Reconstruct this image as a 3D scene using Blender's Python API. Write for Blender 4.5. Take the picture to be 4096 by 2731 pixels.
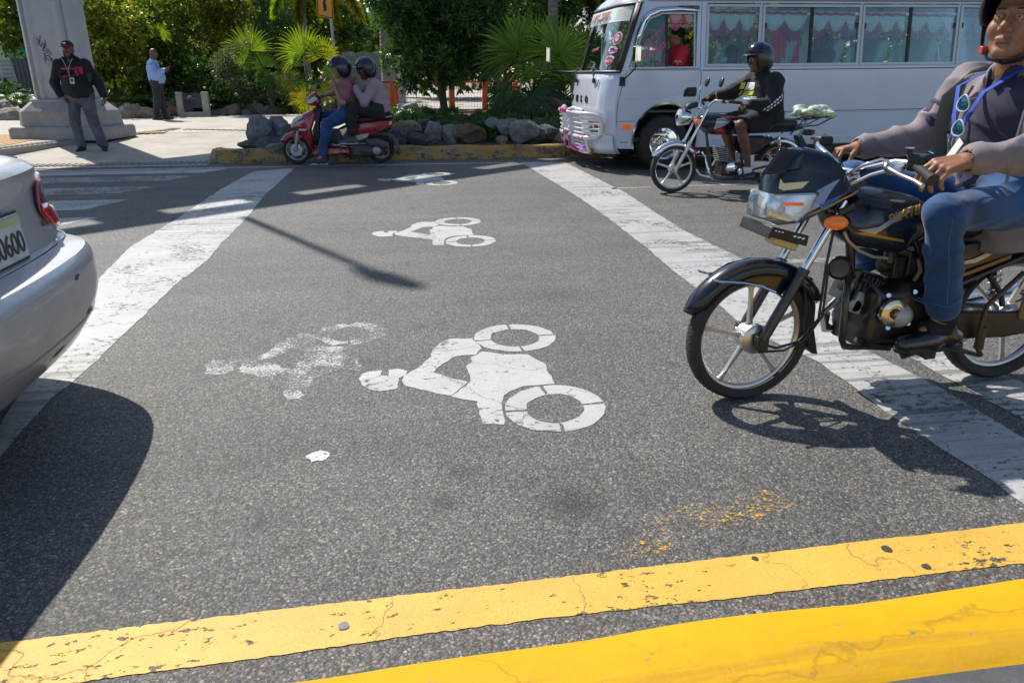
import bpy, math, random
import numpy as np
from mathutils import Vector, Matrix, noise
random.seed(7); RNG=np.random.default_rng(7)
for o in list(bpy.data.objects): bpy.data.objects.remove(o)
S=bpy.context.scene; COL=S.collection
V=Vector; R=math.radians; pi=math.pi
# ---------------- camera, sky, sun, exposure ----------------
CAMH=1.28
cd=bpy.data.cameras.new('camera'); cam=bpy.data.objects.new('camera',cd); COL.objects.link(cam)
cam.location=(0,0,CAMH); cam.rotation_euler=(R(90-20.36),0,R(-9.3))
cd.sensor_width=36; cd.lens=36*2870/4096; cd.clip_start=.05; cd.clip_end=3000
S.camera=cam
SUN_EL=49; SUND=V((-.51,.86,math.tan(R(SUN_EL)))).normalized()
W=bpy.data.worlds.new('World'); S.world=W; W.use_nodes=True
wn=W.node_tree; bg=wn.nodes['Background']; sk=wn.nodes.new('ShaderNodeTexSky'); sk.sky_type='NISHITA'
sk.sun_disc=False; sk.sun_elevation=R(SUN_EL); sk.sun_rotation=math.atan2(SUND.x,SUND.y); sk.air_density=1.; sk.dust_density=.6
wn.links.new(sk.outputs[0],bg.inputs[0]); bg.inputs[1].default_value=.125
sd=bpy.data.lights.new('sun','SUN'); sun=bpy.data.objects.new('sun',sd); COL.objects.link(sun)
sd.energy=4.6; sd.angle=R(.55); sd.color=(1,.95,.87); sun.rotation_euler=SUND.to_track_quat('Z','Y').to_euler(); sun.location=(-20,30,40)
S.view_settings.view_transform='Standard'; S.view_settings.look='None'; S.view_settings.exposure=.42; S.view_settings.gamma=1
S.render.engine='CYCLES'
S.cycles.max_bounces=7; S.cycles.transparent_max_bounces=16
# ---------------- pixel helpers: the photo's rays in the road frame (X along the road, Y across it) ----------------
_p=R(20.36); _y=R(9.3)
def ray(x,y):
    a=(x-2048)/2870; b=-(y-1365.5)/2870
    X,Y,Z=a,math.cos(_p)+b*math.sin(_p),-math.sin(_p)+b*math.cos(_p)
    return X*math.cos(_y)+Y*math.sin(_y),-X*math.sin(_y)+Y*math.cos(_y),Z
def gp(x,y,h=0.):
    r=ray(x,y); t=(h-CAMH)/r[2]; return (r[0]*t,r[1]*t)
def rv(x,y,v):
    r=ray(x,y); t=v/r[1]; return V((r[0]*t,v,CAMH+r[2]*t))
# ---------------- materials ----------------
MATS={}
def lin(c):
    return tuple(((x/255)/12.92 if x<=10 else (((x/255)+.055)/1.055)**2.4) for x in c)
class NT:
    def __init__(s,m): s.t=m.node_tree; s.n=s.t.nodes; s.l=s.t.links
    def add(s,ty,**k):
        n=s.n.new('ShaderNode'+ty)
        for a,b in k.items():
            if a.startswith('i_'):
                key=a[2:]; key=int(key) if key.isdigit() else key.replace('_',' ')
                n.inputs[key].default_value=b
            else: setattr(n,a,b)
        return n
    def link(s,a,b): s.l.new(a,b)
    def noise(s,scale,detail=4,rough=.6,vec=None,sc3=None,dim='3D'):
        n=s.add('TexNoise',i_Scale=scale,i_Detail=detail,i_Roughness=rough)
        s.coord(n,vec,sc3); return n.outputs[0]
    def coord(s,n,vec=None,sc3=None):
        if vec is None:
            if not hasattr(s,'geo'): s.geo=s.add('NewGeometry').outputs['Position']
            vec=s.geo
        if sc3:
            m=s.add('Mapping'); m.inputs['Scale'].default_value=sc3; s.link(vec,m.inputs[0]); vec=m.outputs[0]
        s.link(vec,n.inputs['Vector'])
    def ramp(s,fac,stops,interp='LINEAR'):
        r=s.add('ValToRGB'); e=r.color_ramp; e.interpolation=interp
        while len(e.elements)<len(stops): e.elements.new(.5)
        for el,(p,c) in zip(e.elements,stops):
            el.position=p; el.color=(c,c,c,1) if isinstance(c,(int,float)) else (*c[:3],1)
        s.link(fac,r.inputs[0]); return r.outputs[0]
    def mix(s,f,a,b,bt='MIX'):
        m=s.add('Mix',data_type='RGBA',blend_type=bt)
        for i,x in ((0,f),(6,a),(7,b)):
            if isinstance(x,(int,float)) : m.inputs[i].default_value = x if i==0 else (x,x,x,1)
            elif isinstance(x,tuple): m.inputs[i].default_value=(*x[:3],1)
            else: s.link(x,m.inputs[i])
        return m.outputs[2]
    def math(s,op,a,b=0.):
        m=s.add('Math',operation=op)
        for i,x in ((0,a),(1,b)):
            if isinstance(x,(int,float)): m.inputs[i].default_value=x
            else: s.link(x,m.inputs[i])
        return m.outputs[0]
def newmat(name):
    m=bpy.data.materials.new(name); m.use_nodes=True; t=NT(m); t.b=t.n['Principled BSDF']; t.out=t.n['Material Output']; MATS[name]=m; return m,t
def pm(name,col,rough=.6,metal=0.,var=0.,vs=8.,bump=0.,bs=60.,coat=0.,emit=None,spec=.5,trans=0,dirt=0.,dirtcol=(.18,.15,.11),rv_=0.,sheen=0.,alpha=1):
    if name in MATS: return MATS[name]
    m,t=newmat(name); b=t.b
    b.inputs['Roughness'].default_value=rough; b.inputs['Metallic'].default_value=metal
    b.inputs['Specular IOR Level'].default_value=spec; b.inputs['Coat Weight'].default_value=coat; b.inputs['Coat Roughness'].default_value=.06
    b.inputs['Transmission Weight'].default_value=trans
    if sheen: b.inputs['Sheen Weight'].default_value=sheen
    c=tuple(col)+(1,)
    if var or dirt:
        o=tuple(col)
        if var:
            f=t.ramp(t.noise(vs,6,.65),[(.3,0.),(.7,1.)])
            o=t.mix(f,tuple(x*(1-var) for x in col),tuple(min(1,x*(1+var)) for x in col))
        if dirt:
            g=t.ramp(t.noise(vs*.7+1.3,8,.7),[(.5-.12,0.),(.78,dirt)])
            o=t.mix(g,o,dirtcol)
            if rough<.5:
                rr=t.math('ADD',t.math('MULTIPLY',g,.5),rough); t.link(rr,b.inputs['Roughness'])
        t.link(o,b.inputs['Base Color'])
    else: b.inputs['Base Color'].default_value=c
    if rv_:
        t.link(t.ramp(t.noise(vs*2,5),[(.3,max(0,rough-rv_)),(.7,min(1,rough+rv_))]),b.inputs['Roughness'])
    if emit: b.inputs['Emission Color'].default_value=(*emit[:3],1); b.inputs['Emission Strength'].default_value=emit[3]
    if bump:
        bp=t.add('Bump',i_Strength=1.,i_Distance=bump); t.link(t.noise(bs,5,.6),bp.inputs['Height']); t.link(bp.outputs[0],b.inputs['Normal'])
    return m
def glass(name,tint=(.75,.85,.82),refl=.12,rough=.02,dark=.0):
    if name in MATS: return MATS[name]
    m,t=newmat(name); t.n.remove(t.b)
    tr=t.add('BsdfTransparent'); tr.inputs[0].default_value=(*tint,1)
    gl=t.add('BsdfGlossy'); gl.inputs['Roughness'].default_value=rough; gl.inputs[0].default_value=(1,1,1,1)
    lw=t.add('LayerWeight',i_Blend=.35)
    f=t.math('ADD',t.math('MULTIPLY',lw.outputs['Fresnel'],.9),refl-.05)
    mx=t.add('MixShader'); t.link(f,mx.inputs[0]); t.link(tr.outputs[0],mx.inputs[1]); t.link(gl.outputs[0],mx.inputs[2]); t.link(mx.outputs[0],t.out.inputs[0])
    return m
def leafmat(name,c1,c2,c3,trans=.45,tcol=None,rough=.4,spec=.5):
    if name in MATS: return MATS[name]
    m,t=newmat(name); g=t.add('NewGeometry')
    col=t.ramp(g.outputs['Random Per Island'],[(0,c1),(.55,c2),(1,c3)])
    t.link(col,t.b.inputs['Base Color']); t.b.inputs['Roughness'].default_value=rough; t.b.inputs['Specular IOR Level'].default_value=spec
    tl=t.add('BsdfTranslucent')
    tc=t.mix(1.,col,tcol or (1.9,1.9,.7),'MULTIPLY'); t.link(tc,tl.inputs[0])
    mx=t.add('MixShader'); mx.inputs[0].default_value=trans
    t.link(t.b.outputs[0],mx.inputs[1]); t.link(tl.outputs[0],mx.inputs[2]); t.link(mx.outputs[0],t.out.inputs[0]); return m
# ---------------- object helpers ----------------
ORG={}
def tag(o,label=None,cat=None,group=None,kind=None):
    if label: o['label']=label
    if cat: o['category']=cat
    if group: o['group']=group
    if kind: o['kind']=kind
    return o
def thing(name,label,cat,loc=(0,0,0),group=None):
    o=bpy.data.objects.new(name,None); COL.objects.link(o); o.location=loc; o.empty_display_size=.1
    ORG[o.name]=V(loc); return tag(o,label,cat,group)
def link(name,me,parent=None,mats=(),smooth=35,bevel=0,bseg=2,subsurf=0,loc=None,solid=0):
    for m in mats: me.materials.append(m)
    o=bpy.data.objects.new(name,me); COL.objects.link(o)
    off=None
    if parent is not None: off=ORG[parent.name] if parent.name in ORG else V((0,0,0))
    if loc is not None: off=V(loc)
    if off is not None: me.transform(Matrix.Translation(-off))
    if parent is not None:
        o.parent=parent
        if parent.type=='MESH': pass
        ORG[o.name]=off
    elif loc is not None: o.location=loc; ORG[o.name]=V(loc)
    else: ORG[o.name]=V((0,0,0))
    if smooth is not None:
        me.shade_smooth()
        if smooth<180: me.set_sharp_from_angle(angle=R(smooth))
    if solid:
        md=o.modifiers.new('s','SOLIDIFY'); md.thickness=solid; md.offset=0
    if bevel:
        md=o.modifiers.new('b','BEVEL'); md.width=bevel; md.segments=bseg; md.limit_method='ANGLE'; md.angle_limit=R(30); md.harden_normals=False
    if subsurf:
        md=o.modifiers.new('u','SUBSURF'); md.levels=md.render_levels=subsurf
    return o
def fr(d,up=V((0,0,1))):
    z=V(d).normalized(); u=V((1,0,0)) if abs(z.dot(up))>.98 else up
    x=u.cross(z).normalized(); y=z.cross(x); return x,y,z
class MB:
    def __init__(s): s.v=[]; s.f=[]; s.m=[]
    def add(s,vs,fs,m=0):
        b=len(s.v); s.v+= [tuple(p) for p in vs]; s.f+=[tuple(b+i for i in f) for f in fs]; s.m+=[m]*len(fs); return s
    def box(s,c,sz,m=0,rot=None,taper=1.):
        c=V(c); vs=[]
        for z in (-1,1):
            for y in (-1,1):
                for x in (-1,1):
                    k=taper if z>0 else 1
                    p=V((x*sz[0]/2*k,y*sz[1]/2*k,z*sz[2]/2))
                    if rot is not None: p=rot@p
                    vs.append(c+p)
        return s.add(vs,[(0,2,3,1),(4,5,7,6),(0,1,5,4),(2,6,7,3),(0,4,6,2),(1,3,7,5)],m)
    def loft(s,rings,m=0,closed=True,caps=True,flip=False):
        n=len(rings[0]); vs=[p for r in rings for p in r]; fs=[]
        for i in range(len(rings)-1):
            for j in range(n if closed else n-1):
                a=i*n+j; b=i*n+(j+1)%n; fs.append((a,b,b+n,a+n))
        if caps and closed: fs.append(tuple(range(n))[::-1]); fs.append(tuple(range((len(rings)-1)*n,len(rings)*n)))
        if flip: fs=[f[::-1] for f in fs]
        return s.add(vs,fs,m)
    def cyl(s,p0,p1,r0,r1=None,n=14,m=0,caps=True):
        p0,p1=V(p0),V(p1); r1=r0 if r1 is None else r1; x,y,z=fr(p1-p0)
        rg=[[p+(x*math.cos(2*pi*i/n)+y*math.sin(2*pi*i/n))*r for i in range(n)] for p,r in ((p0,r0),(p1,r1))]
        return s.loft(rg,m,caps=caps)
    def tube(s,pts,r,n=8,m=0,closed=False,flat=None,caps=True):
        pts=[V(p) for p in pts]; N=len(pts); rs=r if isinstance(r,(list,tuple)) else [r]*N
        rings=[]; px=None
        for i,p in enumerate(pts):
            a=pts[(i-1)%N] if (closed or i>0) else p; b=pts[(i+1)%N] if (closed or i<N-1) else p
            d=(b-a).normalized()
            if px is None: x,y,_=fr(d)
            else:
                x=px-d*px.dot(d)
                x=x.normalized() if x.length>1e-6 else fr(d)[0]
                y=d.cross(x)
            px=x; fl=flat or (1,1)
            rings.append([p+(x*math.cos(2*pi*k/n)*fl[0]+y*math.sin(2*pi*k/n)*fl[1])*rs[i] for k in range(n)])
        if closed: rings.append(rings[0])
        return s.loft(rings,m,caps=caps and not closed)
    def lathe(s,o,ax,prof,n=32,m=0,a0=0,a1=2*pi,close=True):
        o=V(o); x,y,z=fr(ax); rings=[]
        full=abs(a1-a0-2*pi)<1e-6; k=n if full else n+1
        for i in range(k):
            a=a0+(a1-a0)*i/n; d=x*math.cos(a)+y*math.sin(a)
            rings.append([o+d*r+z*h for r,h in prof])
        if full: rings.append(rings[0])
        return s.loft(rings,m,closed=close,caps=not full)
    def prism(s,poly,y0,y1,m=0,ax='y'):
        n=len(poly)
        if ax=='y': f=lambda p,h:(p[0],h,p[1])
        elif ax=='z': f=lambda p,h:(p[0],p[1],h)
        else: f=lambda p,h:(h,p[0],p[1])
        vs=[f(p,y0) for p in poly]+[f(p,y1) for p in poly]
        fs=[tuple(range(n)),tuple(range(2*n-1,n-1,-1))]+[(i+n,(i+1)%n+n,(i+1)%n,i) for i in range(n)]
        return s.add(vs,fs,m)
    def sph(s,c,r,m=0,n=16,k=10,rot=None,z0=-1.,z1=1.):
        c=V(c); r=(r,r,r) if isinstance(r,(int,float)) else r; rings=[]
        for j in range(k+1):
            t=math.asin(max(-1,min(1,z0+(z1-z0)*j/k))) if (z0>-1 or z1<1) else -pi/2+pi*j/k
            ring=[]
            for i in range(n):
                p=V((math.cos(t)*math.cos(2*pi*i/n)*r[0],math.cos(t)*math.sin(2*pi*i/n)*r[1],math.sin(t)*r[2]))
                if rot is not None: p=rot@p
                ring.append(c+p)
            rings.append(ring)
        return s.loft(rings,m)
    def build(s,name,mats,parent=None,recalc=True,**k):
        me=bpy.data.meshes.new(name); me.from_pydata(s.v,[],s.f)
        if len(set(s.m))>1: me.polygons.foreach_set('material_index',s.m)
        me.update()
        if recalc:
            import bmesh
            b=bmesh.new(); b.from_mesh(me); bmesh.ops.remove_doubles(b,verts=b.verts,dist=1e-5); bmesh.ops.recalc_face_normals(b,faces=b.faces); b.to_mesh(me); b.free()
        if not isinstance(mats,(list,tuple)): mats=[mats]
        return link(name,me,parent,mats,**k)
def npmesh(name,vs,faces_n,mats,parent=None,matidx=None,**k):
    # vs (N,3); faces: consecutive faces_n-gons
    vs=np.asarray(vs,dtype=np.float32); nf=len(vs)//faces_n
    me=bpy.data.meshes.new(name); me.vertices.add(len(vs)); me.vertices.foreach_set('co',vs.ravel())
    me.loops.add(len(vs)); me.loops.foreach_set('vertex_index',np.arange(len(vs),dtype=np.int32))
    me.polygons.add(nf); me.polygons.foreach_set('loop_start',np.arange(0,len(vs),faces_n,dtype=np.int32))
    if matidx is not None: me.polygons.foreach_set('material_index',matidx)
    me.update(calc_edges=True); k.setdefault('smooth',None)
    return link(name,me,parent,mats,**k)
def text(body,mat,parent,o,x,y,size,ext=.001,shear=0,name='lettering',sx=1,align='LEFT',bold=0,sp=1):
    cu=bpy.data.curves.new('t','FONT'); cu.body=body; cu.size=size; cu.extrude=ext; cu.shear=shear; cu.align_x=align; cu.offset=bold; cu.space_character=sp
    to=bpy.data.objects.new('t',cu); COL.objects.link(to)
    dg=bpy.context.evaluated_depsgraph_get(); me=bpy.data.meshes.new_from_object(to.evaluated_get(dg))
    bpy.data.objects.remove(to)
    x=V(x).normalized(); y=V(y).normalized(); z=x.cross(y)
    M=Matrix((x,y,z)).transposed().to_4x4(); M.translation=V(o)
    me.transform(M@Matrix.Diagonal((sx,1,1,1))); me.materials.clear(); me.name=name
    return link(name,me,parent,[mat],smooth=None)
# ---------------- signed distance surfaces (bodies, cloth, cast parts) ----------------
def _blk(G,lo,hi):
    o,h,n=G
    a=[max(0,int((lo[i]-o[i])/h)) for i in range(3)]; b=[min(n[i],int((hi[i]-o[i])/h)+2) for i in range(3)]
    return a,b
def cap(p0,p1,r0,r1=None,k=.02,fl=None,op='u'): return ('c',V(p0),V(p1),r0,r0 if r1 is None else r1,k,op,fl)
def ell(c,r,k=.02,M=None,op='u'): return ('e',V(c),V(r) if not isinstance(r,(int,float)) else V((r,r,r)),M,0,k,op,None)
def bx(c,hs,rd=.01,k=.01,M=None,op='u'): return ('b',V(c),V(hs),M,rd,k,op,None)
def sdf(name,prims,h,mats,parent=None,matfn=None,fold=0,ffreq=14,seed=1,smooth=180,**kw):
    los=[];his=[]; box=[]
    for p in prims:
        if p[0]=='c': r=max(p[3],p[4]); lo=[min(p[1][i],p[2][i])-r for i in range(3)]; hi=[max(p[1][i],p[2][i])+r for i in range(3)]
        else:
            r=p[2].length if p[0]=='b' else max(p[2]); r+=p[4] if p[0]=='b' else 0
            lo=[p[1][i]-r for i in range(3)]; hi=[p[1][i]+r for i in range(3)]
        box.append((lo,hi))
        if p[6]=='u': los.append(lo); his.append(hi)
    o=np.array(los).min(0)-3*h; e=np.array(his).max(0)+3*h; n=[int(math.ceil((e[i]-o[i])/h))+1 for i in range(3)]
    vol=np.full(n,.5,np.float32); G=(o,h,n)
    for p,(lo,hi) in zip(prims,box):
        m=p[5]+3*h
        a,b=_blk(G,[x-m for x in lo],[x+m for x in hi])
        if min(b[i]-a[i] for i in range(3))<=0: continue
        X,Y,Z=np.meshgrid(*[np.float32(o[i])+np.arange(a[i],b[i],dtype=np.float32)*np.float32(h) for i in range(3)],indexing='ij',sparse=True)
        if p[0]=='c':
            A,B=p[1],p[2]; d=B-A; L=max(d.length_squared,1e-9)
            t=np.clip(((X-A.x)*d.x+(Y-A.y)*d.y+(Z-A.z)*d.z)/L,0,1)
            qx,qy,qz=X-A.x-t*d.x,Y-A.y-t*d.y,Z-A.z-t*d.z
            D=np.sqrt(qx**2+qy**2+qz**2)-(p[3]+(p[4]-p[3])*t)
        else:
            qx,qy,qz=X-p[1].x,Y-p[1].y,Z-p[1].z
            if p[3] is not None:
                M=p[3].transposed(); qx,qy,qz=[M[i][0]*qx+M[i][1]*qy+M[i][2]*qz for i in range(3)]
            if p[0]=='e':
                r=p[2]; k0=np.sqrt((qx/r.x)**2+(qy/r.y)**2+(qz/r.z)**2); k1=np.sqrt((qx/r.x**2)**2+(qy/r.y**2)**2+(qz/r.z**2)**2)
                D=k0*(k0-1)/np.maximum(k1,1e-6)
            else:
                r=p[2]; ax,ay,az=np.abs(qx)-r.x,np.abs(qy)-r.y,np.abs(qz)-r.z
                D=np.sqrt(np.maximum(ax,0)**2+np.maximum(ay,0)**2+np.maximum(az,0)**2)+np.minimum(np.maximum(ax,np.maximum(ay,az)),0)-p[4]
        sl=tuple(slice(a[i],b[i]) for i in range(3)); v=vol[sl]; k=max(p[5],1e-5)
        if p[6]=='u':
            q=np.maximum(k-np.abs(v-D),0)/k; vol[sl]=np.minimum(v,D)-q*q*k*.25
        else:
            D=-D; q=np.maximum(k-np.abs(v-D),0)/k; vol[sl]=np.maximum(v,D)+q*q*k*.25
    ins=vol<0
    # surface nets
    c=[ins[i:ins.shape[0]-1+i,j:ins.shape[1]-1+j,l:ins.shape[2]-1+l] for i in (0,1) for j in (0,1) for l in (0,1)]
    s=np.zeros(c[0].shape,np.int8)
    for q in c: s+=q
    act=(s>0)&(s<8); idx=np.argwhere(act); N=len(idx)
    if N==0: return None
    num=np.full(act.shape,-1,np.int32); num[act]=np.arange(N)
    acc=np.zeros((N,3)); cnt=np.zeros(N); I,J,K=idx.T
    cr=[(i,j,l) for i in (0,1) for j in (0,1) for l in (0,1)]
    for q in cr:
        for ax in range(3):
            if q[ax]: continue
            w=list(q); w[ax]=1
            va=vol[I+q[0],J+q[1],K+q[2]]; vb=vol[I+w[0],J+w[1],K+w[2]]
            ok=(va<0)!=(vb<0); t=np.where(ok,va/np.where(ok,va-vb,1),0)
            P=np.array(q,float)[None,:].repeat(N,0); P[:,ax]+=t
            acc[ok]+=P[ok]; cnt[ok]+=1
    pos=(idx+acc/cnt[:,None])*h+o
    quads=[]
    for ax in range(3):
        s0=[slice(1,-1)]*3; s0[ax]=slice(0,-1); s1=[slice(1,-1)]*3; s1[ax]=slice(1,None)
        a=ins[tuple(s0)]; b=ins[tuple(s1)]; e=np.argwhere(a!=b)
        if len(e)==0: continue
        off=np.array([1,1,1]); off[ax]=0; e=e+off
        u=(ax+1)%3; w=(ax+2)%3; du=np.zeros(3,int); du[u]=1; dw=np.zeros(3,int); dw[w]=1
        g=lambda z: num[z[:,0],z[:,1],z[:,2]]
        q=np.stack([g(e-du-dw),g(e-dw),g(e),g(e-du)],1)
        inv=~ins[e[:,0],e[:,1],e[:,2]]
        q[inv]=q[inv][:,::-1]; quads.append(q)
    quads=np.concatenate(quads)
    if fold:
        nr=np.zeros((N,3)); fn=np.cross(pos[quads[:,2]]-pos[quads[:,0]],pos[quads[:,3]]-pos[quads[:,1]])
        for i in range(4): np.add.at(nr,quads[:,i],fn)
        nr/=np.maximum(np.linalg.norm(nr,axis=1),1e-12)[:,None]
        rg=np.random.default_rng(seed); w=np.zeros(N)
        wp=pos+.03*np.sin(pos[:,[1,2,0]]*9+seed)
        for i in range(5):
            d=rg.normal(size=3); d/=np.linalg.norm(d); f=ffreq*rg.uniform(.8,2.8); ph=rg.uniform(0,6); e=rg.normal(size=3)
            gate=.5+.5*np.sin(wp@rg.normal(size=3)*f*.22+ph)
            w+= gate*(1-np.abs(np.sin(wp@d*f*.6+ph+1.5*np.sin(wp@e*f*.22))))**2.2/ (f/ffreq)**.7
        w=(w-w.mean())/max(w.std(),1e-6); pos=pos+nr*(np.clip(w,-1.5,2.4)*fold*.27)[:,None]
    me=bpy.data.meshes.new(name); me.vertices.add(N); me.vertices.foreach_set('co',pos.astype(np.float32).ravel())
    me.loops.add(len(quads)*4); me.loops.foreach_set('vertex_index',quads.astype(np.int32).ravel())
    me.polygons.add(len(quads)); me.polygons.foreach_set('loop_start',np.arange(0,len(quads)*4,4,dtype=np.int32))
    if matfn is not None: me.polygons.foreach_set('material_index',np.asarray(matfn(pos[quads].mean(1)),dtype=np.int32))
    me.update(calc_edges=True)
    return link(name,me,parent,mats if isinstance(mats,(list,tuple)) else [mats],smooth=smooth,**kw)
def child(name,parent,at=None):
    o=bpy.data.objects.new(name,None); COL.objects.link(o); at=V(at) if at is not None else ORG[parent.name]
    o.location=at-ORG[parent.name]; o.parent=parent; ORG[o.name]=at; return o
# ---------------- surface materials ----------------
def asphalt_nodes(t,gain=1.):
    v=t.add('TexVoronoi',i_Scale=125.); t.coord(v,sc3=(1,1,.2))
    v2=t.add('TexVoronoi',i_Scale=290.); t.coord(v2,sc3=(1,1,.2))
    g=lambda *c: tuple(x*gain for x in c)
    rgb=t.add('SeparateColor'); t.link(v.outputs['Color'],rgb.inputs[0])
    c1=t.ramp(rgb.outputs[0],[(0,g(.050,.048,.047)),(.35,g(.078,.075,.070)),(.60,g(.088,.098,.112)),(.80,g(.165,.145,.118)),(.965,g(.19,.178,.157)),(1,g(.28,.262,.225))])
    rgb2=t.add('SeparateColor'); t.link(v2.outputs['Color'],rgb2.inputs[0])
    c2=t.ramp(rgb2.outputs[1],[(0,g(.035,.034,.034)),(.6,g(.085,.082,.078)),(.9,g(.15,.142,.13)),(1,g(.30,.28,.25))])
    pick=t.ramp(rgb.outputs[2],[(.35,0.),(.45,1.)])
    c=t.mix(pick,c2,c1)
    edge=t.ramp(v.outputs['Distance'],[(.3,1.),(.75,.45)])
    c=t.mix(1.,c,edge,'MULTIPLY')
    big=t.ramp(t.noise(.9,5,.6),[(.3,.84),(.7,1.16)]); c=t.mix(1.,c,big,'MULTIPLY')
    st=t.ramp(t.noise(2.1,8,.72),[(.57,1.),(.66,.72),(.72,.6)]); c=t.mix(1.,c,st,'MULTIPLY')
    tr=t.ramp(t.noise(2.2,3,.5,sc3=(.12,1.6,1)),[(.35,.93),(.7,1.1)]); c=t.mix(1.,c,tr,'MULTIPLY')
    wig=t.math('MULTIPLY',t.noise(14,6,.7),.09)
    for (sx_,sy_,r_,k_) in ((.51,1.90,.14,.6),(.18,2.17,.09,.5),(.10,1.98,.07,.45),(.75,1.93,.08,.3),(-.45,1.95,.08,.3),(.62,1.73,.06,.35),(1.35,1.78,.08,.3),(-.35,1.80,.05,.25),(.05,5.1,.16,.2),(1.0,4.2,.2,.18),(-.7,6.4,.25,.15)):
        d=t.add('VectorMath',operation='DISTANCE'); t.link(t.geo,d.inputs[0]); d.inputs[1].default_value=(sx_,sy_,0); e=t.math('ADD',d.outputs['Value'],wig)
        c=t.mix(1.,c,t.ramp(e,[(max(0,.045+r_*.1),1-k_),(.045+r_,1.)]),'MULTIPLY')
    c=t.mix(1.,c,(1.03,1.,.95),'MULTIPLY')
    hgt=t.math('ADD',t.math('MULTIPLY',t.math('SUBTRACT',1.,v.outputs['Distance']),.7),t.math('MULTIPLY',t.math('SUBTRACT',1.,v2.outputs['Distance']),.3))
    return c,hgt
m,t=newmat('asphalt'); c,hh=asphalt_nodes(t,1.34); t.link(c,t.b.inputs['Base Color']); t.b.inputs['Roughness'].default_value=.72
bp=t.add('Bump',i_Strength=1.,i_Distance=.003); t.link(hh,bp.inputs['Height']); t.link(bp.outputs[0],t.b.inputs['Normal'])
M_ASPH=m
def paintmat(name,col,wear=.5,scuff=True,gaincrack=1.,fleck=.58):
    m,t=newmat(name); a,hh=asphalt_nodes(t)
    var=t.ramp(t.noise(3.,6,.7),[(.3,.80),(.7,1.05)]); p=t.mix(1.,tuple(col),var,'MULTIPLY')
    fine=t.ramp(t.noise(120,3,.7),[(.35,.86),(.65,1.06)]); p=t.mix(1.,p,fine,'MULTIPLY')
    if scuff:
        # tyre scuffs run along the road
        s=t.ramp(t.noise(14.,3,.75,sc3=(.035,1.,1)),[(.50,1.),(.58,.42)])
        band=t.ramp(t.noise(.55,2,.5,sc3=(.15,1,1)),[(.48,0.),(.56,1.)])
        p=t.mix(t.math('MULTIPLY',band,.85),p,t.mix(1.,p,s,'MULTIPLY'))
    # chips down to the asphalt, and cracks
    n=t.noise(38.,6,.72,sc3=(.55,1,1)); n2=t.noise(2.3,4,.6)
    thr=t.math('ADD',n,t.math('MULTIPLY',n2,.5))
    chip=t.ramp(thr,[(fleck+.24-.012*wear,0.),(fleck+.28-.012*wear,1.)])
    vc=t.add('TexVoronoi',feature='DISTANCE_TO_EDGE',i_Scale=1.5); 
    wv=t.add('VectorMath',operation='ADD'); t.coord(vc); 
    nz=t.add('TexNoise',i_Scale=5.,i_Detail=5.); t.coord(nz); t.link(t.geo,wv.inputs[0])
    sc=t.add('VectorMath',operation='SCALE'); sc.inputs['Scale'].default_value=.28; t.link(nz.outputs['Color'],sc.inputs[0]); t.link(sc.outputs[0],wv.inputs[1])
    t.link(wv.outputs[0],vc.inputs['Vector'])
    cr=t.ramp(vc.outputs['Distance'],[(0.,1.*gaincrack),(.006,0.)])
    f=t.math('MAXIMUM',chip,t.math('MULTIPLY',cr,.75))
    t.link(t.mix(f,p,a),t.b.inputs['Base Color']); t.b.inputs['Roughness'].default_value=.6
    bp=t.add('Bump',i_Strength=1.,i_Distance=.0025); t.link(t.math('ADD',t.math('MULTIPLY',hh,.35),t.math('MULTIPLY',f,-.8)),bp.inputs['Height']); t.link(bp.outputs[0],t.b.inputs['Normal'])
    return m
M_WP=paintmat('white_road_paint',(.43,.42,.40),fleck=.60)
M_WS=paintmat('white_symbol_paint',(.47,.46,.435),scuff=False,fleck=.635,gaincrack=1.)
M_WPW=paintmat('worn_white_road_paint',(.36,.35,.335),fleck=.50)
M_YP=paintmat('yellow_road_paint',(.70,.41,.060),scuff=False,fleck=.63,gaincrack=.7)
def fleckmat(name,col,lo,scale=45.,big=2.2):
    m,t=newmat(name); t.b.inputs['Base Color'].default_value=(*col,1); t.b.inputs['Roughness'].default_value=.6
    f=t.math('ADD',t.noise(scale,5,.75),t.math('MULTIPLY',t.noise(big,3,.6),.6))
    a=t.ramp(f,[(lo,0.),(lo+.10,.85)]); tr=t.add('BsdfTransparent'); mx=t.add('MixShader')
    t.link(a,mx.inputs[0]); t.link(tr.outputs[0],mx.inputs[1]); t.link(t.b.outputs[0],mx.inputs[2]); t.link(mx.outputs[0],t.out.inputs[0]); return m
M_GHOST=fleckmat('erased_white_paint',(.50,.49,.46),.785,80.,7.)
M_SPOT=fleckmat('splashed_white_paint',(.66,.65,.62),.70,80.)
M_YFLK=fleckmat('yellow_paint_flecks',(.78,.42,.02),.845,60.,5.)
def concrete(name,c1,c2,scale=2.,joint=None,bump=.002):
    m,t=newmat(name)
    c=t.mix(t.ramp(t.noise(scale,7,.65),[(.3,0.),(.7,1.)]),c1,c2)
    f=t.ramp(t.noise(90,4,.7),[(.3,.82),(.7,1.12)]); c=t.mix(1.,c,f,'MULTIPLY')
    st=t.ramp(t.noise(scale*.35,5,.6,sc3=(1,.5,1)),[(.45,1.),(.7,.78)]); c=t.mix(1.,c,st,'MULTIPLY')
    t.link(c,t.b.inputs['Base Color']); t.b.inputs['Roughness'].default_value=.8
    bp=t.add('Bump',i_Strength=1.,i_Distance=bump); t.link(t.noise(70,6,.7),bp.inputs['Height']); t.link(bp.outputs[0],t.b.inputs['Normal']); return m
M_CONC=concrete('pavement_concrete',(.36,.32,.27),(.48,.44,.38))
M_RAMP=concrete('ramp_concrete',(.33,.29,.24),(.46,.42,.35),3)
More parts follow.
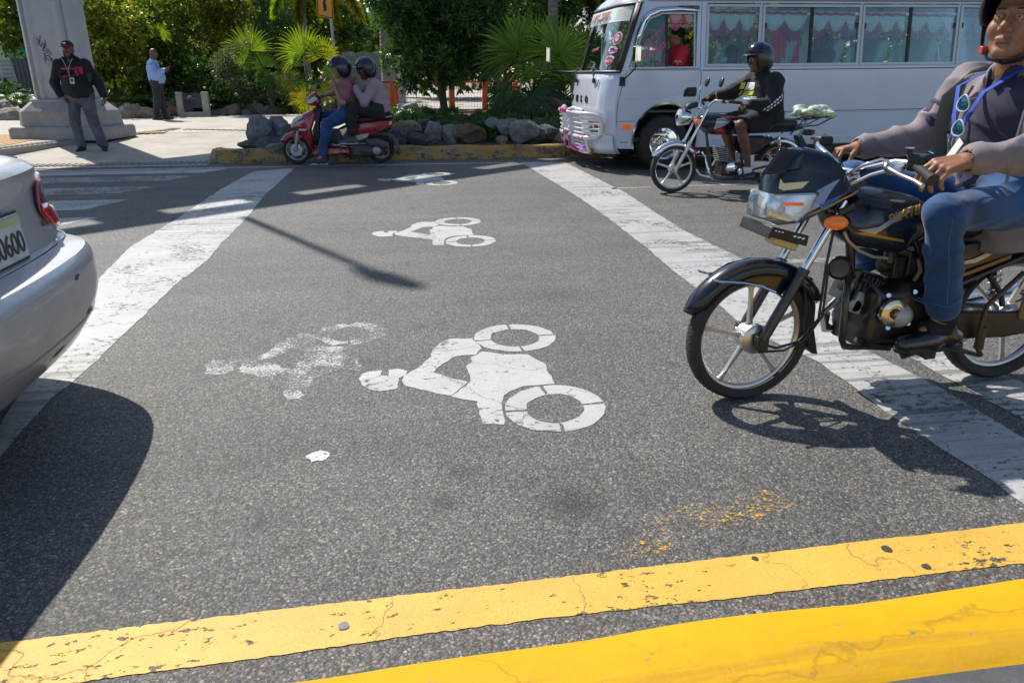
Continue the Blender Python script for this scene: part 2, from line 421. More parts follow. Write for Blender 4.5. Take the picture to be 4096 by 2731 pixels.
M_KC=concrete('old_kerb_concrete',(.09,.09,.09),(.15,.145,.14),6)
def yel_kerb(name,col,wear,dirtlvl):
    m,t=newmat(name)
    c=t.mix(t.ramp(t.noise(4,6,.7),[(.3,0.),(.7,1.)]),tuple(x*.88 for x in col),col)
    d=t.ramp(t.noise(7.,8,.75,sc3=(.5,1,1)),[(wear,0.),(wear+.07,1.)])
    c=t.mix(t.math('MULTIPLY',d,dirtlvl),c,(.055,.045,.033) if dirtlvl>.8 else (.20,.11,.02))
    g=t.ramp(t.noise(21,8,.75),[(wear+.03,0.),(wear+.05,.9)]); c=t.mix(g,c,(.26,.21,.14))
    sf=t.ramp(t.noise(9,4,.7,sc3=(.08,1,1)),[(.56,0.),(.66,.35)]); c=t.mix(sf,c,(.30,.14,.02))
    vc=t.add('TexVoronoi',feature='DISTANCE_TO_EDGE',i_Scale=.55); wv=t.add('VectorMath',operation='ADD'); nz=t.add('TexNoise',i_Scale=7.,i_Detail=6.); t.coord(nz); t.link(t.geo,wv.inputs[0]); s_=t.add('VectorMath',operation='SCALE'); s_.inputs['Scale'].default_value=.22; t.link(nz.outputs['Color'],s_.inputs[0]); t.link(s_.outputs[0],wv.inputs[1]); t.link(wv.outputs[0],vc.inputs['Vector']); c=t.mix(t.ramp(vc.outputs['Distance'],[(0.,.3),(.002,0.)]),c,(.10,.06,.02))
    t.link(c,t.b.inputs['Base Color']); t.b.inputs['Roughness'].default_value=.55; t.b.inputs['Specular IOR Level'].default_value=.25
    bp=t.add('Bump',i_Strength=1.,i_Distance=.006); t.link(t.noise(9,7,.6),bp.inputs['Height']); t.link(bp.outputs[0],t.b.inputs['Normal']); return m
M_KY=yel_kerb('yellow_kerb_paint',(.60,.335,.002),.60,.5)
M_KYO=yel_kerb('dirty_yellow_kerb_paint',(.42,.22,.025),.47,.95)
M_SOIL=pm('garden_soil',(.07,.05,.032),.95,var=.5,vs=5,bump=.03,bs=20)
# ---------------- ground, roads, pavements ----------------
def sheet(name,poly,z,mat,kind='structure',label=None,cat=None,group=None,jit=0,seg=.06,sk=9):
    if jit:
        out=[]
        for i,p in enumerate(poly):
            q=poly[(i+1)%len(poly)]; n=max(1,int(math.hypot(q[0]-p[0],q[1]-p[1])/seg))
            for k in range(n):
                x=p[0]+(q[0]-p[0])*k/n; y=p[1]+(q[1]-p[1])*k/n
                out.append((x+jit*(noise.noise(V((x*sk,y*sk,1)))+.6*noise.noise(V((x*sk*4,y*sk*4,5)))),y+jit*(noise.noise(V((x*sk,y*sk,9)))+.6*noise.noise(V((x*sk*4,y*sk*4,3))))))
        poly=out
    mb=MB(); mb.add([(x,y,z) for x,y in poly],[tuple(range(len(poly)))])
    me=bpy.data.meshes.new(name); me.from_pydata(mb.v,[],mb.f); me.update()
    if me.polygons[0].normal.z<0: me.flip_normals()
    o=link(name,me,None,[mat],smooth=None)
    o['kind']=kind
    if label: tag(o,label,cat,group)
    return o
sheet('ground',[(-900,-600),(900,-600),(900,1500),(-900,1500)],-.03,pm('bare_ground',(.2,.17,.13),.95,var=.2,vs=.3))
sheet('road',[(-60,-6),(60,-6),(60,12.2),(-60,12.2)],0,M_ASPH)
sheet('road_beyond_bus',[(9,12.2),(60,12.2),(60,16),(9,16)],-.004,M_ASPH)
sheet('plaza_pavement',[(-60,16.2),(-5.07,16.3),(-2.5,16.62),(-1.2,16.45),(-.6,25.5),(-60,25.5)],.15,M_CONC)
# ramp down to the road, kerb step curving beside it
def quadsheet(name,pts,mat):
    mb=MB(); 
    for q in pts: mb.add(q,[(0,1,2,3)])
    o=mb.build(name,mat,smooth=None); o['kind']='structure'; return o
quadsheet('ramp',[[(-9,11.62,.006),(-2.75,11.62,.006),(-2.62,12.6,.02),(-9,12.6,.02)],[(-9,12.6,.02),(-2.62,12.6,.02),(-2.5,16.7,.152),(-9,16.4,.152)],[(-2.75,12.3,.008),(-1.2,12.3,.008),(-1.2,16.5,.152),(-2.55,16.7,.152)]],M_RAMP)
M_RIB=pm('ribbed_kerb_strip',(.20,.18,.15),.85,var=.3,vs=12,bump=.004,bs=30)
# raised walkway corner with its ribbed kerb: polygon in front of the ramp
wk=[(-30,12.2),(-6.9,12.2),(-6.3,12.75),(-5.95,14.0),(-5.6,15.2),(-5.15,16.0),(-4.6,17.2),(-4.6,17.75),(-30,17.75)]
mb=MB(); mb.prism(wk,-.02,.16,ax='z'); o=mb.build('walkway',M_CONC,smooth=None,bevel=.02); o['kind']='structure'
edge=[V((x,y,0)) for x,y in wk[0:8]]
mb=MB()
def arcstrip(pts,w,z0,z1,mb,step=.11,m=0,gap=.5):
    L=0
    for a,b in zip(pts[:-1],pts[1:]):
        d=(b-a); n=max(1,int(d.length/step)); dn=d.normalized(); pr=V((-dn.y,dn.x,0))
        for i in range(n):
            p=a+d*(i/n); q=a+d*((i+gap)/n); c=(p+q)/2+pr*w/2
            mb.box((c.x,c.y,(z0+z1)/2),((q-p).length,w*.8,z1-z0),m,rot=Matrix.Rotation(math.atan2(dn.y,dn.x),3,'Z'))
arcstrip(edge[1:],.26,.16,.172,mb)
tag(mb.build('kerb_ribs',M_RIB,smooth=None),kind='structure')
mb=MB(); arcstrip([V((-5.4,11.75,0)),V((-2.7,11.75,0))],.42,.006,.02,mb,step=.09); tag(mb.build('ramp_ribs',M_RIB,smooth=None),kind='structure')
mb=MB(); arcstrip([V((-4.5,17.35,0)),V((-2.6,16.55,0)),V((-.9,16.4,0))],.2,.15,.164,mb,step=.14); tag(mb.build('pavement_ribs',M_RIB,smooth=None),kind='structure')
# ochre tactile paving round the pillar
M_TAC=pm('ochre_tactile_tile',(.42,.21,.035),.7,var=.25,vs=7)
mb=MB()
for i in range(40):
    for j in range(16):
        x=-9.6+i*.125; y=13.2+j*.20
        if x>-6.45-(.0) and y<14.9 and x>-6.9+.33*(y-13): continue
        # inside walkway only
        lim=-6.3+(y-12.75)*.31 if y>12.75 else -6.9
        if x>lim-.45: continue
        mb.box((x,y,.163),(.1,.17,.012))
for i in range(16):
    for j in range(2):
        mb.box((-6.55+i*.125,15.95+j*.2+.03*i,.163),(.1,.17,.012))
tag(mb.build('tactile_paving',M_TAC,smooth=None),kind='structure')
# ---------------- paint on the road ----------------
def jl(px): return [gp(*p) for p in px]
L1=[(1010,688),(880,760),(700,880),(520,990),(410,1100),(330,1210),(200,1400),(0,1700)]
L2=[(1180,672),(1060,780),(980,880),(900,960),(820,1050),(700,1140),(600,1240),(480,1350),(370,1460),(200,1600),(0,1830)]
R1=[(2080,648),(2300,780),(2430,870),(2620,1020),(2700,1090),(2850,1200),(3010,1330),(3280,1450),(3560,1660),(3900,1880),(4096,2020)]
R2=[(2260,650),(2500,770),(2620,850),(2750,930),(3000,1050)]
a=jl(L1); b=jl(L2)
sheet('lane_stripe',a+[(-1.56,1.9)]+[(-1.42,1.9)][:0]+[(-1.40,1.9)]+b[::-1],.002,M_WP,label='wide white stripe crossing the lane in front of the silver car',cat='road marking',jit=.012,kind='structure')
a=jl(R1); b=jl(R2)+[(2.54,4.7),(2.50,3.9),(2.52,3.25),(2.38,3.25),(2.27,3.15),(2.27,3.0),(2.31,2.5),(2.29,2.1),(2.30,1.62)]
sheet('lane_stripe',a+[(1.93,1.62)]+b[::-1],.002,M_WP,label='wide white stripe running under the near black motorcycle',cat='road marking',jit=.012,kind='structure')
sheet('lane_stripe',[(2.72,1.62),(2.70,3.0),(2.60,3.15),(2.42,3.0),(2.41,2.5),(2.42,1.62)],.002,M_WP,jit=.012)
sheet('edge_line',[(-5.4,11.27),(2.0,11.25),(2.0,11.36),(-5.4,11.38)],.002,M_WP,jit=.008)
sheet('edge_line',[(2.6,11.2),(9,11.2),(9,11.3),(2.6,11.3)],.002,M_WPW,jit=.008)
sheet('lane_line',[(2.6,8.38),(4.0,8.44),(9,8.46),(9,8.56),(4.0,8.54),(2.6,8.47)],.002,M_WPW,jit=.008)
sheet('lane_line',[(2.5,4.66),(6.,4.66),(6.,4.78),(2.5,4.78)],.002,M_WPW,jit=.008)
for i,(v0,v1) in enumerate([(10.78,11.2),(10.0,10.5),(8.97,9.5),(7.88,8.5),(6.92,7.42),(5.9,6.4),(4.9,5.4)]):
    w=(-2.35,-2.62,-2.86,-2.86,-2.8,-2.85,-2.85)[i]
    sheet('crosswalk_bar',[(-9.5,v0),(w-.25,v0),(w,v1),(-9.5,v1)],.002,M_WPW if i in(1,2) else M_WP,jit=.02,sk=4)
sheet('yellow_line',[(-3,1.40)]+[gp(*p) for p in ((300,2730),(1057,2629),(1683,2536),(2199,2472),(2980,2386),(4094,2252))]+[(4,1.42),(4,1.59)]+[gp(*p) for p in ((4094,2092),(2980,2221),(2188,2316),(1000,2452),(0,2573))]+[(-3,1.55)],.002,M_YP,jit=.0045,seg=.012,sk=30)
# motorcycle symbols
def c8(p): return gp(800+p[0]*.7653,1200+p[1]*.7653)
SYM=[
[(828,410),(850,385),(900,372),(948,368),(950,395),(985,398),(985,368),(1030,362),(1085,370),(1075,395),(1035,410),(1030,465),(985,472),(940,478),(890,470),(845,445)],
[(1050,425),(1065,400),(1130,360),(1205,300),(1215,260),(1260,220),(1310,203),(1420,202),(1445,225),(1475,255),(1440,285),(1330,295),(1250,350),(1215,380),(1300,405),(1400,430),(1315,500),(1240,490),(1140,465),(1080,450)],
[(1315,505),(1410,430),(1415,405),(1390,345),(1425,325),(1415,300),(1480,270),(1600,285),(1720,285),(1755,310),(1800,330),(1855,440),(1690,450),(1620,480),(1590,500),(1575,545),(1580,590),(1592,630),(1585,652),(1475,648),(1455,560),(1445,530),(1380,520)]]
def ringseg(cx,cy,ro,ri,a0,a1,n=14):
    P=[(cx+ro[0]*math.cos(a0+(a1-a0)*i/n),cy+ro[1]*math.sin(a0+(a1-a0)*i/n)) for i in range(n+1)]
    Q=[(cx+ri[0]*math.cos(a0+(a1-a0)*i/n),cy+ri[1]*math.sin(a0+(a1-a0)*i/n)) for i in range(n+1)]
    return P+Q[::-1]
def segs(cx,cy,ro,ri,gaps,w=.04):
    g=sorted(gaps); out=[]
    for a,b in zip(g,g[1:]+[g[0]+2*pi]): out.append(ringseg(cx,cy,ro,ri,a+w,b-w))
    return out
SYM+=segs(1645,199,(213,71),(128,45),[-1.75,-.25,1.35,2.9])+segs(1855,568,(263,122),(150,76),[-1.85,-.25,1.4,3.0])
def symbol(dv,label,mat,z=.002,du=0,grp=None,jit=.008,polys=None,sc=1.):
    mb=MB(); 
    for poly in (polys or SYM):
        P=[c8(p) for p in poly]; out=[]; P=[(-.2+(x+.2)*sc,3.04+(y-3.04)*sc) for x,y in P]
        for i,p in enumerate(P):
            q=P[(i+1)%len(P)]; n=max(1,int(math.hypot(q[0]-p[0],q[1]-p[1])/.02))
            for k in range(n):
                x=p[0]+(q[0]-p[0])*k/n; y=p[1]+(q[1]-p[1])*k/n
                out.append((x+du+jit*noise.noise(V((x*22,y*22,dv))),y+dv+jit*noise.noise(V((x*22,y*22,7+dv))),z))
        mb.add(out,[tuple(range(len(out)))])
    me=bpy.data.meshes.new('m'); me.from_pydata(mb.v,[],mb.f); me.update()
    import bmesh
    b=bmesh.new(); b.from_mesh(me)
    for f in b.faces:
        if f.normal.z<0: f.normal_flip()
    b.to_mesh(me); b.free()
    o=link('motorcycle_symbol',me,None,[mat],smooth=None); o['kind']='structure'; tag(o,label,'road marking',grp); return o
symbol(0,'large cracked white motorcycle symbol nearest the yellow kerb',M_WS)
symbol(3.19,'middle white motorcycle symbol painted on the sunny asphalt',M_WS)
symbol(6.62,'farthest faint white motorcycle symbol half in shadow near the edge line',M_WS)
symbol(.27,'half erased ghost of a motorcycle symbol left of the near white one',M_GHOST,du=-.72,jit=.03,z=.0015,polys=SYM[:2]+SYM[2:7],sc=.84)
sheet('paint_spot',[(-.317+.042*math.cos(i*.7)*(1+.2*math.sin(i*2.1)),2.345+.038*math.sin(i*.7)*(1+.2*math.cos(i*3.3))) for i in range(9)],.0025,M_SPOT,jit=.01,seg=.01,sk=60)
sheet('paint_flecks',jl([(2330,2265),(2600,2225),(2900,2120),(3180,2020),(3060,1960),(2760,2020),(2500,2140)]),.0025,M_YFLK)
def disc(px,py,rx,ry,mat,z=.0045): c=gp(px,py); sheet('road_stud_mark',[(c[0]+rx*math.cos(a*.5),c[1]+ry*math.sin(a*.5)) for a in range(13)],z,mat,jit=.003,seg=.01,sk=80)
M_TAR=pm('tar_spot',(.045,.043,.045),.8,bump=.002,bs=120)
disc(3545,2198,.016,.015,M_TAR); disc(3702,2268,.012,.011,M_TAR); disc(1375,2506,.013,.013,pm('grey_patch',(.2,.2,.21),.8)); disc(3020,2236,.010,.008,M_TAR)
# near kerb: rounded yellow concrete the photographer stands behind
def kerb(name,u0,u1,prof,mats,label,n=60,amp=.006,mfn=None,ends=True,cat='kerb',s=40):
    mb=MB(); rings=[]
    for i in range(n+1):
        u=u0+(u1-u0)*i/n
        rings.append([(u,y+(.03*max(0,min(1,(u+.3)/1.1)) if y>1.0 and y<2 else 0)+amp*noise.noise(V((u*1.7,y*5,z*3)))*2,z+(amp*noise.noise(V((u*2.3,y*5,3)))*2 if z>.02 else 0)) for y,z in prof])
    k=len(prof)
    vs=[p for r in rings for p in r]
    for j in range(k-1):
        for i in range(n): pass
    mb.v=vs; 
    for i in range(n):
        for j in range(k-1):
            mb.f.append((i*k+j,(i+1)*k+j,(i+1)*k+j+1,i*k+j+1)); mb.m.append(mfn(j) if mfn else 0)
    if ends: mb.f+= [tuple(range(k)),tuple(range(n*k,n*k+k))]; mb.m+=[0,0]
    o=mb.build(name,mats,smooth=s); o['kind']='structure'; tag(o,label,cat); return o
prof=[(1.30,0.0),(1.262,.05),(1.216,.095),(1.180,.128),(1.145,.150),(1.10,.164),(1.05,.171),(.99,.174),(.945,.172),(.935,.166),(.80,.168),(.5,.168),(-1.5,.168),(-1.5,0)]
kerb('kerb',-3,4.2,prof,[M_KY,M_KC],'bright yellow rounded kerb along the bottom edge',n=420,amp=.007,mfn=lambda j:0 if j<8 else 1,s=60)
# median kerb: worn yellow over black tyre marks
prof=[(11.86,0),(11.86,.03),(11.875,.035),(11.90,.12),(11.93,.185),(11.97,.205),(12.05,.212),(12.13,.20),(12.16,.14),(12.18,0)]
kerb('median_kerb',-2.35,16,prof,[M_KYO],'worn yellow and black kerb round the rocky median',n=240,amp=.012,s=60)
mb=MB(); rings=[]
for i in range(14):
    a=pi/2*i/13; 
    rings.append([( -2.35-math.sin(a)*(y_in+.05)*1.0, 12.35-math.cos(a)*(.02+y_in), z) for y_in,z in [(.46,0),(.45,.035),(.42,.12),(.39,.18),(.33,.2),(.24,.205),(.19,.14),(.17,0)]])
rings=[[p for p in r] for r in rings]
mb.loft(rings,closed=True); o=mb.build('median_kerb_end',M_KYO,smooth=60); o['kind']='structure'
sheet('planting_bed',[(-2.35,12.17),(16,12.17),(16,60),(-.3,60),(-.5,25),(-1.0,17),(-1.5,14),(-2.1,12.9)],.165,M_SOIL)
sheet('planting_bed_left',[(-60,22.6),(-.5,24.6),(-.5,60),(-60,60)],.17,M_SOIL)
# ---------------- people ----------------
def skin(name,c): return pm(name,c,.46,var=.22,vs=18,spec=.45,bump=.0012,bs=240)
SK_MID=skin('brown_skin',(.30,.135,.07)); SK_DARK=skin('dark_skin',(.075,.032,.02)); SK_DK2=skin('deep_brown_skin',(.13,.055,.033)); SK_LT=skin('tan_skin',(.33,.165,.10))
M_LIP=pm('lips',(.17,.068,.048),.5); M_BROW=pm('eyebrow_hair',(.025,.02,.018),.8); M_EYE=pm('eye_white',(.55,.5,.45),.2); M_IRIS=pm('dark_iris',(.012,.008,.006),.1)
def cloth(name,c,**k): return pm(name,c,k.pop('rough',.85),var=k.pop('var',.12),vs=k.pop('vs',6),bump=k.pop('bump',.0012),bs=k.pop('bs',160),sheen=.05,**k)
def headframe(fwd,tilt=0,roll=0):
    f=V(fwd).normalized(); up=V((0,0,1)); y=up.cross(f).normalized(); z=f.cross(y)
    M=Matrix((f,y,z)).transposed()
    return M@Matrix.Rotation(R(-tilt),3,'Y')@Matrix.Rotation(R(roll),3,'X')
def head_prims(c,M,s=1.,fat=0.,nose=1.,squint=0.):
    c=V(c); P=lambda x,y,z:c+M@(V((x,y,z))*s); k=.012*s
    r=[ell(P(-.012,0,.028),(.094*s,.076*s,.092*s),.02,M),
       ell(P(.03,0,-.035),(.058*s,(.060+fat)*s,.088*s),.025,M),
       ell(P(.025,0,-.078),((.052+fat)*s,(.052+fat)*s,.042*s),.025,M),
       cap(P(.070,-.012,-.108),P(.070,.012,-.108),.018*s,k=.02*s),
       cap(P(.080,-.036,.022),P(.080,.036,.022),.013*s,k=.016*s),
       ell(P(.062,.042,-.032),(.026*s,.024*s,.03*s),.02*s,M),ell(P(.062,-.042,-.032),(.026*s,.024*s,.03*s),.02*s,M)]
    for y in (-1,1):
        r+=[cap(P(.101,y*.020,-.044),P(.082,y*.038,-.078),.0022*s,k=.008*s,op='d'),cap(P(.106,y*.012,.016),P(.104,y*.004,.034),.0015*s,k=.006*s,op='d')]
        r.append(ell(P(.099,y*.031,.001),(.013*s,.019*s,.011*s),.010*s,M,op='d'))
    r+=[cap(P(.092,0,.006),P(.115*nose,0,-.034),.007*s,.0125*s,k=.010*s),
        cap(P(.100,-.014*nose,-.040),P(.100,.014*nose,-.040),.0095*s,k=.006*s),
        cap(P(.0865,-.022,-.067),P(.0865,.022,-.067),.0048*s,k=.008*s),cap(P(.0855,-.017,-.0775),P(.0855,.017,-.0775),.0058*s,k=.007*s),
        cap(P(.0950,-.025,-.0725),P(.0950,.025,-.0725),.0022*s,k=.004*s,op='d')]
    for y in (-1,1):
        q=.0088-.0034*squint
        r+=[ell(P(.080,y*.031,.000),(.0125*s,.0165*s,.0125*s),.003*s,M),
            cap(P(.0945,y*.022,q-.0004),P(.0895,y*.042,q-.0014),.0056*s,k=.004*s),cap(P(.0930,y*.022,-q),P(.0880,y*.042,-q+.001),.0050*s,k=.005*s),
            ell(P(-.004,y*.080,-.008),(.019*s,.009*s,.031*s),.008*s,M),ell(P(0,y*.088,-.006),(.010*s,.006*s,.018*s),.004*s,M,op='d')]
    return r
def hand_prims(wr,d,back,thumb=1,curl=(20,25,15),s=1.,tcurl=20,tout=45,spread=4,per=None,k=.006):
    """wr wrist, d fingers direction, back: back-of-hand normal, thumb: +1/-1 side of y=back x d"""
    wr=V(wr); x=V(d).normalized(); z=V(back); z=(z-x*z.dot(x)).normalized(); y=z.cross(x)*thumb
    P=lambda a,b,c: wr+(x*a+y*b+z*c)*s
    r=[]; ys=(.030,.010,-.011,-.030)
    for i,yy in enumerate(ys): r.append(cap(P(-.005,yy*.55,0),P((.088,.092,.086,.078)[i],yy,0),.0155*s,.0115*s,k=.012))
    r.append(cap(P(.02,.022,-.008),P(.05,.030,-.010),.016*s,.012*s,k=.012))
    L=((.042,.026,.021),(.046,.029,.022),(.042,.027,.021),(.034,.021,.019)); rr=(.0092,.0094,.0089,.0080)
    tips=[]
    for i in range(4):
        c=per[i] if per else curl; b=P((.088,.092,.086,.078)[i],ys[i],0); a=0; sp=R(spread*(1.5-i))
        for j in range(3):
            a+=R(c[j]); dd=(x*math.cos(sp)+y*math.sin(sp))*math.cos(a)-z*math.sin(a)
            e=b+dd*L[i][j]*s; r0=(rr[i]-.0006*j)*s; r.append(cap(b,e,r0,r0-.0006*s,k=.003)); b=e
        tips.append(b)
    b=P(.032,.034,-.006); to=R(tout); a=0
    for j,l in enumerate((.042,.030)):
        a+=R(tcurl); dd=(x*math.cos(to-a*.6)+y*math.sin(to-a*.6))*math.cos(a)-z*math.sin(a)
        e=b+dd*l*s; r.append(cap(b,e,(.0125-.0012*j)*s,(.0108-.0012*j)*s,k=.006)); b=e
    return r
def body_prims(J,s=1.,arm=1.):
    J={k:V(v) for k,v in J.items() if k[:2] in('pe','ch','ne','sh','el','wr','hi','kn','an','to')}; r=[]
    r.append(cap(J['pe'],J['ch'],.12*s,.13*s,k=.05))
    for q in 'LR': 
        r.append(cap(J['hi'+q],J['sh'+q]*.75+J['ch']*.25,.07*s,.06*s,k=.06))
        r.append(cap(J['sh'+q],J['el'+q],.050*arm,.040*arm,k=.03)); r.append(cap(J['el'+q],J['wr'+q],.040*arm,.027,k=.02))
        r.append(cap(J['el'+q],J['el'+q].lerp(J['wr'+q],.45),.040*arm,.040*arm,k=.02))
        r.append(cap(J['hi'+q],J['kn'+q],.085*s,.056*s,k=.05)); r.append(cap(J['kn'+q],J['an'+q],.054*s,.038*s,k=.03))
        m=J['kn'+q].lerp(J['an'+q],.3); r.append(cap(m,J['kn'+q].lerp(J['an'+q],.5),.058*s,.046*s,k=.03))
        r.append(cap(J['an'+q],J['an'+q].lerp(J['to'+q],.5),.028,.02,k=.03))
    r.append(cap(J['ch'],J['ne'],.08*s,.055,k=.05))
    return r
def top_prims(J,s=1.,pad=.022,sleeve='long',armr=1.,belly=0.,hem=-.02,fw=None,loose=.0):
    J={k:V(v) for k,v in J.items()}; r=[]; up=(J['ch']-J['pe']).normalized(); lo=J['pe']+up*hem
    side=(J['shL']-J['shR']).normalized(); 
    c=J['ch']
    r.append(cap(lo,c,.125*s+pad+loose,.13*s+pad,k=.05))
    for q,sg in (('L',1),('R',-1)):
        r.append(cap(lo+side*sg*.075*s,c+side*sg*.095*s,.10*s+pad+loose,.09*s+pad,k=.05))
        r.append(cap(c+side*sg*.07*s+up*.06,J['sh'+q],.075*s+pad,.052*s+pad,k=.05))
        e=J['el'+q]; w=J['wr'+q]; sh=J['sh'+q]
        if sleeve=='long':
            r.append(cap(sh,e,(.052*armr)+pad,.045*armr+pad*.8,k=.035)); r.append(cap(e,e.lerp(w,.93),.045*armr+pad*.8,.034*armr+pad*.45,k=.03))
        else:
            r.append(cap(sh,sh.lerp(e,.80 if sleeve=='half' else .6),.055*armr+pad,.050*armr+pad*1.3,k=.03))
    if belly: r.append(ell(J['pe'].lerp(J['ch'],.35)+V(fw)*belly*.75,(.15*s+belly,.16*s+belly,.17),.08))
    r.append(cap(J['ch']+up*.06,J['ne'],.10*s,.062+pad*.4,k=.05))
    r.append(bx(lo-up*(.20+.045),(.5,.5,.2),.0,.01,fr(up)and Matrix(fr(up)).transposed(),op='d'))
    return r
def leg_prims(J,s=1.,pad=.016,full=True,flare=0.,cuff=.93,waist=.03):
    J={k:V(v) for k,v in J.items()}; r=[]; up=(J['ch']-J['pe']).normalized()
    r.append(cap(J['pe']+up*waist,J['pe']-up*.02,.125*s+pad,.13*s+pad,k=.06))
    for q in 'LR':
        h,kn,an=J['hi'+q],J['kn'+q],J['an'+q]
        r.append(cap(J['pe'].lerp(h,.8)+up*.05,h,.11*s+pad,.10*s+pad,k=.06))
        r.append(cap(h,kn,.093*s+pad,.062*s+pad,k=.045))
        if full: 
            r.append(cap(kn,kn.lerp(an,cuff),.060*s+pad,.045*s+pad+flare,k=.035))
        
    return r
def shoe(name,an,to,mat,sole,parent,h=.004,s=1.,low=.0):
    an,to=V(an),V(to); d=(to-an); d.z=0; L=.245*s; f=d.normalized(); g=min(an.z-.085,to.z-.04) if low==0 else low
    base=V((an.x,an.y,g)); sd=V((-f.y,f.x,0)); tz=(to.z-.035-g)
    P=lambda a,b,c: base+f*a*s+sd*b*s+V((0,0,c*s+tz*max(0,a)/.2))
    pr=[cap(P(-.055,0,.045),P(.06,0,.045),.036*s,.038*s,k=.03),cap(P(.05,.004,.036),P(.16,.006,.030),.040*s,.032*s,k=.03),cap(P(-.03,0,.04),P(-.01,0,.10),.036*s,.038*s,k=.03),
        bx(P(.05,0,-.035),(.3,.3,.04),0,.004,None,op='d')]
    o=sdf(name,pr,h,mat,parent)
    mb=MB(); pts=[(-.092,-.022),(-.095,0),(-.092,.022),(-.06,.033),(0,.030),(.08,.043),(.13,.042),(.175,.026),(.188,.004),(.175,-.020),(.13,-.038),(.08,-.040),(0,-.030),(-.06,-.033)]
    r0=[P(a,b,-.000) for a,b in pts]; r1=[P(a,b,.022) for a,b in pts]; mb.loft([r0,r1])
    mb.build('sole',sole,parent,bevel=.004,smooth=40); return o
def helmet(c,M,mat,parent,s=1.,visor=None,up=True,open_=.0,h=.006,trim=None,half=False):
    c=V(c); P=lambda x,y,z:c+M@(V((x,y,z))*s)
    pr=[ell(P(-.018,0,.035),(.140*s,.122*s,.128*s),.02,M),ell(P(-.03,0,-.03),(.118*s,.112*s,.105*s),.05,M)]
    if half: pr=pr[:1]+[ell(P(-.03,0,.0),(.12*s,.115*s,.1*s),.03,M)]
    pr+=[ell(P(-.012,0,.02),(.112*s,.094*s,.108*s),.004,M,'d'),ell(P(0,0,-.05),(.112*s,.086*s,.11*s),.01,M,'d'),
         bx(P(.13,0,-.05),(.085*s,.080*s,.082*s),.01,.01,M,'d'),bx(P(0,0,-.20),(.3,.3,.075*s),0,.01,M,'d')]
    if half: pr.append(bx(P(0,0,-.13),(.3,.3,.085*s),0,.01,M,'d'))
    o=sdf('helmet',pr,h,mat,parent)
    mb=MB(); 
    if visor is not None:
        rings=[]; a0,a1=(15,62) if up else (-34,30)
        for j in range(9):
            el=R(a0+(a1-a0)*j/8); ring=[]
            for i in range(15):
                az=R(-75+150*i/14); q=P(-.018+.153*math.cos(el)*math.cos(az),.132*math.cos(el)*math.sin(az),.035+.142*math.sin(el)); ring.append(q)
            rings.append(ring)
        mb.loft(rings,closed=False,caps=False); mb.build('visor',visor,o,solid=.003,smooth=60)
    mb=MB()
    rings=[]
    for j,(ex,zz) in enumerate(((.0,.055),(.045,.050),(.05,.046),(.0,.045))):
        rings.append([P(-.018+(.137+ex)*math.cos(R(a)),(.120+ex*.3)*math.sin(R(a)),zz) for a in range(-60,61,10)])
    mb.loft(rings,closed=False,caps=False); mb.build('peak',trim or mat,o,smooth=50,solid=.002)
    return o
def eyes(c,M,parent,s=1.):
    c=V(c)
    for y in (-1,1):
        P=lambda x,yy,z:c+M@(V((x,yy,z))*s)
        mb=MB(); mb.sph(P(.0845,y*.031,.0),.0125*s,0,12,8); e=mb.build('eye',M_EYE,parent)
        mb=MB(); mb.sph(P(.0925,y*.0300,.0),.0058*s,0,10,6); mb.build('iris',M_IRIS,e)
def facemat(c,M,s=1.,beard=None):
    c=np.array(c); Mi=np.array(M.transposed())
    def f(p):
        q=(p-c)@Mi.T/s; x,y,z=q.T; m=np.zeros(len(p),int)
        m[(x>.084)&(np.abs(y)<.024)&(z<-.063)&(z>-.084)]=1
        zz=z+.10*np.abs(np.abs(y)-.028)-.026; m[(x>.07)&(np.abs(y)>.015)&(np.abs(y)<.046)&(np.abs(zz)<.0038)]=2
        if beard: m[(z<-.055-.0*x)&(x>.0)&(x<.2)&(z>-.15)&(np.abs(y)>.0)&~((np.abs(y)<.028)&(z>-.09))&(np.abs(y)>.012)]=3
        return m
    return f
# ---------------- materials for vehicles ----------------
M_BLK=pm('gloss_black_paint',(.006,.009,.020),.2,coat=.45,dirt=.2,spec=.35,vs=5,dirtcol=(.07,.06,.05)); M_PLAS=pm('black_plastic',(.018,.018,.019),.45,var=.2,vs=20,spec=.4)
M_RUB=pm('tyre_rubber',(.020,.019,.018),.75,var=.25,vs=18,bump=.0012,bs=90,dirt=.35,dirtcol=(.075,.062,.05)); M_CHR=pm('chrome',(.75,.76,.78),.08,1.,rv_=.05,vs=8)
M_ALU=pm('cast_aluminium',(.36,.36,.37),.38,.15,var=.15,vs=20,dirt=.2,dirtcol=(.16,.14,.11)); M_RIM=pm('silver_rim',(.56,.55,.53),.28,.85,var=.08,dirt=.25,vs=9,dirtcol=(.2,.15,.1))
M_STL=pm('dark_steel',(.05,.05,.05),.4,.8,var=.3,vs=30,dirt=.3); M_FRAME=pm('black_frame_paint',(.012,.012,.013),.3,coat=.4,dirt=.3,vs=12,dirtcol=(.10,.08,.06))
M_SEAT=pm('black_vinyl',(.014,.014,.015),.5,bump=.0008,bs=200); M_AMB=pm('amber_lens',(.9,.22,.01),.08,trans=.35,spec=.8,emit=(.9,.2,.01,.12)); M_GOLD=pm('gold_decal',(.36,.22,.03),.35,.3)
M_SILD=pm('silver_decal',(.33,.35,.42),.25,.4,coat=.6); M_SPRING=pm('spring_steel',(.35,.33,.28),.3,1.)
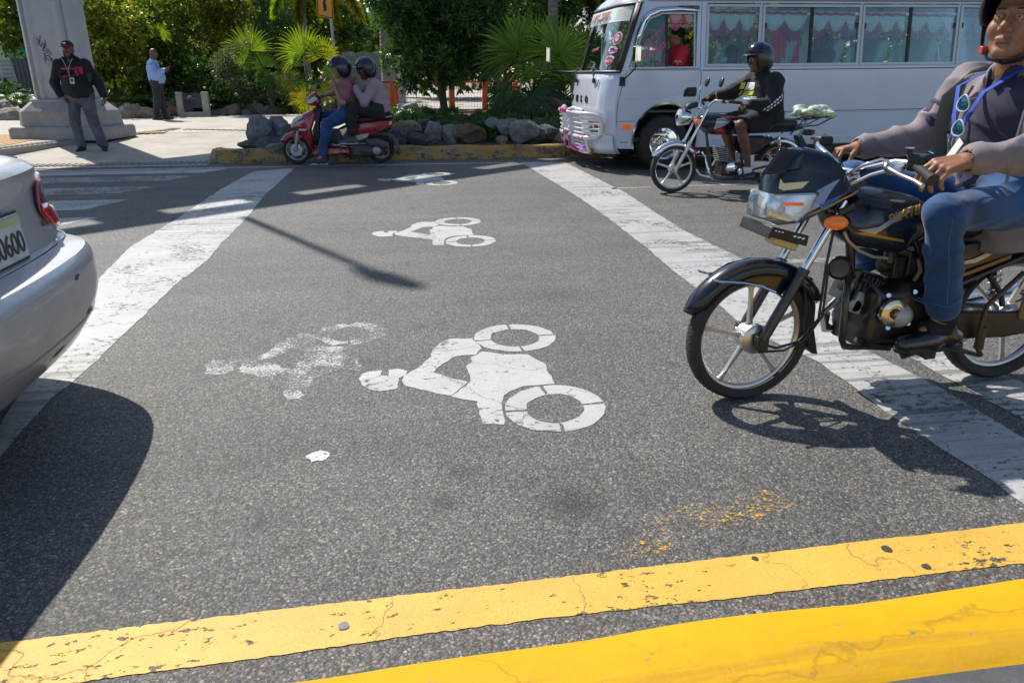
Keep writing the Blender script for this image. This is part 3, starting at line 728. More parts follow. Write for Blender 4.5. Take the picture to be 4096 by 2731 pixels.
M_LENS=glass('headlight_lens',(.95,.97,.98),.09,rough=.01); M_REFL=pm('headlight_reflector',(.72,.76,.82),.18,.75,bump=.0015,bs=60); M_DRL=pm('yellowed_lens',(.62,.60,.38),.12,spec=.7,coat=.5)
M_SCR=pm('dark_windscreen',(.008,.013,.032),.14,spec=.45)
def wheel(mbs,c,R_,tw,sp,hub,axis=V((0,1,0)),spw=.016,n=56,phase=0,parent=None,rimmat=None,rimw=.032,hubr=.045,hubw=.07,tread=True,sides=(.5,.5),taper=1.):
    c=V(c); rimr=R_-tw*.62
    root=parent
    prof=[(rimr,-tw*.34),(rimr+.012,-tw*.44),(R_-tw*.22,-tw*.5),(R_-tw*.06,-tw*.34),(R_,-tw*.12),(R_,tw*.12),(R_-tw*.06,tw*.34),(R_-tw*.22,tw*.5),(rimr+.012,tw*.44),(rimr,tw*.34)]
    mb=MB(); mb.lathe(c,axis,prof,n); 
    x,y,z=fr(axis)
    if tread:
        for i in range(n):
            a=2*pi*i/n
            for sg in (-1,1):
                d=x*math.cos(a+sg*.02)+y*math.sin(a+sg*.02); e=x*math.cos(a+.07)+y*math.sin(a+.07)
                p=c+d*(R_-.0002)+z*sg*tw*.09; q=c+e*(R_-tw*.14)+z*sg*tw*.40
                mb.tube([p,q],.0035,4)
    ty=mb.build('tyre',M_RUB,root,smooth=45)
    mb=MB(); rm=rimmat or M_RIM
    mb.lathe(c,axis,[(rimr+.006,-rimw*.55),(rimr+.008,-rimw*.40),(rimr-.006,-rimw*.36),(rimr-.016,-rimw*.15),(rimr-.018,0),(rimr-.016,rimw*.15),(rimr-.006,rimw*.36),(rimr+.008,rimw*.40),(rimr+.006,rimw*.55)],n)
    for i in range(sp):
        a=phase+2*pi*i/sp; d=x*math.cos(a)+y*math.sin(a); t=x*-math.sin(a)+y*math.cos(a); r0=hubr*.6; r1=rimr-.012
        rings=[]
        for f,wd,th in ((0,1.7,.9),(.25,1.,.75),(.7,.85,.6),(.9,1.0,.6),(1.,1.9,.7)):
            p=c+d*(r0+(r1-r0)*f); w=spw*wd*(1 if f<.5 else taper); h=rimw*.5*th
            rings.append([p+t*w*.5+z*h*.35,p+t*w*.32+z*h,p-t*w*.32+z*h,p-t*w*.5+z*h*.35,p-t*w*.5-z*h*.35,p-t*w*.32-z*h,p+t*w*.32-z*h,p+t*w*.5-z*h*.35])
        mb.loft(rings)
    rim=mb.build('rim',rm,root,smooth=40)
    mb=MB(); mb.lathe(c,axis,[(.008,-hubw/2-.012),(.018,-hubw/2-.012),(.018,-hubw/2),(hubr*.7,-hubw/2),(hubr,-hubw*.32),(hubr,hubw*.32),(hubr*.7,hubw/2),(.018,hubw/2),(.018,hubw/2+.012),(.008,hubw/2+.012)],28); mb.build('hub',hub,root,smooth=35)
    return ty
def hoop(c,R_,w,a0,a1,n=18,drop=.022,m=0,mb=None,y=0,grow=0.):
    """fender: arc above wheel centre c (plane xz), angles in deg, rounded section of width w"""
    mb=mb or MB(); rings=[]
    for i in range(n+1):
        f=i/n; a=R(a0+(a1-a0)*f); rr=R_+grow*f
        e=1-.55*max(0,(abs(f-.5)-.38)/.12)**2 if abs(f-.5)>.38 else 1.
        ring=[]
        for j in range(9):
            s=-1+2*j/8; yy=s*w/2*e; dr=-drop*abs(s)**2.4*(1.6 if abs(s)==1 else 1)
            ring.append(V((c[0]+math.cos(a)*(rr+dr),c[1]+y+yy,c[2]+math.sin(a)*(rr+dr))))
        rings.append(ring)
    mb.loft(rings,closed=False,caps=False); return mb
# ---------------- near black motorcycle (front wheel to the left) ----------------
VB=2.60
B=thing('motorcycle','near black commuter motorcycle with headlight fairing and gold trim, ridden past the camera','motorcycle',(2.05,VB,0))
FW=(1.408,VB-.02,.277)
def P(px,py,dv=0.,v=VB): return rv(2650+px*.7016,550+py*.7016,v+dv)
fwt=child('front_wheel',B,FW)
ax=V((-.10,1,0)).normalized()
wheel(None,FW,.276,.074,5,M_RIM,axis=ax,phase=R(14),parent=fwt,spw=.020,hubr=.052,hubw=.075)
RW=(2.612,VB+.01,.292)
rwt=child('rear_wheel',B,RW)
wheel(None,RW,.290,.085,5,M_RIM,phase=R(40),parent=rwt,spw=.020,hubr=.06,hubw=.09)
# forks: two legs, chrome stanchion over black slider
top=V((1.685,VB,.90)); ffd=(top-V(FW)).normalized()
for nm,dy in (('fork_leg',-.085),('fork_leg',.085)):
    a=V(FW)+V((.012,dy,.0)); b=V((1.70,VB+dy,.83)); m=a.lerp(b,.50)
    mb=MB(); mb.tube([a-ffd*.02,a.lerp(m,.15),m],[.017,.021,.0215],14); mb.cyl(m-ffd*.01,m+ffd*.02,.024,n=14); mb.box(a+V((0,0,0)),(.05,.03,.06))
    mb.cyl(a-V((0,.02,0)),a+V((0,.02,0)),.016)
    o=mb.build(nm,M_FRAME,B,smooth=40,bevel=.002)
    mb=MB(); mb.cyl(m,b,.0155,n=16); mb.build('stanchion',M_CHR,o)
mb=MB(); mb.box((1.70,VB,.80),(.07,.22,.025),rot=Matrix.Rotation(R(-25),3,'Y')); mb.box((1.735,VB,.885),(.07,.20,.022),rot=Matrix.Rotation(R(-25),3,'Y')); mb.cyl((1.755,VB,.78),(1.775,VB,.90),.028)
mb.build('fork_clamp',M_FRAME,B,bevel=.004)
mb=MB(); mb.cyl(V(FW)-ax*.09,V(FW)+ax*.09,.009,n=10); 
mb.lathe(V(FW)-ax*.050,ax,[(.0,-.01),(.05,-.008),(.062,.0),(.062,.02),(.0,.02)],26); mb.build('brake_drum',M_RIM,B)
mb=MB(); o_=V(FW)+V((.02,-.075,-.01))
mb.tube([o_,o_+V((.06,-.005,-.02)),o_+V((.16,0,.0)),o_+V((.24,.01,.09)),o_+V((.25,.03,.3)),(1.70,VB-.05,.78)],.0055,6)
mb.tube([o_+V((-.01,0,-.035)),o_+V((.1,0,-.035)),o_+V((.19,.0,.01)),o_+V((.255,.01,.1)),o_+V((.262,.03,.3))],.005,6)
mb.tube([(1.68,VB-.03,.76),(1.73,VB-.09,.68),(1.76,VB-.10,.60),(1.80,VB-.08,.52)],.006,6)
mb.build('cable',M_PLAS,B)
# front fender
mb=MB(); hoop((1.418,VB-.02,.275),.325,.115,158,28,drop=.035,mb=mb,n=26); f_=mb.build('front_fender',M_BLK,B,solid=.005,smooth=60)
mb=MB(); pr=[P(283,810,-.075),P(330,822,-.075),P(470,832,-.08),P(560,850,-.082),P(650,885,-.082),P(690,915,-.08)]
mb.tube(pr,.0055,6); pr=[p+V((0,.13,0)) for p in pr]; mb.tube(pr,.0045,6); mb.build('fender_trim',M_CHR,f_)
# fender side plate
mb=MB()
for sy in (-.06,.02):
    mb.prism([(1.22,.528),(1.30,.578),(1.39,.596),(1.47,.585),(1.545,.555),(1.53,.49),(1.50,.458),(1.43,.500),(1.33,.520)],VB+sy-.006,VB+sy)
mb.build('fender_side',M_BLK,f_,bevel=.004)
mb=MB(); mb.prism([(1.60,.52),(1.64,.52),(1.672,.40),(1.68,.30),(1.715,.185),(1.685,.19),(1.645,.27),(1.63,.36)],VB-.05,VB+.03); mb.build('mudflap',M_PLAS,f_,bevel=.006)
# fairing: lofted shell around the headlight
def shell(name,poly_side,halfw,mat,parent,c=None,vb=VB,prof=(0,.55,.85,1.),ins=(1.,.97,.86,.62),bevel=0,smooth=50,ce=None,wf=None):
    n=len(poly_side); cx=sum(p[0] for p in poly_side)/n; cz=sum(p[1] for p in poly_side)/n
    if ce: cx,cz=ce
    rings=[]
    n_=0; lv=[(-a,i) for a,i in zip(prof,ins)][::-1]+[(a,i) for a,i in zip(prof,ins)][1:]
    for a,i in lv: rings.append([V((cx+(x-cx)*i,vb+a*halfw*(wf(z)*min(1.,.55+(x-1.385)/.18*.45) if wf else 1),cz+(z-cz)*i)) for x,z in poly_side])
    mb=MB(); mb.loft(rings); return mb.build(name,mat,parent,smooth=smooth,bevel=bevel)
fair=[(1.405,.905),(1.44,.965),(1.475,1.01),(1.503,1.023),(1.56,1.022),(1.63,1.008),(1.672,.985),(1.69,.95),(1.70,.91),(1.765,.875),(1.70,.84),(1.60,.795),(1.52,.745),(1.44,.742),(1.395,.76)]
fo=shell('headlight_fairing',fair,.128,M_BLK,B,prof=(0,.5,.85,1.),ins=(1.,.985,.90,.62),ce=(1.60,.82),wf=lambda z:max(.42,min(1.,.42+(1.03-z)/.20)))
ws_=[(700,262),(722,225),(760,160),(832,84),(930,78),(1040,104),(1062,150),(1035,215),(900,246),(800,262)]
def decal(px,dv,mat,parent,name='decal',off=-.003,v=VB,cr=None):
    mb=MB(); f=cr or (lambda x,y,d:P(x,y,d,v)); mb.add([f(x,y,dv+off) for x,y in px],[tuple(range(len(px)))]); return mb.build(name,mat,parent,smooth=None,solid=.002)
FAIRD=[("sil",[(880,330),(1040,245),(985,310),(930,380),(860,430),(800,465),(830,410)]),("blue",[(905,388),(1075,300),(1000,352),(905,425)]),("gold",[(1130,300),(1126,312),(1000,372),(880,440),(815,470),(880,428),(1010,356)])]
# headlight
hl=[(1.400,.862),(1.48,.868),(1.572,.872),(1.545,.80),(1.502,.752),(1.44,.742),(1.385,.765),(1.388,.81)]
rf=shell('headlight',hl,.118,M_REFL,fo,ins=(1.,.97,.92,.80),ce=(1.52,.81),wf=lambda z:1.)
rings=[]
lens=shell('headlight_glass',[(x-.008,z) for x,z in hl],.132,M_LENS,fo,ins=(1.02,1.0,.99,.97),ce=(1.52,.81),wf=lambda z:1.)
mb=MB(); mb.sph((1.45,VB-.065,.80),.022); mb.sph((1.45,VB+.03,.80),.026); mb.build('bulb',pm('bulb_glass',(.8,.78,.7),.1,coat=.5),rf)
decal([(685,372),(845,372),(870,385),(850,392),(690,388)],-.10,M_AMB,rf)
decal([(672,236),(690,262),(835,250),(795,290),(690,303),(664,290)],-.133,M_DRL,fo,name='running_light')
# front number plate, small lamp
mb=MB(); Mr=Matrix.Rotation(R(8),3,'Y'); mb.box((1.385,VB-.02,.727),(.012,.24,.045),rot=Matrix.Rotation(R(18),3,'Y')); mb.prism([(1.384,.750),(1.556,.705),(1.552,.664),(1.384,.71)],VB-.115,VB-.105)
pl=mb.build('number_plate',M_PLAS,B,bevel=.004)
mb=MB(); M_PLW=pm('plate_lettering',(.75,.75,.7),.5)
for x,z in ((1.400,.737),(1.414,.730),(1.428,.726),(1.442,.723)): mb.box((x,VB-.117,z),(.008,.003,.004))
for x,z in ((1.495,.706),(1.513,.701),(1.531,.696)): mb.box((x,VB-.117,z),(.012,.003,.006))
mb.build('plate_mark',M_PLW,pl)
mb=MB(); mb.box((1.475,VB-.06,.672),(.11,.07,.032),rot=Matrix.Rotation(R(18),3,'Y')); mb.build('marker_lamp',pm('brass_lamp_lens',(.45,.38,.16),.2,.4,bump=.004,bs=80),B,bevel=.006)
# indicator
for dy in (-.17,.20):
    mb=MB(); mb.sph((1.622,VB+dy,.764),(.045,.036,.026),n=20,k=14); o=mb.build('indicator',M_AMB,B,smooth=180)
    mb=MB(); mb.cyl((1.665,VB+dy*.4,.775),(1.640,VB+dy*.88,.768),.010); mb.sph((1.628,VB+dy*.93,.765),(.046,.022,.028)); mb.build('indicator_stem',M_PLAS,o)
# tank
tk=[((1.73,.80),.055,.06),]
pr=[ell((1.90,VB,.745),(.20,.125,.105),.06),ell((1.80,VB,.775),(.13,.105,.085),.08),ell((2.02,VB,.72),(.13,.10,.085),.07),cap((1.78,VB-.07,.71),(1.96,VB-.07,.66),.055,.045,k=.05),cap((1.78,VB+.07,.71),(1.96,VB+.07,.66),.055,.045,k=.05),bx((1.9,VB,.585),(.3,.2,.02),0,.03,op='d')]
tank=sdf('tank',pr,.005,M_BLK,B)
mb=MB(); mb.lathe((1.845,VB-.01,.845),(-.12,0,1),[(0,-.01),(.048,-.01),(.048,.008),(.040,.016),(0,.018)],26); mb.build('tank_cap',M_CHR,tank)
def onsurf(ob,pts,mat,parent,name,lift=.003,n=10,dirn=V((0,1,0)),back=.6):
    # drape a side decal: project a subdivided polygon along +y on the mesh and lift it off
    import bmesh
    from mathutils.bvhtree import BVHTree
    me=ob.data; off=ORG[ob.name]
    bv=BVHTree.FromPolygons([v.co+off for v in me.vertices],[tuple(p.vertices) for p in me.polygons])
    b=bmesh.new(); f=b.faces.new([b.verts.new(p) for p in pts]); bmesh.ops.triangulate(b,faces=b.faces)
    bmesh.ops.subdivide_edges(b,edges=b.edges,cuts=n,use_grid_fill=True)
    for v in b.verts:
        h=bv.ray_cast(v.co-dirn*back,dirn,2.)
        if h[0] is not None:
            nn=h[1] if h[1].dot(dirn)<0 else -h[1]; v.co=h[0]+nn*lift
    me2=bpy.data.meshes.new(name); b.to_mesh(me2); b.free(); return link(name,me2,parent,[mat],smooth=180)
onsurf(tank,[P(1090,520,-.1),P(1200,500,-.1),P(1330,420,-.1),P(1420,388,-.1),P(1420,410,-.1),P(1300,470,-.1),P(1180,540,-.1)],M_SILD,tank,'decal')
onsurf(tank,[P(1075,538,-.1),P(1120,528,-.1),P(1350,575,-.1),P(1355,590,-.1)],M_GOLD,tank,'decal')
text('PLATINA',M_GOLD,tank,(1.868,VB-.128,.742),(1,0,.30),(-.25,0,1),.052,ext=.002,shear=.15,sx=.95,bold=.001)
from mathutils.bvhtree import BVHTree
bv=BVHTree.FromPolygons([v.co+ORG[fo.name] for v in fo.data.vertices],[tuple(p.vertices) for p in fo.data.polygons])
cr=[P(x,y,-.3) for x,y in ((715,255),(835,92),(1045,112),(1000,232))]; rows=[]
for i in range(13):
    row=[]
    for j in range(13):
        a=cr[0].lerp(cr[1],j/12); b=cr[3].lerp(cr[2],j/12); p_=a.lerp(b,i/12); h=bv.ray_cast(p_,V((0,1,0)),2.)
        nn=h[1] if h[0] is not None and h[1].y<0 else (-h[1] if h[0] is not None else V((0,-1,0))); row.append((h[0] if h[0] is not None else p_+V((0,.2,0)))+nn*.009)
    rows.append(row)
mb=MB(); mb.loft(rows,closed=False,caps=False); mb.build('windscreen',M_SCR,fo,smooth=80,solid=.003)
for nm,pp in FAIRD: onsurf(fo,[P(x,y,-.13) for x,y in pp],{'sil':M_SILD,'blue':pm('blue_decal',(.02,.09,.30),.2,coat=.8),'gold':M_GOLD}[nm],fo,'decal',lift=.006,n=16)
# seat, side panels, frame
sdf('seat',[cap((2.08,VB,.725),(2.50,VB,.715),.07,.075,k=.05),cap((2.08,VB-.05,.72),(2.6,VB-.07,.725),.045,.055,k=.05),cap((2.08,VB+.05,.72),(2.6,VB+.07,.725),.045,.055,k=.05),cap((2.5,VB,.74),(2.75,VB,.76),.07,.06,k=.05)],.007,M_SEAT,B)
for sy in (-1,1):
    mb=MB(); mb.prism([(2.02,.665),(2.20,.640),(2.36,.66),(2.62,.72),(2.80,.74),(2.70,.66),(2.48,.59),(2.32,.545),(2.20,.50),(2.10,.53)],VB+sy*.085-.015,VB+sy*.085+.015); sp=mb.build('side_panel',M_BLK,B,bevel=.01)
    if sy<0:
        decal([(1690,712),(1780,690),(1912,628),(1912,650),(1790,712),(1692,728)],-.102,M_SILD,sp); decal([(1700,780),(1990,668),(1985,690),(1700,800)],-.1,pm('bronze_decal',(.16,.10,.04),.3,.5),sp)
mb=MB()
mb.tube([(1.76,VB,.80),(1.80,VB,.70),(1.83,VB,.55),(1.86,VB,.36),(1.90,VB,.24)],.019,10)
mb.tube([(1.77,VB,.83),(1.95,VB,.70),(2.2,VB,.66),(2.7,VB,.72)],.018,8)
for sy in (-.07,.07): mb.tube([(2.15,VB+sy,.64),(2.22,VB+sy,.50),(2.26,VB+sy,.36),(2.24,VB+sy,.25)],.015,8); mb.tube([(2.24,VB+sy,.45),(2.65,VB+sy*1.2,.62)],.012,8)
mb.build('frame',M_FRAME,B,smooth=60)
# knee line hose trim
mb=MB(); mb.tube([P(1035,540,-.11),P(1060,590,-.11),P(1120,645,-.10),P(1200,680,-.09),P(1282,688,-.08)],.0062,8); mb.build('hose',pm('sheathed_hose',(.45,.36,.22),.35,.3),B)
# horn
mb=MB(); c=P(1010,745,-.05); mb.lathe(c,(-.55,-.8,.1),[(0,-.03),(.045,-.03),(.048,-.012),(.048,.008),(.040,.014),(.036,.006),(0,.004)],28); mb.build('horn',M_FRAME,B,smooth=35)
mb=MB(); mb.lathe(c,(-.55,-.8,.1),[(.047,-.01),(.050,-.008),(.050,.006),(.046,.012)],28); mb.build('horn_ring',M_CHR,B)
# engine
sdf('engine',[bx((2.02,VB,.36),(.13,.10,.085),.03,.03),bx((2.13,VB,.40),(.10,.09,.07),.03,.04),cap((1.93,VB,.44),(1.86,VB,.47),.075,.065,k=.03),bx((1.98,VB,.255),(.10,.07,.02),.02,.03)],.007,M_STL,B)
mb=MB()
for i in range(9):
    f=i/8; c=V((1.945,VB,.42)).lerp(V((1.815,VB,.475)),f); mb.box(c,(.0065,.165-.01*abs(i-4),.135),rot=Matrix.Rotation(R(22),3,'Y'))
mb.build('cylinder_fins',M_STL,B)
mb=MB(); mb.box((1.845,VB-.05,.41),(.05,.06,.09),rot=Matrix.Rotation(R(22),3,'Y')); mb.cyl((1.83,VB-.08,.40),(1.83,VB-.06,.40),.03); mb.build('cylinder_head',M_ALU,B,bevel=.006)
ec=sdf('engine_cover',[cap(P(1330,1000,-.03),P(1330,1000,-.075),.075,.070,k=.02),cap(P(1340,960,-.02),P(1510,950,-.035),.062,.05,k=.04),cap(P(1400,1010,-.03),P(1520,1000,-.04),.045,.035,k=.04),cap(P(1350,880,-.03),P(1370,900,-.05),.035,.03,k=.03),cap(P(1300,1010,-.12),P(1345,1010,-.135),.05,.05,k=.02)],.005,M_ALU,B)
mb=MB(); c=P(1325,1005,-.165); mb.lathe(c,(0,-1,0),[(0,.0),(.030,.0),(.034,.004),(.040,.003),(.055,-.004),(.058,-.02),(.0,-.02)],32,0); mb.build('round_cover',pm('brushed_cover',(.62,.55,.42),.25,.9),ec)
mb=MB(); mb.lathe(c+V((0,-.001,0)),(0,-1,0),[(0,.004),(.020,.004),(.022,.0),(0,0)],24); ring=mb.build('emblem_disc',M_PLAS,ec)
mb=MB(); 
for a in range(3): 
    d=V((math.cos(a*pi/3),0,math.sin(a*pi/3))); mb.tube([c+V((0,-.006,0))-d*.012,c+V((0,-.006,0))+d*.012],.0018,5)
mb.build('emblem',M_CHR,ring)
mb=MB()
for x,y in ((1240,1010),(1285,1085),(1400,1060),(1440,880),(1290,900)): mb.cyl(P(x,y,-.10),P(x,y,-.135),.009,n=8)
mb.build('bolt',M_CHR,B)
# carburettor & air tube
mb=MB(); mb.cyl((1.94,VB-.03,.55),(2.0,VB-.03,.56),.03); mb.box((2.0,VB-.03,.55),(.05,.08,.09)); mb.lathe((1.955,VB-.06,.60),(0,0,1),[(0,-.03),(.022,-.03),(.022,.02),(.03,.025),(.0,.03)],14); mb.box((2.07,VB-.04,.57),(.08,.08,.10)); mb.build('carburettor',M_STL,B,bevel=.004)
mb=MB(); mb.tube([P(1460,690,-.08),P(1470,760,-.09),P(1440,810,-.09),P(1400,860,-.09)],.008,8); mb.build('breather_hose',pm('tan_hose',(.22,.18,.12),.6),B)
# exhaust on far side and crash bar
mb=MB(); mb.tube([(1.83,VB+.04,.40),(1.79,VB+.08,.33),(1.83,VB+.11,.24),(2.0,VB+.12,.22),(2.3,VB+.13,.24),(2.42,VB+.14,.27)],.018,10); mb.tube([(2.42,VB+.14,.27),(2.5,VB+.145,.29),(2.95,VB+.15,.36)],[.02,.045,.048],14); mb.build('exhaust',M_CHR,B,smooth=60)
mb=MB(); mb.tube([P(1060,800,-.05),P(1052,860,-.16),P(1045,920,-.18),P(1022,1150,-.18),P(1035,1188,-.17),P(1075,1195,-.14),P(1180,1192,-.09),P(1290,1200,-.07)],.0135,10)
mb.tube([P(1120,800,-.04),P(1180,820,-.10),P(1240,890,-.16),P(1230,950,-.16),P(1140,1050,-.12)],.010,8)
mb.tube([P(940,1000,.10),P(930,1060,.12),P(980,1110,.1),P(1100,1150,.06)],.013,8)
mb.tube([P(1100,1150,-.1),P(1200,1180,-.1),P(1350,1190,-.08)],.010,8)
mb.build('crash_bar',M_FRAME,B,smooth=60)
# footrest, side stand, swingarm, chain case, shock, rear fender
mb=MB(); mb.box((2.09,VB-.165,.225),(.045,.13,.03)); mb.tube([(2.10,VB-.09,.22),(2.25,VB-.09,.24)],.012,8); mb.tube([P(1350,1190,-.15),P(1370,1260,-.16)],[.016,.007],8); mb.tube([P(1370,1250,-.15),P(1480,1210,-.14),P(1650,1200,-.13),P(1800,1240,-.12)],.011,8); mb.build('footrest',M_FRAME,B,bevel=.003)
mb=MB(); mb.tube([P(1815,1240,-.14),P(1790,1190,-.15),P(1810,1090,-.15),P(1850,960,-.15),P(1960,860,-.14),P(2060,770,-.13)],.010,8); mb.cyl(P(1800,1200,-.14),P(1825,1080,-.15),.019,.016); mb.build('kick_lever',pm('rusty_steel',(.10,.065,.045),.6,.5,var=.4,vs=30),B,smooth=60)
mb=MB()
for sy in (-.085,.085): mb.tube([(2.24,VB+sy*.7,.36),(2.4,VB+sy,.335),(2.66,VB+sy,.30)],.019,8,flat=(1.,.7))
mb.build('swingarm',M_FRAME,B,smooth=50)
mb=MB(); mb.prism([(2.20,.345),(2.30,.36),(2.52,.35),(2.66,.36),(2.70,.31),(2.66,.25),(2.52,.235),(2.30,.24),(2.20,.27)],VB-.115,VB-.075); cc=mb.build('chain_case',pm('brown_chain_case',(.035,.025,.016),.4,var=.3,vs=14),B,bevel=.01)
mb=MB(); mb.prism([(2.565,.42),(2.585,.43),(2.60,.42),(2.605,.34),(2.595,.315),(2.565,.315),(2.558,.34)],VB-.125,VB-.11); mb.build('case_window',pm('ochre_plate',(.17,.10,.03),.5),cc,bevel=.006)
for sy in (-.13,.13):
    a=V((2.60,VB+sy,.66)); b=V((2.655,VB+sy,.33))
    mb=MB(); mb.cyl(a,b,.012,n=10); mb.cyl(a,a.lerp(b,.25),.024,n=14); s_=mb.build('shock_absorber',M_FRAME,B)
    mb=MB(); pts=[]; x,y,z=fr(b-a)
    for i in range(90):
        t=i/89; g=2*pi*9*t; pts.append(a.lerp(b,.06+.82*t)+(x*math.cos(g)+y*math.sin(g))*(.030 if t>.3 else .027))
    mb.tube(pts,.005,6); mb.build('spring',M_SPRING,s_,smooth=60)
mb=MB(); hoop((2.62,VB,.30),.325,.13,150,20,drop=.03,mb=mb); mb.tube([(2.42,VB-.07,.50),(2.49,VB-.08,.42),(2.50,VB-.09,.37)],.010,8); mb.build('rear_fender',M_PLAS,B,solid=.004,smooth=60)
# handlebar, clocks, levers
GL=V((1.80,VB-.30,.985)); GR=V((1.745,VB+.335,1.005))
gl0=P(1300,150,-.17); 
mb=MB(); mb.tube([rv(3722,712,2.235),rv(3655,655,2.34),(1.80,VB-.20,.985),(1.76,VB-.12,.955),(1.75,VB-.05,.93),(1.75,VB+.05,.93),(1.74,VB+.12,.97),(1.745,VB+.22,1.005),(1.80,VB+.30,1.02),(1.86,VB+.38,1.02)],.0125,12); hb=mb.build('handlebar',M_CHR,B,smooth=60)
mb=MB(); a=rv(3665,662,2.32); b=rv(3724,714,2.228); mb.cyl(a,b,.0165,n=16); mb.cyl(b,b+(b-a).normalized()*.012,.021,n=16); mb.build('grip',M_RUB,hb)
mb=MB(); a=V((1.815,VB+.315,1.02)); b=V((1.90,VB+.44,1.02)); mb.cyl(a,b,.018,n=16); mb.build('grip',M_RUB,hb)
sdf('switch_box',[bx((1.838,VB-.27,.990),(.022,.020,.018),.012,.006,Matrix.Rotation(R(-50),3,'Z')),cap((1.80,VB-.26,1.02),(1.80,VB-.26,1.035),.010,k=.004)],.004,M_PLAS,hb)
mb=MB(); mb.lathe((1.80,VB-.26,1.038),(0,0,1),[(0,0),(.016,0),(.016,.004),(0,.005)],14); mb.build('switch',M_CHR,hb)
sdf('brake_reservoir',[bx((1.79,VB+.26,1.02),(.020,.018,.010),.012,.006)],.005,M_PLAS,hb)
mb=MB(); mb.tube([(1.765,VB-.20,.985),rv(3545,672,2.36),rv(3600,700,2.30),rv(3660,725,2.24),rv(3690,745,2.19)],[.012,.011,.008,.008,.009],8); mb.build('clutch_lever',M_RIM,hb,smooth=60)
mb=MB(); mb.lathe((1.775,VB-.235,.968),(-.2,-.2,1),[(0,-.016),(.030,-.014),(.034,0),(.028,.012),(0,.014)],22); mb.build('lever_bracket',M_RIM,hb)
mb=MB(); mb.tube([(1.765,VB-.24,.98),(1.72,VB-.23,1.0),(1.68,VB-.19,.975),(1.665,VB-.12,.93),(1.68,VB-.08,.88)],.0055,7); mb.tube([(1.77,VB-.22,.96),(1.74,VB-.16,.935),(1.70,VB-.10,.89)],[.009,.008,.009],7); mb.build('clutch_cable',M_CHR,hb,smooth=60)
mb=MB(); mb.box((1.735,VB-.01,.905),(.06,.11,.03),rot=Matrix.Rotation(R(-30),3,'Y')); mb.cyl((1.745,VB-.05,.925),(1.745,VB-.05,.935),.03); mb.cyl((1.745,VB+.04,.925),(1.745,VB+.04,.935),.03); mb.build('clocks',M_CHR,B,bevel=.004)
# ---------------- its rider ----------------
M_JEAN=pm('blue_denim',(.009,.055,.165),.85,var=.55,vs=5,bump=.001,bs=260,sheen=.2); M_HOOD=cloth('grey_mauve_fleece',(.215,.175,.185),var=.2); M_NAVY=cloth('navy_polo',(.028,.028,.058))
NR=thing('person','older man in a grey zip jacket, navy polo and jeans, riding the near black motorcycle','person',(2.35,VB,0))
J=dict(pe=(2.44,VB,.80),ch=(2.41,VB+.01,1.12),ne=(2.385,VB+.0,1.28),shL=(2.44,VB-.17,1.235),shR=(2.385,VB+.20,1.235),
 elL=(2.26,VB-.41,1.04),wrL=(1.948,VB-.362,1.004),elR=(2.297,VB+.32,1.03),wrR=(2.016,VB+.35,.985),
 hiL=(2.40,VB-.11,.80),hiR=(2.40,VB+.11,.80),knL=(2.01,VB-.235,.80),knR=(1.95,VB+.27,.865),anL=(2.15,VB-.185,.36),anR=(2.12,VB+.18,.36),toL=(1.98,VB-.20,.275),toR=(1.98,VB+.18,.28))
HC=V((2.328,VB-.03,1.462)); HM=headframe((-.86,-.50,.06),tilt=5,roll=-2)
pr=body_prims(J)+[cap(J['ne'],HC+HM@V((-.03,0,-.06)),.058,.058,k=.03)]+head_prims(HC,HM,1.10,fat=.0,nose=1.03,squint=1.)
pr+=hand_prims(J['wrL'],(-.95,.0,-.16),(-.16,-.35,.9),thumb=-1,s=1.12,tcurl=50,tout=35,per=((38,42,26),(44,42,26),(50,42,26),(54,46,28)),spread=5)
pr+=hand_prims(J['wrR'],(-.98,-.05,-.12),(.05,.1,1),thumb=1,s=1.02,curl=(48,55,30),tcurl=25)
sdf('body',pr,.0046,[SK_MID,M_LIP,M_BROW],NR,matfn=facemat(HC,HM,1.10)); eyes(HC,HM,NR,1.10)
# open jacket: torso shell split at the front over the polo
sdf('polo_shirt',top_prims(J,.94,pad=.020,sleeve='short')[:7]+[cap(J['ch'],J['ne'],.11,.062,k=.05)],.007,M_NAVY,NR,fold=.014,ffreq=18,seed=4)
jk=top_prims(J,1.,pad=.028,sleeve='long',armr=.98,hem=-.14)
fwd=V((-1,0,.15)).normalized()
jk.append(ell((2.22,VB-.07,1.02),(.135,.145,.40),.02,op='d')); jk.append(ell((2.25,VB-.06,1.27),(.12,.115,.12),.02,op='d'))
jk.append(cap(V(J['ne'])+V((.02,-.07,.0)),V(J['ne'])+V((.06,0,.02)),.028,k=.03)); jk.append(cap(V(J['ne'])+V((.02,.07,.0)),V(J['ne'])+V((.06,0,.02)),.028,k=.03))
wr=V(J['wrL']); el_=V(J['elL']); jk.append(cap(wr.lerp(el_,.08),wr-(el_-wr)*.15,.033,.033,k=.004,op='d')); wr=V(J['wrR']); el_=V(J['elR']); jk.append(cap(wr.lerp(el_,.12),wr-(el_-wr)*.2,.033,k=.004,op='d'))
sdf('jacket',jk,.0065,M_HOOD,NR,fold=.020,ffreq=17,seed=2)
for s in (-1,1): mb=MB(); mb.tube([(2.285-.01*s,VB-.07+s*.135,1.24),(2.255-.01*s,VB-.07+s*.148,1.15),(2.245-.01*s,VB-.07+s*.15,1.02),(2.26,VB-.07+s*.148,.90)],.006,6); mb.build('jacket_zip',pm('grey_zip',(.16,.16,.17),.4),NR)
mb=MB()
for s in (-1,1): mb.tube([V(J['ne'])+V((-.02,s*.055,.045)),V(J['ne'])+V((-.055,s*.045,.0)),V(J['ne'])+V((-.085,s*.022,-.055))],[.02,.022,.010],8,flat=(.5,1.2))
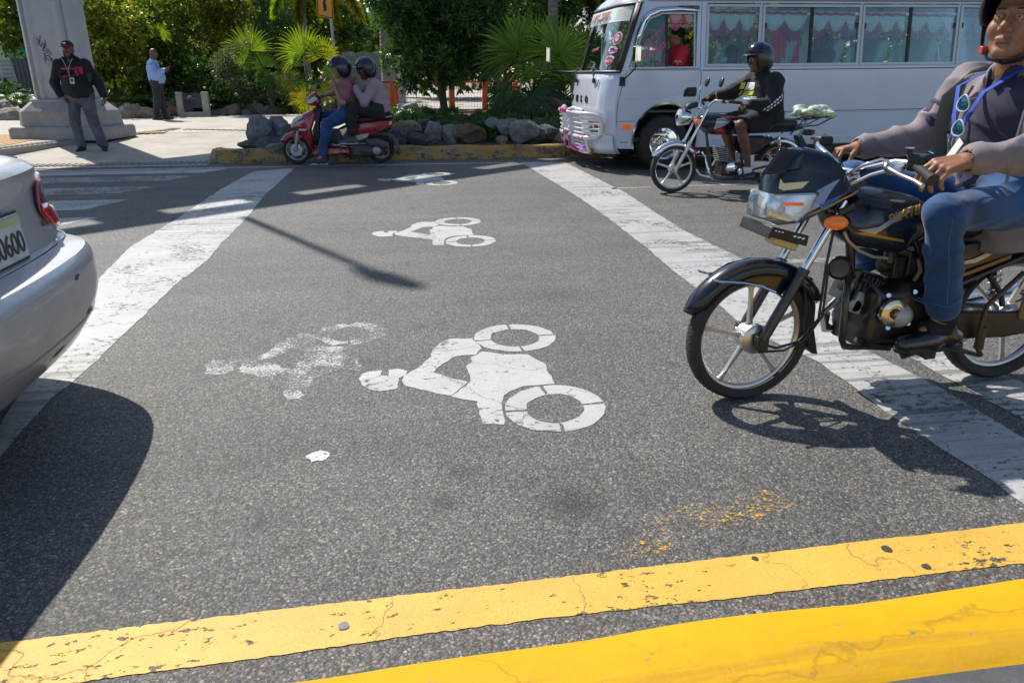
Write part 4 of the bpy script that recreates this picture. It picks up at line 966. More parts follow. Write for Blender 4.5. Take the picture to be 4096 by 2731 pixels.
mb.build('polo_collar',M_NAVY,NR,smooth=60)
sdf('jeans',leg_prims(J,.90,pad=.012,flare=.014,cuff=.86),.0065,M_JEAN,NR,fold=.011,ffreq=13,seed=3)
jn=bpy.data.objects[-1] if 0 else [o for o in NR.children if o.name.startswith('jeans')][0]
M_SEAM=pm('pale_denim_seam',(.03,.10,.23),.9)
for pts in ([(1590,450),(1600,640),(1612,800),(1618,960)],[(1960,330),(1830,345),(1700,370),(1600,430)],[(1515,955),(1600,962),(1690,955)]):
    a=[rv(2650+x*.7016,550+y*.7016,VB-.25) for x,y in pts]
    for p_,q_ in zip(a,a[1:]): d=(q_-p_).normalized(); nn=V((-d.z,0,d.x))*.0022; onsurf(jn,[p_+nn,q_+nn,q_-nn,p_-nn],M_SEAM,jn,'seam',lift=.0012,n=8,back=.3)
mb=MB(); mb.tube([V(J['ne'])+V((.03,.09,.03)),(2.335,VB+.135,1.275),(2.26,VB+.165,1.19),(2.255,VB+.17,1.05),(2.30,VB+.17,.92)],.028,8,flat=(.25,1.)); mb.build('backpack_strap',pm('olive_grey_webbing',(.10,.10,.085),.8,bump=.001,bs=200),NR,smooth=60)
for q in 'LR':
    mb=MB(); a=V(J['an'+q]); mb.tube([a+V((0,0,.14)),a+V((0,0,.0)),a+V((0,0,-.035)),a.lerp(V(J['to'+q]),.5)],[.052,.050,.050,.038],18); mb.build('sock',pm('black_sock',(.008,.008,.009),.9),NR)
    shoe('shoe',J['an'+q],J['to'+q],pm('black_leather',(.010,.010,.014),.22,coat=.4),M_PLAS,NR,s=1.12)
c=HC; Pq=lambda x,y,z:c+HM@(V((x,y,z))*1.09)
helmet(HC+V((0,0,.034)),HM,pm('matt_black_helmet',(.013,.013,.015),.35),NR,1.14,h=.006,half=True)
mb=MB()
for s in (-1,1): mb.tube([Pq(-.0,s*.098,.05),Pq(.008,s*.098,-.02),Pq(.018,s*.085,-.075),Pq(.035,s*.05,-.122),Pq(.045,0,-.135)],.011,7,flat=(.5,1.3))
mb.build('chin_strap',M_PLAS,NR,smooth=60); 
mb=MB(); mb.box(Pq(.03,-.07,-.095),(.03,.02,.03)); mb.build('strap_buckle',pm('red_buckle',(.5,.06,.05),.4),NR,bevel=.003)
mb=MB(); mb.box(Pq(-.0,.0,.1),(.1,.19,.04),rot=HM); mb.build('helmet_lining',M_PLAS,NR,bevel=.02,bseg=3)
# lanyard with badge and hung sunglasses
M_LAN=pm('blue_lanyard',(.01,.06,.42),.5); F=lambda px,py,v: rv(3500+px*.4464,py*.4464,v)
mb=MB(); nk=V(J['ne'])
def strap(pts,w,mb,m=0,th=.0015,up=V((0,1,0))):
    pts=[V(p) for p in pts]; rg=[]
    for i,p in enumerate(pts):
        d=(pts[min(i+1,len(pts)-1)]-pts[max(i-1,0)]).normalized(); n=V((-1,-.15,.2)).normalized(); sd=d.cross(n).normalized()
        rg.append([p+sd*w/2+n*th,p-sd*w/2+n*th,p-sd*w/2-n*th,p+sd*w/2-n*th])
    mb.loft(rg,m); return mb
xs=2.165
strap([nk+V((-.02,.075,.03)),(2.20,VB+.05,1.24),(2.165,VB+.0,1.13),(2.150,VB-.04,1.06),(2.15,VB-.05,1.05)],.017,mb)
strap([nk+V((-.02,-.075,.03)),(2.205,VB-.075,1.22),(2.17,VB-.06,1.13),(2.150,VB-.05,1.06)],.017,mb); mb.build('lanyard',M_LAN,NR)
mb=MB(); cb=V((2.125,VB-.075,.995)); mb.box(cb,(.004,.062,.115),rot=Matrix.Rotation(R(14),3,'Y')@Matrix.Rotation(R(22),3,'X')@Matrix.Rotation(R(-20),3,'Z')); bd=mb.build('badge_card',pm('white_plastic_card',(.62,.60,.50),.35),NR,bevel=.003)
mb=MB(); 
for k in (-1,1):
    cc_=V((2.148,VB-.055+.0*k,1.135+.045*k)); pts=[cc_+V((.004*math.sin(a*2),.030*math.cos(a),.030*math.sin(a))) for a in [i*2*pi/20 for i in range(20)]]; mb.tube(pts,.0032,6,closed=True)
mb.build('sunglasses_frame',pm('clear_grey_plastic',(.5,.52,.55),.15,coat=.5),NR)
mb=MB()
for k in (-1,1): mb.sph((2.149,VB-.055,1.135+.045*k),(.003,.028,.028))
mb.build('sunglasses_lens',pm('teal_mirror_lens',(.01,.10,.16),.05,.6),NR)
# ---------------- second motorcycle: chrome front, round lamp ----------------
V2=8.0
B2=thing('motorcycle','black and red motorcycle with chrome front fender and round headlamp, passing beside the white minibus','motorcycle',(3.8,V2,0))
F2=(3.185,V2,.272); R2_=(4.452,V2,.28)
w=child('front_wheel',B2,F2); wheel(None,F2,.270,.075,5,M_RIM,phase=R(18),parent=w,spw=.026,hubr=.055,hubw=.08,rimw=.036)
w=child('rear_wheel',B2,R2_); wheel(None,R2_,.275,.085,5,M_RIM,phase=R(50),parent=w,spw=.026,hubr=.06,hubw=.09,rimw=.036)
M_RED=pm('red_paint',(.38,.012,.02),.15,coat=1.); M_BLU=pm('blue_paint',(.03,.05,.2),.2)
for dy in (-.09,.09):
    a=V(F2)+V((0,dy,0)); b=V((3.50,V2+dy,.92)); m=a.lerp(b,.47)
    mb=MB(); mb.tube([a-V((0,0,.03)),a,m],[.019,.022,.024],12); o=mb.build('fork_leg',M_RIM,B2,smooth=50)
    mb=MB(); mb.cyl(m,b,.016,n=12); mb.build('stanchion',M_CHR,o)
mb=MB(); hoop(F2,.312,.12,150,32,drop=.035,mb=mb,n=24); mb.build('front_fender',M_CHR,B2,solid=.004,smooth=60)
mb=MB(); mb.lathe((3.25,V2,.835),(-1,0,.05),[(0,-.10),(.07,-.08),(.088,-.02),(.095,.03),(.092,.045)],26); hs=mb.build('headlamp',M_CHR,B2,smooth=50)
mb=MB(); mb.lathe((3.25,V2,.835),(-1,0,.05),[(.088,.04),(.06,.062),(.0,.072)],26); mb.build('lamp_glass',pm('lamp_glass_pale',(.6,.65,.7),.1,coat=1.,trans=.3),hs,smooth=60)
sdf('instrument_cowl',[bx((3.345,V2,.965),(.035,.06,.016),.015,.02,Matrix.Rotation(R(-14),3,'Y')),ell((3.31,V2,.945),(.045,.06,.03),.02)],.007,M_PLAS,B2)
for dy in (-.16,.16):
    mb=MB(); mb.cyl((3.40,V2+dy*.4,.80),(3.365,V2+dy*.8,.80),.009); mb.build('indicator_stem',M_PLAS,B2)
    mb=MB(); mb.sph((3.365,V2+dy,.80),(.038,.03,.026)); mb.build('indicator',M_AMB,B2,smooth=180)
tk2=sdf('tank',[ell((3.65,V2,.775),(.21,.13,.095),.06),ell((3.55,V2,.79),(.12,.12,.085),.06),cap((3.58,V2-.08,.70),(3.75,V2-.07,.68),.05,.04,k=.05),cap((3.58,V2+.08,.70),(3.75,V2+.07,.68),.05,.04,k=.05),bx((3.65,V2,.60),(.3,.2,.03),0,.02,op='d')],.007,M_BLK,B2)
onsurf(tk2,[(3.60,V2-.15,.82),(3.70,V2-.15,.84),(3.82,V2-.15,.82),(3.74,V2-.15,.77),(3.66,V2-.15,.73),(3.57,V2-.15,.71)],M_SILD,tk2,'decal',lift=.004)
onsurf(tk2,[(3.68,V2-.15,.842),(3.83,V2-.15,.825),(3.76,V2-.15,.79)],M_RED,tk2,'decal',lift=.008)
onsurf(tk2,[(3.57,V2-.15,.70),(3.66,V2-.15,.72),(3.74,V2-.15,.66),(3.62,V2-.15,.655)],M_RED,tk2,'decal',lift=.008)
sdf('seat',[cap((3.90,V2-.04,.745),(4.55,V2-.06,.755),.05,.06,k=.05),cap((3.90,V2+.04,.745),(4.55,V2+.06,.755),.05,.06,k=.05),cap((3.9,V2,.70),(4.5,V2,.72),.06,.05,k=.05)],.008,M_SEAT,B2)
for sy in (-1,1):
    mb=MB(); mb.prism([(3.92,.62),(4.30,.62),(4.33,.59),(4.15,.45),(4.02,.42),(3.94,.48)],V2+sy*.10-.012,V2+sy*.10+.012); sp=mb.build('side_panel',M_PLAS,B2,bevel=.01)
    if sy<0: text('125',M_RED,sp,(4.08,V2-.116,.54),(1,0,.15),(0,0,1),.05,sx=1.6,shear=.3)
mb=MB(); mb.tube([(3.52,V2,.80),(3.56,V2,.60),(3.62,V2,.35),(3.66,V2,.20)],.018,8); mb.tube([(3.55,V2,.78),(3.9,V2,.66),(4.6,V2,.68),(4.75,V2,.72)],.018,8); mb.tube([(4.0,V2-.07,.62),(4.06,V2-.07,.4),(4.04,V2-.07,.22)],.015,8); mb.tube([(4.0,V2+.07,.62),(4.06,V2+.07,.4),(4.04,V2+.07,.22)],.015,8); mb.build('frame',M_FRAME,B2,smooth=60)
sdf('engine',[bx((3.86,V2,.26),(.10,.08,.045),.03,.03),cap((3.78,V2,.31),(3.76,V2,.38),.055,.055,k=.03)],.008,M_STL,B2)
mb=MB()
for i in range(8): mb.box((3.765-.005*i,V2,.355+i*.021),(.125,.15,.006),rot=Matrix.Rotation(R(8),3,'Y'))
mb.build('cylinder_fins',M_ALU,B2)
mb=MB(); mb.lathe((3.84,V2-.10,.275),(0,-1,0),[(0,.02),(.04,.02),(.065,.01),(.072,-.01),(0,-.01)],24); mb.build('round_cover',M_CHR,B2)
mb=MB(); mb.tube([(3.50,V2-.05,.45),(3.49,V2-.16,.42),(3.53,V2-.19,.25),(3.60,V2-.18,.17),(3.72,V2-.08,.145)],.0125,8); mb.tube([(3.50,V2+.05,.45),(3.49,V2+.16,.42),(3.53,V2+.19,.25),(3.60,V2+.18,.17),(3.72,V2+.08,.145)],.0125,8); mb.build('crash_bar',M_CHR,B2,smooth=60)
mb=MB(); mb.box((3.70,V2-.02,.50),(.10,.13,.10)); mb.build('pink_pouch',pm('magenta_cloth',(.45,.02,.16),.7),B2,bevel=.02,bseg=3) if 0 else None
mb=MB(); mb.tube([(3.72,V2+.05,.35),(3.65,V2+.09,.22),(3.85,V2+.11,.17),(4.2,V2+.13,.2)],.016,8); mb.tube([(4.2,V2+.13,.2),(4.3,V2+.14,.22),(4.75,V2+.16,.30)],[.02,.042,.045],12); mb.build('exhaust',M_CHR,B2,smooth=60)
mb=MB(); mb.box((3.96,V2-.16,.185),(.05,.14,.03)); mb.box((4.22,V2-.15,.155),(.28,.07,.03)); mb.tube([(3.7,V2-.1,.15),(4.0,V2-.1,.15),(4.3,V2-.1,.17)],.012,8); mb.build('footrest',M_FRAME,B2,bevel=.004)
mb=MB(); mb.tube([(4.02,V2-.10,.235),(4.2,V2-.13,.28),(4.36,V2-.14,.31),(4.66,V2-.14,.35)],.012,8); mb.build('side_rail',M_FRAME,B2,smooth=60)
mb=MB(); mb.prism([(4.05,.34),(4.15,.355),(4.42,.34),(4.52,.35),(4.57,.29),(4.52,.22),(4.40,.205),(4.15,.22),(4.05,.26)],V2-.115,V2-.08); mb.build('chain_case',M_RIM,B2,bevel=.01)
mb=MB(); mb.tube([(4.0,V2-.08,.33),(4.45,V2-.08,.285)],.018,8); mb.tube([(4.0,V2+.08,.33),(4.45,V2+.08,.285)],.018,8); mb.build('swingarm',M_CHR,B2)
for sy in (-.13,.13):
    a=V((4.36,V2+sy,.62)); b=V((4.44,V2+sy,.32))
    mb=MB(); mb.cyl(a,b,.012); mb.cyl(a,a.lerp(b,.3),.022); s_=mb.build('shock_absorber',M_CHR,B2)
    mb=MB(); pts=[]; x,y,z=fr(b-a)
    for i in range(60):
        t=i/59; g=2*pi*8*t; pts.append(a.lerp(b,.1+.75*t)+(x*math.cos(g)+y*math.sin(g))*.028)
    mb.tube(pts,.006,5); mb.build('spring',M_RED,s_,smooth=60)
mb=MB(); hoop(R2_,.325,.14,120,5,drop=.035,mb=mb,n=20); mb.build('rear_fender',M_CHR,B2,solid=.004,smooth=60)
mb=MB(); mb.prism([(4.64,.62),(4.70,.63),(4.86,.42),(4.82,.36),(4.74,.38)],V2-.05,V2+.05); mb.build('mudflap',M_PLAS,B2,bevel=.01)
mb=MB(); mb.box((4.79,V2,.655),(.09,.12,.065)); tl=mb.build('tail_lamp_housing',M_PLAS,B2,bevel=.01); mb=MB(); mb.box((4.845,V2,.66),(.025,.11,.05)); mb.build('tail_lamp',pm('red_lens',(.45,.01,.015),.1,coat=1.),tl,bevel=.006)
mb=MB(); 
for sy in (-.10,.10): mb.tube([(4.52,V2+sy,.64),(4.60,V2+sy,.72),(4.66,V2+sy,.80),(5.06,V2+sy,.845)],.010,7); mb.tube([(4.60,V2+sy,.72),(4.85,V2+sy,.74),(5.06,V2+sy,.845)],.008,7)
for i in range(5): mb.tube([(4.64+i*.1,V2-.10,.80+i*.011),(4.64+i*.1,V2+.10,.80+i*.011)],.007,6)
mb.build('rear_rack',M_STL,B2,smooth=60)
mb=MB(); mb.tube([(3.75,V2-.36,1.00),(3.62,V2-.29,1.01),(3.53,V2-.2,1.02),(3.47,V2-.08,.93),(3.47,V2+.08,.93),(3.53,V2+.2,1.02),(3.62,V2+.29,1.01),(3.74,V2+.36,1.0)],.0125,10); hb=mb.build('handlebar',M_CHR,B2,smooth=60)
mb=MB(); mb.cyl((3.64,V2-.30,1.01),(3.76,V2-.37,.998),.018); mb.cyl((3.64,V2+.30,1.01),(3.76,V2+.37,.998),.018); mb.box((3.60,V2-.27,1.01),(.05,.04,.04)); mb.box((3.60,V2+.27,1.01),(.05,.04,.04)); mb.build('grip',M_RUB,hb)
for sy in (-.22,.18):
    mb=MB(); mb.tube([(3.54,V2+sy,1.03),(3.50,V2+sy*1.15,1.10),(3.535,V2+sy*1.2,1.17)],.006,6); o=mb.build('mirror_stem',M_CHR,hb)
    mb=MB(); mb.sph((3.55 if sy<0 else 3.60,V2+sy*1.2,1.205),(.02,.045,.055),n=18,k=12,rot=Matrix.Rotation(R(14),3,'Y')); mb.build('mirror',M_PLAS,o,smooth=180)
# rider in black hoodie, shorts, white socks
N2=thing('person','young man in black hoodie, black shorts and white socks riding beside the minibus','person',(4.05,V2,0))
J=dict(pe=(4.23,V2,.85),ch=(4.21,V2,1.13),ne=(4.13,V2,1.28),shL=(4.21,V2-.19,1.215),shR=(4.13,V2+.19,1.215),elL=(4.17,V2-.31,.97),wrL=(3.86,V2-.345,.985),elR=(3.93,V2+.30,1.08),wrR=(3.72,V2+.345,1.03),
 hiL=(4.16,V2-.10,.81),hiR=(4.16,V2+.10,.81),knL=(3.86,V2-.19,.755),knR=(3.84,V2+.20,.755),anL=(4.03,V2-.17,.30),anR=(4.02,V2+.17,.30),toL=(3.89,V2-.17,.235),toR=(3.88,V2+.17,.235))
HC=V((4.075,V2-.01,1.435)); HM=headframe((-1,-.12,-.02))
pr=body_prims(J,1.04)+[cap(J['ne'],HC+HM@V((-.03,0,-.06)),.055,k=.03)]+head_prims(HC,HM,1.0)+hand_prims(J['wrL'],(-1,-.1,-.05),(0,-.2,1),curl=(55,60,35),thumb=-1)+hand_prims(J['wrR'],(-1,.1,-.1),(0,.2,1),thumb=1,curl=(55,60,35))
sdf('body',pr,.009,[SK_DK2,M_LIP,M_BROW],N2,matfn=facemat(HC,HM)); eyes(HC,HM,N2)
M_BH=cloth('black_hoodie',(.006,.007,.010))
hd=sdf('hoodie',top_prims(J,1.0,pad=.032,armr=1.2,hem=-.03,loose=.03)+[cap((4.15,V2-.07,1.29),(4.20,V2,1.30),.035,k=.03),cap((4.15,V2+.07,1.29),(4.20,V2,1.30),.035,k=.03)],.009,M_BH,N2,fold=.02,ffreq=13,seed=6)
M_YL=pm('yellow_print',(.55,.50,.03),.7); M_WHT=pm('white_print',(.6,.6,.62),.7)
bdir=V((.35,1,0)).normalized()
for z0,z1,u0,u1,mt in ((1.13,1.20,3.975,4.02,M_YL),(1.12,1.20,4.03,4.055,M_WHT),(1.06,1.115,3.985,4.01,M_YL),(1.065,1.11,4.02,4.05,M_YL),(1.02,1.05,3.99,4.06,M_WHT)):
    onsurf(hd,[(u0,V2-.22,z0),(u1,V2-.22,z0),(u1+.01,V2-.22,z1),(u0+.015,V2-.22,z1)],mt,hd,'print',n=4,lift=.004,back=0)
for k in range(0): onsurf(hd,[(3.965+.022*k,V2-.6,.985-.006*(k%2)),(3.98+.022*k,V2-.6,.99),(3.98+.022*k,V2-.6,1.03),(3.968+.022*k,V2-.6,1.025)],M_WHT,hd,'print',n=3,lift=.004)
for k in range(8):
    q=V((4.275-.033*k,0,1.095-.024*k)); 
    for s in (0,1): onsurf(hd,[(q.x-.028+.04*s,V2-.6,q.z+.012-.01*s),(q.x+.0+.036*s,V2-.6,q.z+.018-.008*s),(q.x-.006+.036*s,V2-.6,q.z-.004-.006*s),(q.x-.03+.04*s,V2-.6,q.z-.006-.01*s)],M_WHT,hd,'print',n=2,lift=.004)
lp=leg_prims(J,1.05,pad=.03,full=False,waist=.06)
sdf('shorts',lp+[ell(J['kn'+q]+V((-.04,0,-.02)) if 0 else V(J['kn'+q])+V((-.03,0,-.04)),(.135,.12,.13),.01,op='d') for q in 'LR'],.009,M_BH,N2,fold=.016,ffreq=13)
for q in 'LR':
    mb=MB(); a=V(J['an'+q]); mb.tube([a+V((-.005,0,.13)),a+V((0,0,.0)),a+V((.0,0,-.03)),V(J['to'+q])+V((.02,0,.0))],[.046,.042,.048,.036],16); mb.build('sock',pm('white_sock',(.62,.62,.68),.9),N2,smooth=60)
    t_=V(J['to'+q]); mb=MB(); mb.prism([(a.x+.06,a.z-.085),(a.x+.06,a.z-.06),(t_.x-.04,t_.z-.035),(t_.x-.06,t_.z-.05),(t_.x-.04,t_.z-.06)],a.y-.05,a.y+.05); sl=mb.build('slipper',M_SEAT,N2,bevel=.006)
    mb=MB(); mb.tube([V((t_.x+.045,a.y+.055*math.cos(t),t_.z-.045+.085*math.sin(t))) for t in [pi*i/8 for i in range(9)]],.014,6,flat=(1.9,.4)); mb.build('strap',M_SEAT,sl,smooth=60)
helmet(HC,HM,pm('matt_grey_helmet',(.022,.022,.026),.28,coat=.3),N2,1.12,visor=M_SCR,up=True,h=.008)
# bundle of greens in a plastic bag on the rack
VG=thing('vegetable_bag','clear plastic bag of pale green vegetables tied on the rear rack','bag',(4.82,8.0,.84))
prs=[ell((4.66+.035*i+.02*math.sin(i*5),8.0+.07*math.sin(i*2.4),.885+.035*math.sin(i*1.7)),(.075,.06,.045),.02) for i in range(11)]+[cap((4.62,8,.86),(4.52,7.98,.85),.03,.012,k=.02),ell((5.0,8,.87),(.07,.08,.05),.02)]
def vm(p): return (np.sin(p[:,0]*60+3*np.sin(p[:,2]*70))+np.sin(p[:,1]*50+p[:,2]*40)>.5).astype(int)+ (np.sin(p[:,0]*33+p[:,2]*90)>.75).astype(int)
sdf('plastic_bag',prs,.007,[pm('clear_film',(.62,.66,.55),.15,coat=.8,bump=.004,bs=60),pm('pale_green',(.30,.42,.10),.4),pm('white_stalk',(.6,.62,.45),.4)],VG,matfn=vm,fold=.008,ffreq=30)
mb=MB(); mb.tube([(4.70,7.90,.80),(4.66,7.88,.70),(4.62,7.89,.62)],[.02,.015,.02],6,flat=(1,.3)); mb.build('film_tail',pm('grey_film',(.35,.4,.36),.2,alpha=1),VG)
# ---------------- red scooter by the far kerb ----------------
V3=11.64
B3=thing('scooter','dusty red scooter stopped beside the rocky kerb with two people on it','scooter',(-.75,V3,0))
M_SR=pm('dusty_red_paint',(.32,.012,.022),.22,coat=.8,dirt=.35,vs=4,dirtcol=(.15,.07,.055)); M_GREY=pm('grey_plastic',(.05,.052,.056),.5,dirt=.5,vs=9); M_SILP=pm('silver_trim_paint',(.38,.37,.35),.3,.3,dirt=.3)
F3=(-1.415,V3,.215); R3=(-.155,V3,.205)
w=child('front_wheel',B3,F3); wheel(None,F3,.213,.09,5,M_ALU,phase=.3,parent=w,spw=.03,hubr=.07,hubw=.09,rimmat=M_ALU,n=40)
mb=MB(); mb.lathe(V(F3)-V((0,.055,0)),(0,-1,0),[(.045,0),(.088,0),(.088,.004),(.045,.004)],30); mb.build('brake_disc',M_CHR,w)
w=child('rear_wheel',B3,R3); wheel(None,R3,.203,.10,5,M_ALU,phase=.7,parent=w,spw=.03,hubr=.06,hubw=.09,rimmat=M_ALU,n=40)
for dy in (-.075,.075):
    mb=MB(); mb.tube([V(F3)+V((-.015,dy,0)),V(F3)+V((.02,dy,.14)),V(F3)+V((.06,dy,.30))],[.022,.024,.02],10); mb.build('fork_leg',M_ALU,B3)
def ins(o): return (1.,.97,.88,.70)
# front fender
mb=MB(); hoop((-1.415,V3,.215),.262,.13,150,48,drop=.045,mb=mb,n=18); ff=mb.build('front_fender',M_SR,B3,solid=.005,smooth=60)
mb=MB()
for sy in(-.068,.064): mb.prism([(-1.42,.44),(-1.35,.45),(-1.33,.40),(-1.37,.33),(-1.385,.26),(-1.41,.26),(-1.42,.33),(-1.44,.40)],V3+sy,V3+sy+.006)
mb.build('fender_side',M_SR,ff,bevel=.003)
shell('front_apron',[(-1.47,.555),(-1.42,.64),(-1.26,.745),(-1.12,.80),(-1.075,.80),(-1.06,.72),(-1.12,.62),(-1.17,.50),(-1.145,.36),(-1.15,.25),(-1.20,.20),(-1.24,.30),(-1.30,.41),(-1.38,.50),(-1.46,.53)],.17,M_SR,B3,vb=V3,ins=(1.,.97,.88,.72),ce=(-1.2,.55))
def dec3(pts,dv,mat,name='decal',par=None):
    mb=MB(); mb.add([rv(1100+x*.3061,200+y*.3061,V3+dv) for x,y in pts],[tuple(range(len(pts)))]); return mb.build(name,mat,par or B3,smooth=None,solid=.003)
dec3([(195,1000),(240,900),(300,868),(380,855),(340,895),(260,950),(225,985)],-.165,pm('scooter_headlight',(.55,.57,.58),.1,coat=1.),'headlight')
dec3([(245,975),(290,940),(390,925),(350,960),(300,985),(388,1003),(240,992)],-.172,M_SILP)
text('Haojue',pm('white_lettering',(.8,.8,.8),.5),B3,rv(1100+310*.3061,200+1058*.3061,V3-.176),(1,0,.06),(0,0,1),.042,sx=1.05,bold=.0012)
# head cowl
ck=shell('handlebar_cowl',[(-1.215,.875),(-1.19,.96),(-1.12,1.03),(-1.055,1.055),(-1.03,.99),(-.99,.93),(-.98,.88),(-1.05,.84),(-1.14,.85)],.11,M_SR,B3,vb=V3,ce=(-1.08,.93))
dec3([(405,705),(440,650),(530,600),(590,600),(560,640),(470,700)],-.115,pm('pale_lens',(.5,.52,.54),.1,coat=1.),'lamp',ck)
shell('inner_shield',[(-1.12,.80),(-1.03,.86),(-.98,.84),(-1.02,.70),(-1.04,.5),(-1.0,.33),(-1.02,.26),(-1.14,.26),(-1.13,.36),(-1.15,.50),(-1.10,.62)],.15,M_PLAS,B3,vb=V3)
shell('floor_board',[(-1.21,.15),(-1.16,.255),(-1.02,.26),(-.82,.262),(-.70,.27),(-.60,.24),(-.60,.16),(-.9,.125)],.16,M_SR,B3,vb=V3,ce=(-.9,.19))
mb=MB(); mb.box((-.90,V3,.268),(.30,.30,.012)); mb.build('floor_mat',M_PLAS,B3,bevel=.004)
shell('tail_body',[(-.62,.40),(-.60,.55),(-.53,.60),(-.35,.615),(-.1,.645),(.075,.648),(.07,.60),(.03,.53),(-.10,.48),(-.25,.41),(-.42,.36),(-.54,.36)],.15,M_SR,B3,vb=V3,ce=(-.3,.52),ins=(1.,.98,.92,.78))
dec3([(1055,1120),(1228,1088),(1205,1140),(1150,1165),(1060,1190)],-.155,M_SILP)
dec3([(1345,985),(1400,950),(1525,935),(1530,960),(1500,985),(1400,995)],-.145,pm('tail_lens',(.5,.42,.36),.1,coat=1.),'tail_lamp')
sdf('seat',[cap((-.60,V3,.64),(-.30,V3,.655),.085,.08,k=.05),cap((-.40,V3,.66),(.02,V3,.69),.07,.05,k=.05),cap((-.5,V3-.07,.64),(-.1,V3-.06,.66),.05,.04,k=.05),cap((-.5,V3+.07,.64),(-.1,V3+.06,.66),.05,.04,k=.05)],.009,M_SEAT,B3)
mb=MB(); mb.tube([(-.20,V3-.12,.66),(.0,V3-.11,.685),(.06,V3,.69),(.0,V3+.11,.685),(-.20,V3+.12,.66)],.012,8); mb.build('grab_rail',M_SILP,B3,smooth=60)
sdf('engine',[bx((-.42,V3,.20),(.13,.09,.06),.03,.03),cap((-.40,V3-.08,.20),(-.16,V3-.08,.19),.07,.075,k=.03)],.009,M_GREY,B3)
shell('air_box',[(-.40,.36),(-.20,.39),(-.03,.31),(-.025,.20),(-.14,.24),(-.36,.28)],.05,M_GREY,B3,vb=V3-.13)
mb=MB(); mb.lathe((-.215,V3-.14,.195),(0,-1,0),[(0,.03),(.035,.03),(.06,.015),(.07,-.02),(0,-.02)],22); mb.build('belt_cover',M_ALU,B3)
mb=MB(); hoop((-.155,V3,.21),.25,.12,130,-20,drop=.03,mb=mb,n=18,grow=.05); mb.prism([(.02,.40),(.05,.40),(.12,.21),(.09,.20)],V3-.07,V3+.07); mb.build('rear_fender',M_GREY,B3,solid=.005,smooth=50)
mb=MB(); mb.tube([(-.72,V3-.05,.14),(-.55,V3-.12,.10),(-.40,V3-.12,.10),(-.34,V3-.05,.12)],.014,8); mb.tube([(-.65,V3-.1,.13),(-.72,V3-.13,.09)],.012,8); mb.build('centre_stand',M_STL,B3)
mb=MB(); mb.tube([(-1.02,V3-.33,.99),(-1.0,V3-.2,.96),(-1.02,V3,.94),(-1.0,V3+.2,.96),(-1.0,V3+.33,.985)],.013,8); hb=mb.build('handlebar',M_STL,B3)
mb=MB(); mb.cyl((-1.02,V3-.34,.99),(-1.0,V3-.22,.97),.02); mb.cyl((-1.0,V3+.33,.985),(-1.,V3+.21,.965),.02); mb.build('grip',M_RUB,hb)
mb=MB(); mb.tube([(-1.03,V3-.12,.99),(-1.04,V3-.16,1.06),(-1.03,V3-.18,1.10)],.008,6); mb.sph((-1.0,V3-.19,1.125),(.035,.05,.042),n=14); mb.build('mirror',M_PLAS,B3,smooth=60)
# scooter riders
def rider(label,J,HC,HM,sk,top,bot,shoec,hands,hs=1.0,vis=None,sleeve='long',seed=1,extra=None,sc=1.):
    N=thing('person',label,'person',(J['pe'][0],J['pe'][1],0))
    pr=body_prims(J,sc)+[cap(J['ne'],HC+HM@V((-.03,0,-.06)),.054,k=.03)]+head_prims(HC,HM,1.)
    for h in hands: pr+=h
    sdf('body',pr,.009,[sk,M_LIP,M_BROW],N,matfn=facemat(HC,HM)); eyes(HC,HM,N)
    t_=sdf('top',top_prims(J,sc,pad=.024,armr=1.1,sleeve=sleeve,hem=-.03),.009,top,N,fold=.018,ffreq=13,seed=seed)
    sdf('trousers',leg_prims(J,sc,pad=.018,cuff=.88),.009,bot,N,fold=.016,ffreq=13,seed=seed+3)
    for q in 'LR': shoe('shoe',J['an'+q],J['to'+q],shoec,pm('pale_sole',(.4,.38,.35),.6),N,h=.007,s=1.06)
    if hs: helmet(HC+V((0,0,.005)),HM,pm('glossy_navy_black_helmet',(.008,.010,.02),.28,coat=.35,var=.3,vs=9),N,hs,visor=vis,up=True,h=.008)
    return N,t_
VV=V3-.02
J=dict(pe=(-.57,VV,.76),ch=(-.58,VV,1.06),ne=(-.61,VV,1.205),shL=(-.60,VV-.19,1.135),shR=(-.62,VV+.18,1.14),elL=(-.66,VV-.27,.90),wrL=(-.765,VV-.20,1.10),elR=(-.80,VV+.26,1.03),wrR=(-.97,VV+.30,.985),
 hiL=(-.60,VV-.11,.74),hiR=(-.60,VV+.11,.74),knL=(-.91,VV-.22,.60),knR=(-.95,VV+.17,.68),anL=(-1.04,VV-.26,.12),anR=(-.97,VV+.15,.35),toL=(-1.19,VV-.28,.055),toR=(-1.10,VV+.15,.30))
HC=V((-.685,VV-.02,1.355)); HM=headframe((-.93,-.36,.02))
n1,_=rider('scooter driver in a dusty pink T-shirt and jeans, one hand at his chin','' or J,HC,HM,SK_LT,cloth('dusty_pink_cotton',(.24,.085,.095)),M_JEAN,pm('navy_trainer',(.02,.03,.07),.6),
 [hand_prims(J['wrL'],(.02,.05,1),(.55,-.6,0),curl=(25,35,25),tout=40),hand_prims(J['wrR'],(-1,.0,-.1),(0,.2,1),thumb=1,curl=(50,60,30))],hs=1.12,vis=M_SCR,sleeve='short',seed=11)
mb=MB(); mb.lathe(V(J['wrL'])+V((0,0,-.03)),(.15,0,1),[(.034,-.01),(.037,0),(.034,.01)],14,close=False); mb.build('bracelet',pm('green_band',(.01,.35,.10),.5),n1,solid=.003)
